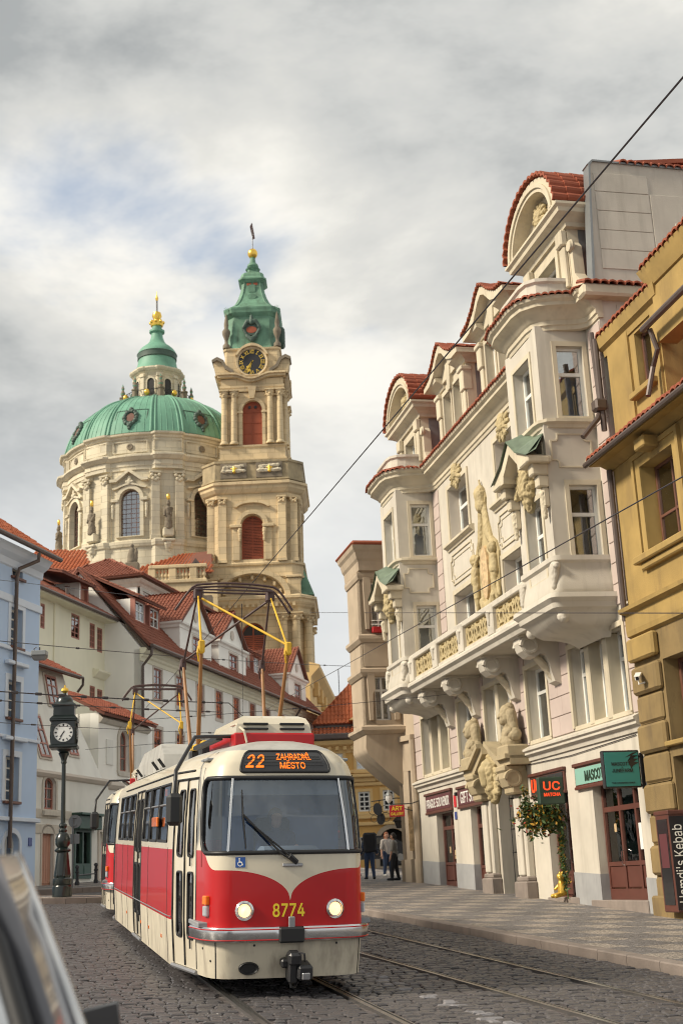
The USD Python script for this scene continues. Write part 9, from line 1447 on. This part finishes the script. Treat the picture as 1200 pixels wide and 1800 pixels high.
# dark car parked at the end of the street
cy = 72.0; c0 = np.array([aty(655, 1510, cy)[0], cy]); cz = float(aty(660, 1521, cy)[2])
pc = thing('parked_car', 'dark parked car behind the people at the end of the street', 'car', at=(c0[0], c0[1], cz)); prof_c = [(-2.15, 0.35), (-2.15, 0.85), (-1.95, 0.98), (-1.2, 1.05), (-0.55, 1.42), (0.75, 1.45), (1.5, 1.05), (2.1, 0.95), (2.2, 0.6), (2.2, 0.35)]
cp_ = lambda VF: move(VF, (c0[0], c0[1], cz), math.radians(8))
V, F = prism(Polygon(prof_c).buffer(0.05), -0.82, 0.82); obj(pc, 'body', cp_((V, F)), 'car_black'); V, F = prism(Polygon([(-1.05, 1.06), (-0.5, 1.36), (0.7, 1.39), (1.3, 1.06)]), -0.835, 0.835); obj(pc, 'side_windows', cp_((V, F)), 'car_glass')
for x in (-1.4, 1.35):
    for y in (-0.78, 0.78): w_ = obj(pc, 'wheel', cp_((lambda A: (np.c_[A[0][:, 0]+x, A[0][:, 2]+y, A[0][:, 1]+0.33], A[1]))(revolve([(0, -0.1), (0.33, -0.1), (0.33, 0.1), (0, 0.1)], 18))), 'rubber', smooth=40); obj(w_, 'rim', cp_((lambda A: (np.c_[A[0][:, 0]+x, A[0][:, 2]+y, A[0][:, 1]+0.33], A[1]))(revolve([(0, -0.115), (0.2, -0.115), (0.2, 0.115), (0, 0.115)], 14))), 'chrome')
for y in (-0.6, 0.6): obj(pc, 'headlight', cp_(cbox(-2.22, -2.1, y-0.18, y+0.18, 0.68, 0.82, 0.03)), 'clear_lens')
# ------------------------------------------------------------------ silver car in the left foreground, seen from behind
sy_ = math.atan2(S[1], S[0])+math.radians(4.0); A0_ = aty(-4, 1503, 3.15); lc = np.array([0.42, -0.60]); cs_, sn_ = math.cos(sy_), math.sin(sy_); O2 = A0_[:2]-np.array([lc[0]*cs_-lc[1]*sn_, lc[0]*sn_+lc[1]*cs_]); zr_ = A0_[2]-1.80
sc = thing('silver_car', 'silver car in the left foreground, its rear window reflecting the sky', 'car', at=(O2[0], O2[1], zr_)); sf_ = lambda VF: move(VF, (O2[0], O2[1], zr_), sy_)
def ring_c(x, hwid, z0, z1, top, ztop, r=5): return np.array([(x, -hwid, z0), (x, -hwid-0.02, (z0+z1)/2), (x, -hwid, z1), (x, -top, ztop), (x, top, ztop), (x, hwid, z1), (x, hwid+0.02, (z0+z1)/2), (x, hwid, z0)])
obj(sc, 'body', sf_(loft([ring_c(-0.05, 0.78, 0.4, 0.9, 0.7, 1.0), ring_c(0.05, 0.88, 0.3, 0.95, 0.76, 1.14), ring_c(0.9, 0.93, 0.25, 0.98, 0.84, 1.12), ring_c(3.2, 0.93, 0.25, 0.98, 0.84, 1.06), ring_c(4.2, 0.88, 0.3, 0.85, 0.78, 0.92), ring_c(4.5, 0.75, 0.35, 0.7, 0.65, 0.75)])), 'car_silver', smooth=40)
roofp = [(0.30, 0.56, 1.74), (0.42, 0.60, 1.80), (0.8, 0.62, 1.835), (1.6, 0.63, 1.83), (2.2, 0.60, 1.76), (2.4, 0.58, 1.70)]
obj(sc, 'roof', sf_(loft([np.array([(x, -h_, z), (x, -h_*0.9, z+0.035), (x, 0, z+0.06), (x, h_*0.9, z+0.035), (x, h_, z), (x, h_*0.9, z-0.03), (x, -h_*0.9, z-0.03)]) for x, h_, z in roofp])), 'car_silver', smooth=50)
for sg_ in (-1, 1):
    obj(sc, 'rear_pillar', sf_(loft([np.array([(x-0.02, sg_*y, z), (x+0.16, sg_*(y+0.05), z), (x+0.22, sg_*(y-0.02), z), (x+0.02, sg_*(y-0.09), z)]) for x, y, z in ((0.06, 0.80, 1.10), (0.16, 0.75, 1.35), (0.27, 0.67, 1.60), (0.40, 0.60, 1.80))])), 'car_silver', smooth=40)
    obj(sc, 'window_seal', sf_(tube([(0.02, sg_*0.73, 1.14), (0.13, sg_*0.67, 1.38), (0.24, sg_*0.60, 1.6), (0.30, sg_*0.53, 1.73)], 0.024, 6)), 'rubber', smooth=True); obj(sc, 'chrome_trim', sf_(tube([(0.25, sg_*0.855, 1.13), (0.33, sg_*0.80, 1.38), (0.45, sg_*0.70, 1.66), (0.7, sg_*0.655, 1.80), (1.6, sg_*0.66, 1.80), (2.2, sg_*0.63, 1.73)], 0.016, 6)), 'chrome', smooth=True); obj(sc, 'roof_bar', sf_(tube([(0.6, sg_*0.53, 1.84), (0.75, sg_*0.53, 1.905), (2.0, sg_*0.53, 1.88), (2.1, sg_*0.53, 1.82)], 0.02, 6)), 'car_black', smooth=True)
    q = [(0.36, 0.83, 1.14), (2.9, 0.84, 1.08), (2.3, 0.60, 1.72), (0.56, 0.64, 1.78)]; obj(sc, 'side_window', sf_((np.array([(x, sg_*y, z) for x, y, z in q]), np.array([[0, 1, 2], [0, 2, 3]]))), 'car_glass')
    obj(sc, 'front_pillar', sf_(tube([(3.0, sg_*0.83, 1.06), (2.35, sg_*0.60, 1.72)], 0.04, 6)), 'car_silver'); obj(sc, 'tail_light', sf_(cbox(-0.06, 0.12, sg_*0.82-0.07, sg_*0.82+0.07, 0.8, 1.1, 0.02)), 'plate_red')
    m_ = obj(sc, 'mirror', sf_(loft([np.array([(2.75+dx, sg_*y0, z0), (2.75+dx, sg_*y1, z0+0.02), (2.75+dx, sg_*(y1-0.02), z1), (2.75+dx, sg_*(y0+0.02), z1-0.03)]) for dx, y0, y1, z0, z1 in ((0.0, 0.97, 1.17, 1.10, 1.27), (0.02, 0.96, 1.18, 1.09, 1.28), (0.10, 0.98, 1.15, 1.12, 1.26))])), 'car_black'); obj(m_, 'mirror_glass', sf_(loft([np.array([(2.742, sg_*0.985, 1.115), (2.742, sg_*1.155, 1.13), (2.742, sg_*1.135, 1.255), (2.742, sg_*1.0, 1.235)]), np.array([(2.748, sg_*0.985, 1.115), (2.748, sg_*1.155, 1.13), (2.748, sg_*1.135, 1.255), (2.748, sg_*1.0, 1.235)])])), 'car_black'); obj(m_, 'turn_signal', sf_(cbox(2.78, 2.84, sg_*1.165-0.012, sg_*1.165+0.012, 1.13, 1.15, 0.004)), 'orange_lens'); obj(m_, 'mirror_foot', sf_(tube([(2.8, sg_*0.85, 1.06), (2.8, sg_*1.0, 1.13)], 0.025, 6)), 'car_black')
    for x in (0.85, 3.6): w_ = obj(sc, 'wheel', sf_((lambda A: (np.c_[A[0][:, 0]+x, A[0][:, 2]+sg_*0.84, A[0][:, 1]+0.36], A[1]))(revolve([(0, -0.11), (0.33, -0.11), (0.36, -0.08), (0.36, 0.08), (0.33, 0.11), (0, 0.11)], 20))), 'rubber', smooth=40)
gl = np.array([(0.015, -0.72, 1.13), (0.015, 0.72, 1.13), (0.30, 0.55, 1.73), (0.30, -0.55, 1.73), (-0.01, 0, 1.13), (0.27, 0, 1.76)]); obj(sc, 'rear_window', sf_((gl, np.array([[0, 4, 5], [0, 5, 3], [4, 1, 2], [4, 2, 5]]))), 'car_rear_glass', smooth=True); obj(sc, 'windscreen', sf_((np.array([(3.05, -0.8, 1.06), (3.05, 0.8, 1.06), (2.36, 0.57, 1.72), (2.36, -0.57, 1.72)]), np.array([[0, 1, 2], [0, 2, 3]]))), 'car_glass'); obj(sc, 'rear_wiper', sf_(tube([(-0.02, 0.0, 1.15), (-0.02, -0.25, 1.2), (0.01, -0.4, 1.2)], 0.01, 5)), 'rubber'); obj(sc, 'cabin', sf_(cbox(0.5, 2.8, -0.75, 0.75, 0.6, 1.12, 0.05)), 'rubber')
# ------------------------------------------------------------------ wires
def wire(a, b, r, label, sag=0.0, knots=0, name='overhead_wire', n=14):
    a, b = np.asarray(a, float), np.asarray(b, float); t = np.linspace(0, 1, n)[:, None]; Pw = a+(b-a)*t-np.array([0, 0, 1.0])*sag*4*t*(1-t); th_ = thing(name, label, 'wire', at=a); obj(th_, 'cable', tube(Pw, r, 5), 'wire')
    for k in range(knots): f = (k+0.5)/knots; c = a+(b-a)*f-np.array([0, 0, 1.0])*sag*4*f*(1-f); d = (b-a)/np.linalg.norm(b-a); obj(th_, 'clamp', tube([c-d*0.07, c+d*0.07], r*2.6, 6), 'wire')
    return th_
wire(aty(1262, 62, 12.5), aty(257, 1244, 74.8), 0.014, 'thick span wire running diagonally from the upper right to the white house')
wire(aty(1262, 803, 14), aty(470, 1246, 70), 0.010, 'span wire crossing the cream house front down to the tower foot')
wire(aty(545, 1077, 62), aty(1230, 1078, 22), 0.010, 'thin horizontal wire across the balcony of the cream house')
wire(aty(-40, 1213, 26), aty(402, 1236, 32), 0.013, 'feeder wire with clamps passing just above the clock post', 0.03, 12)
wire(aty(-40, 1229, 27), aty(390, 1252, 34), 0.010, 'second clamped wire just below the feeder wire by the clock', 0.03, 7)
wire(aty(402, 1236, 32), aty(432, 1264, 36), 0.012, 'short bent wire joining the feeder to the tram contact wire')
wire(aty(-40, 1123, 33.9), aty(640, 1172, 60), 0.012, 'wire that carries the grey hanging lamp', 0.12, 3)
wire(aty(-40, 1015, 40), aty(262, 1050, 70), 0.010, 'wire in front of the upper blue house windows')
wire(aty(-40, 1268, 30), aty(430, 1290, 40), 0.008, 'thin wire at the height of the street clock dial', 0.04, 3)
wire(aty(425, 1062, 19.8), aty(427, 1264, 62), 0.008, 'tram contact wire behind the raised current collector')
wire(aty(240, 1266, 40), aty(784, 1221, 41.5), 0.009, 'low wire from the white house to the bracket under the balcony', 0.05, 3)
wire(aty(150, 1318, 45), aty(690, 1273, 52), 0.008, 'lowest thin wire crossing in front of the orange house')
wire(aty(615, 1086, 52), aty(668, 1110, 50.5), 0.008, 'short stay wire with a dark box beside the beige bay')
q = aty(625, 1085, 52); t = thing('wire_insulator', 'dark small box hanging on the wire beside the beige bay', 'insulator', at=q); obj(t, 'box', move(cbox(-0.12, 0.12, -0.06, 0.06, -0.05, 0.06, 0.02), q), 'wire'); obj(t, 'lug', tube([q+[0.05, 0, -0.05], q+[0.1, 0, -0.14]], 0.02, 5), 'wire')
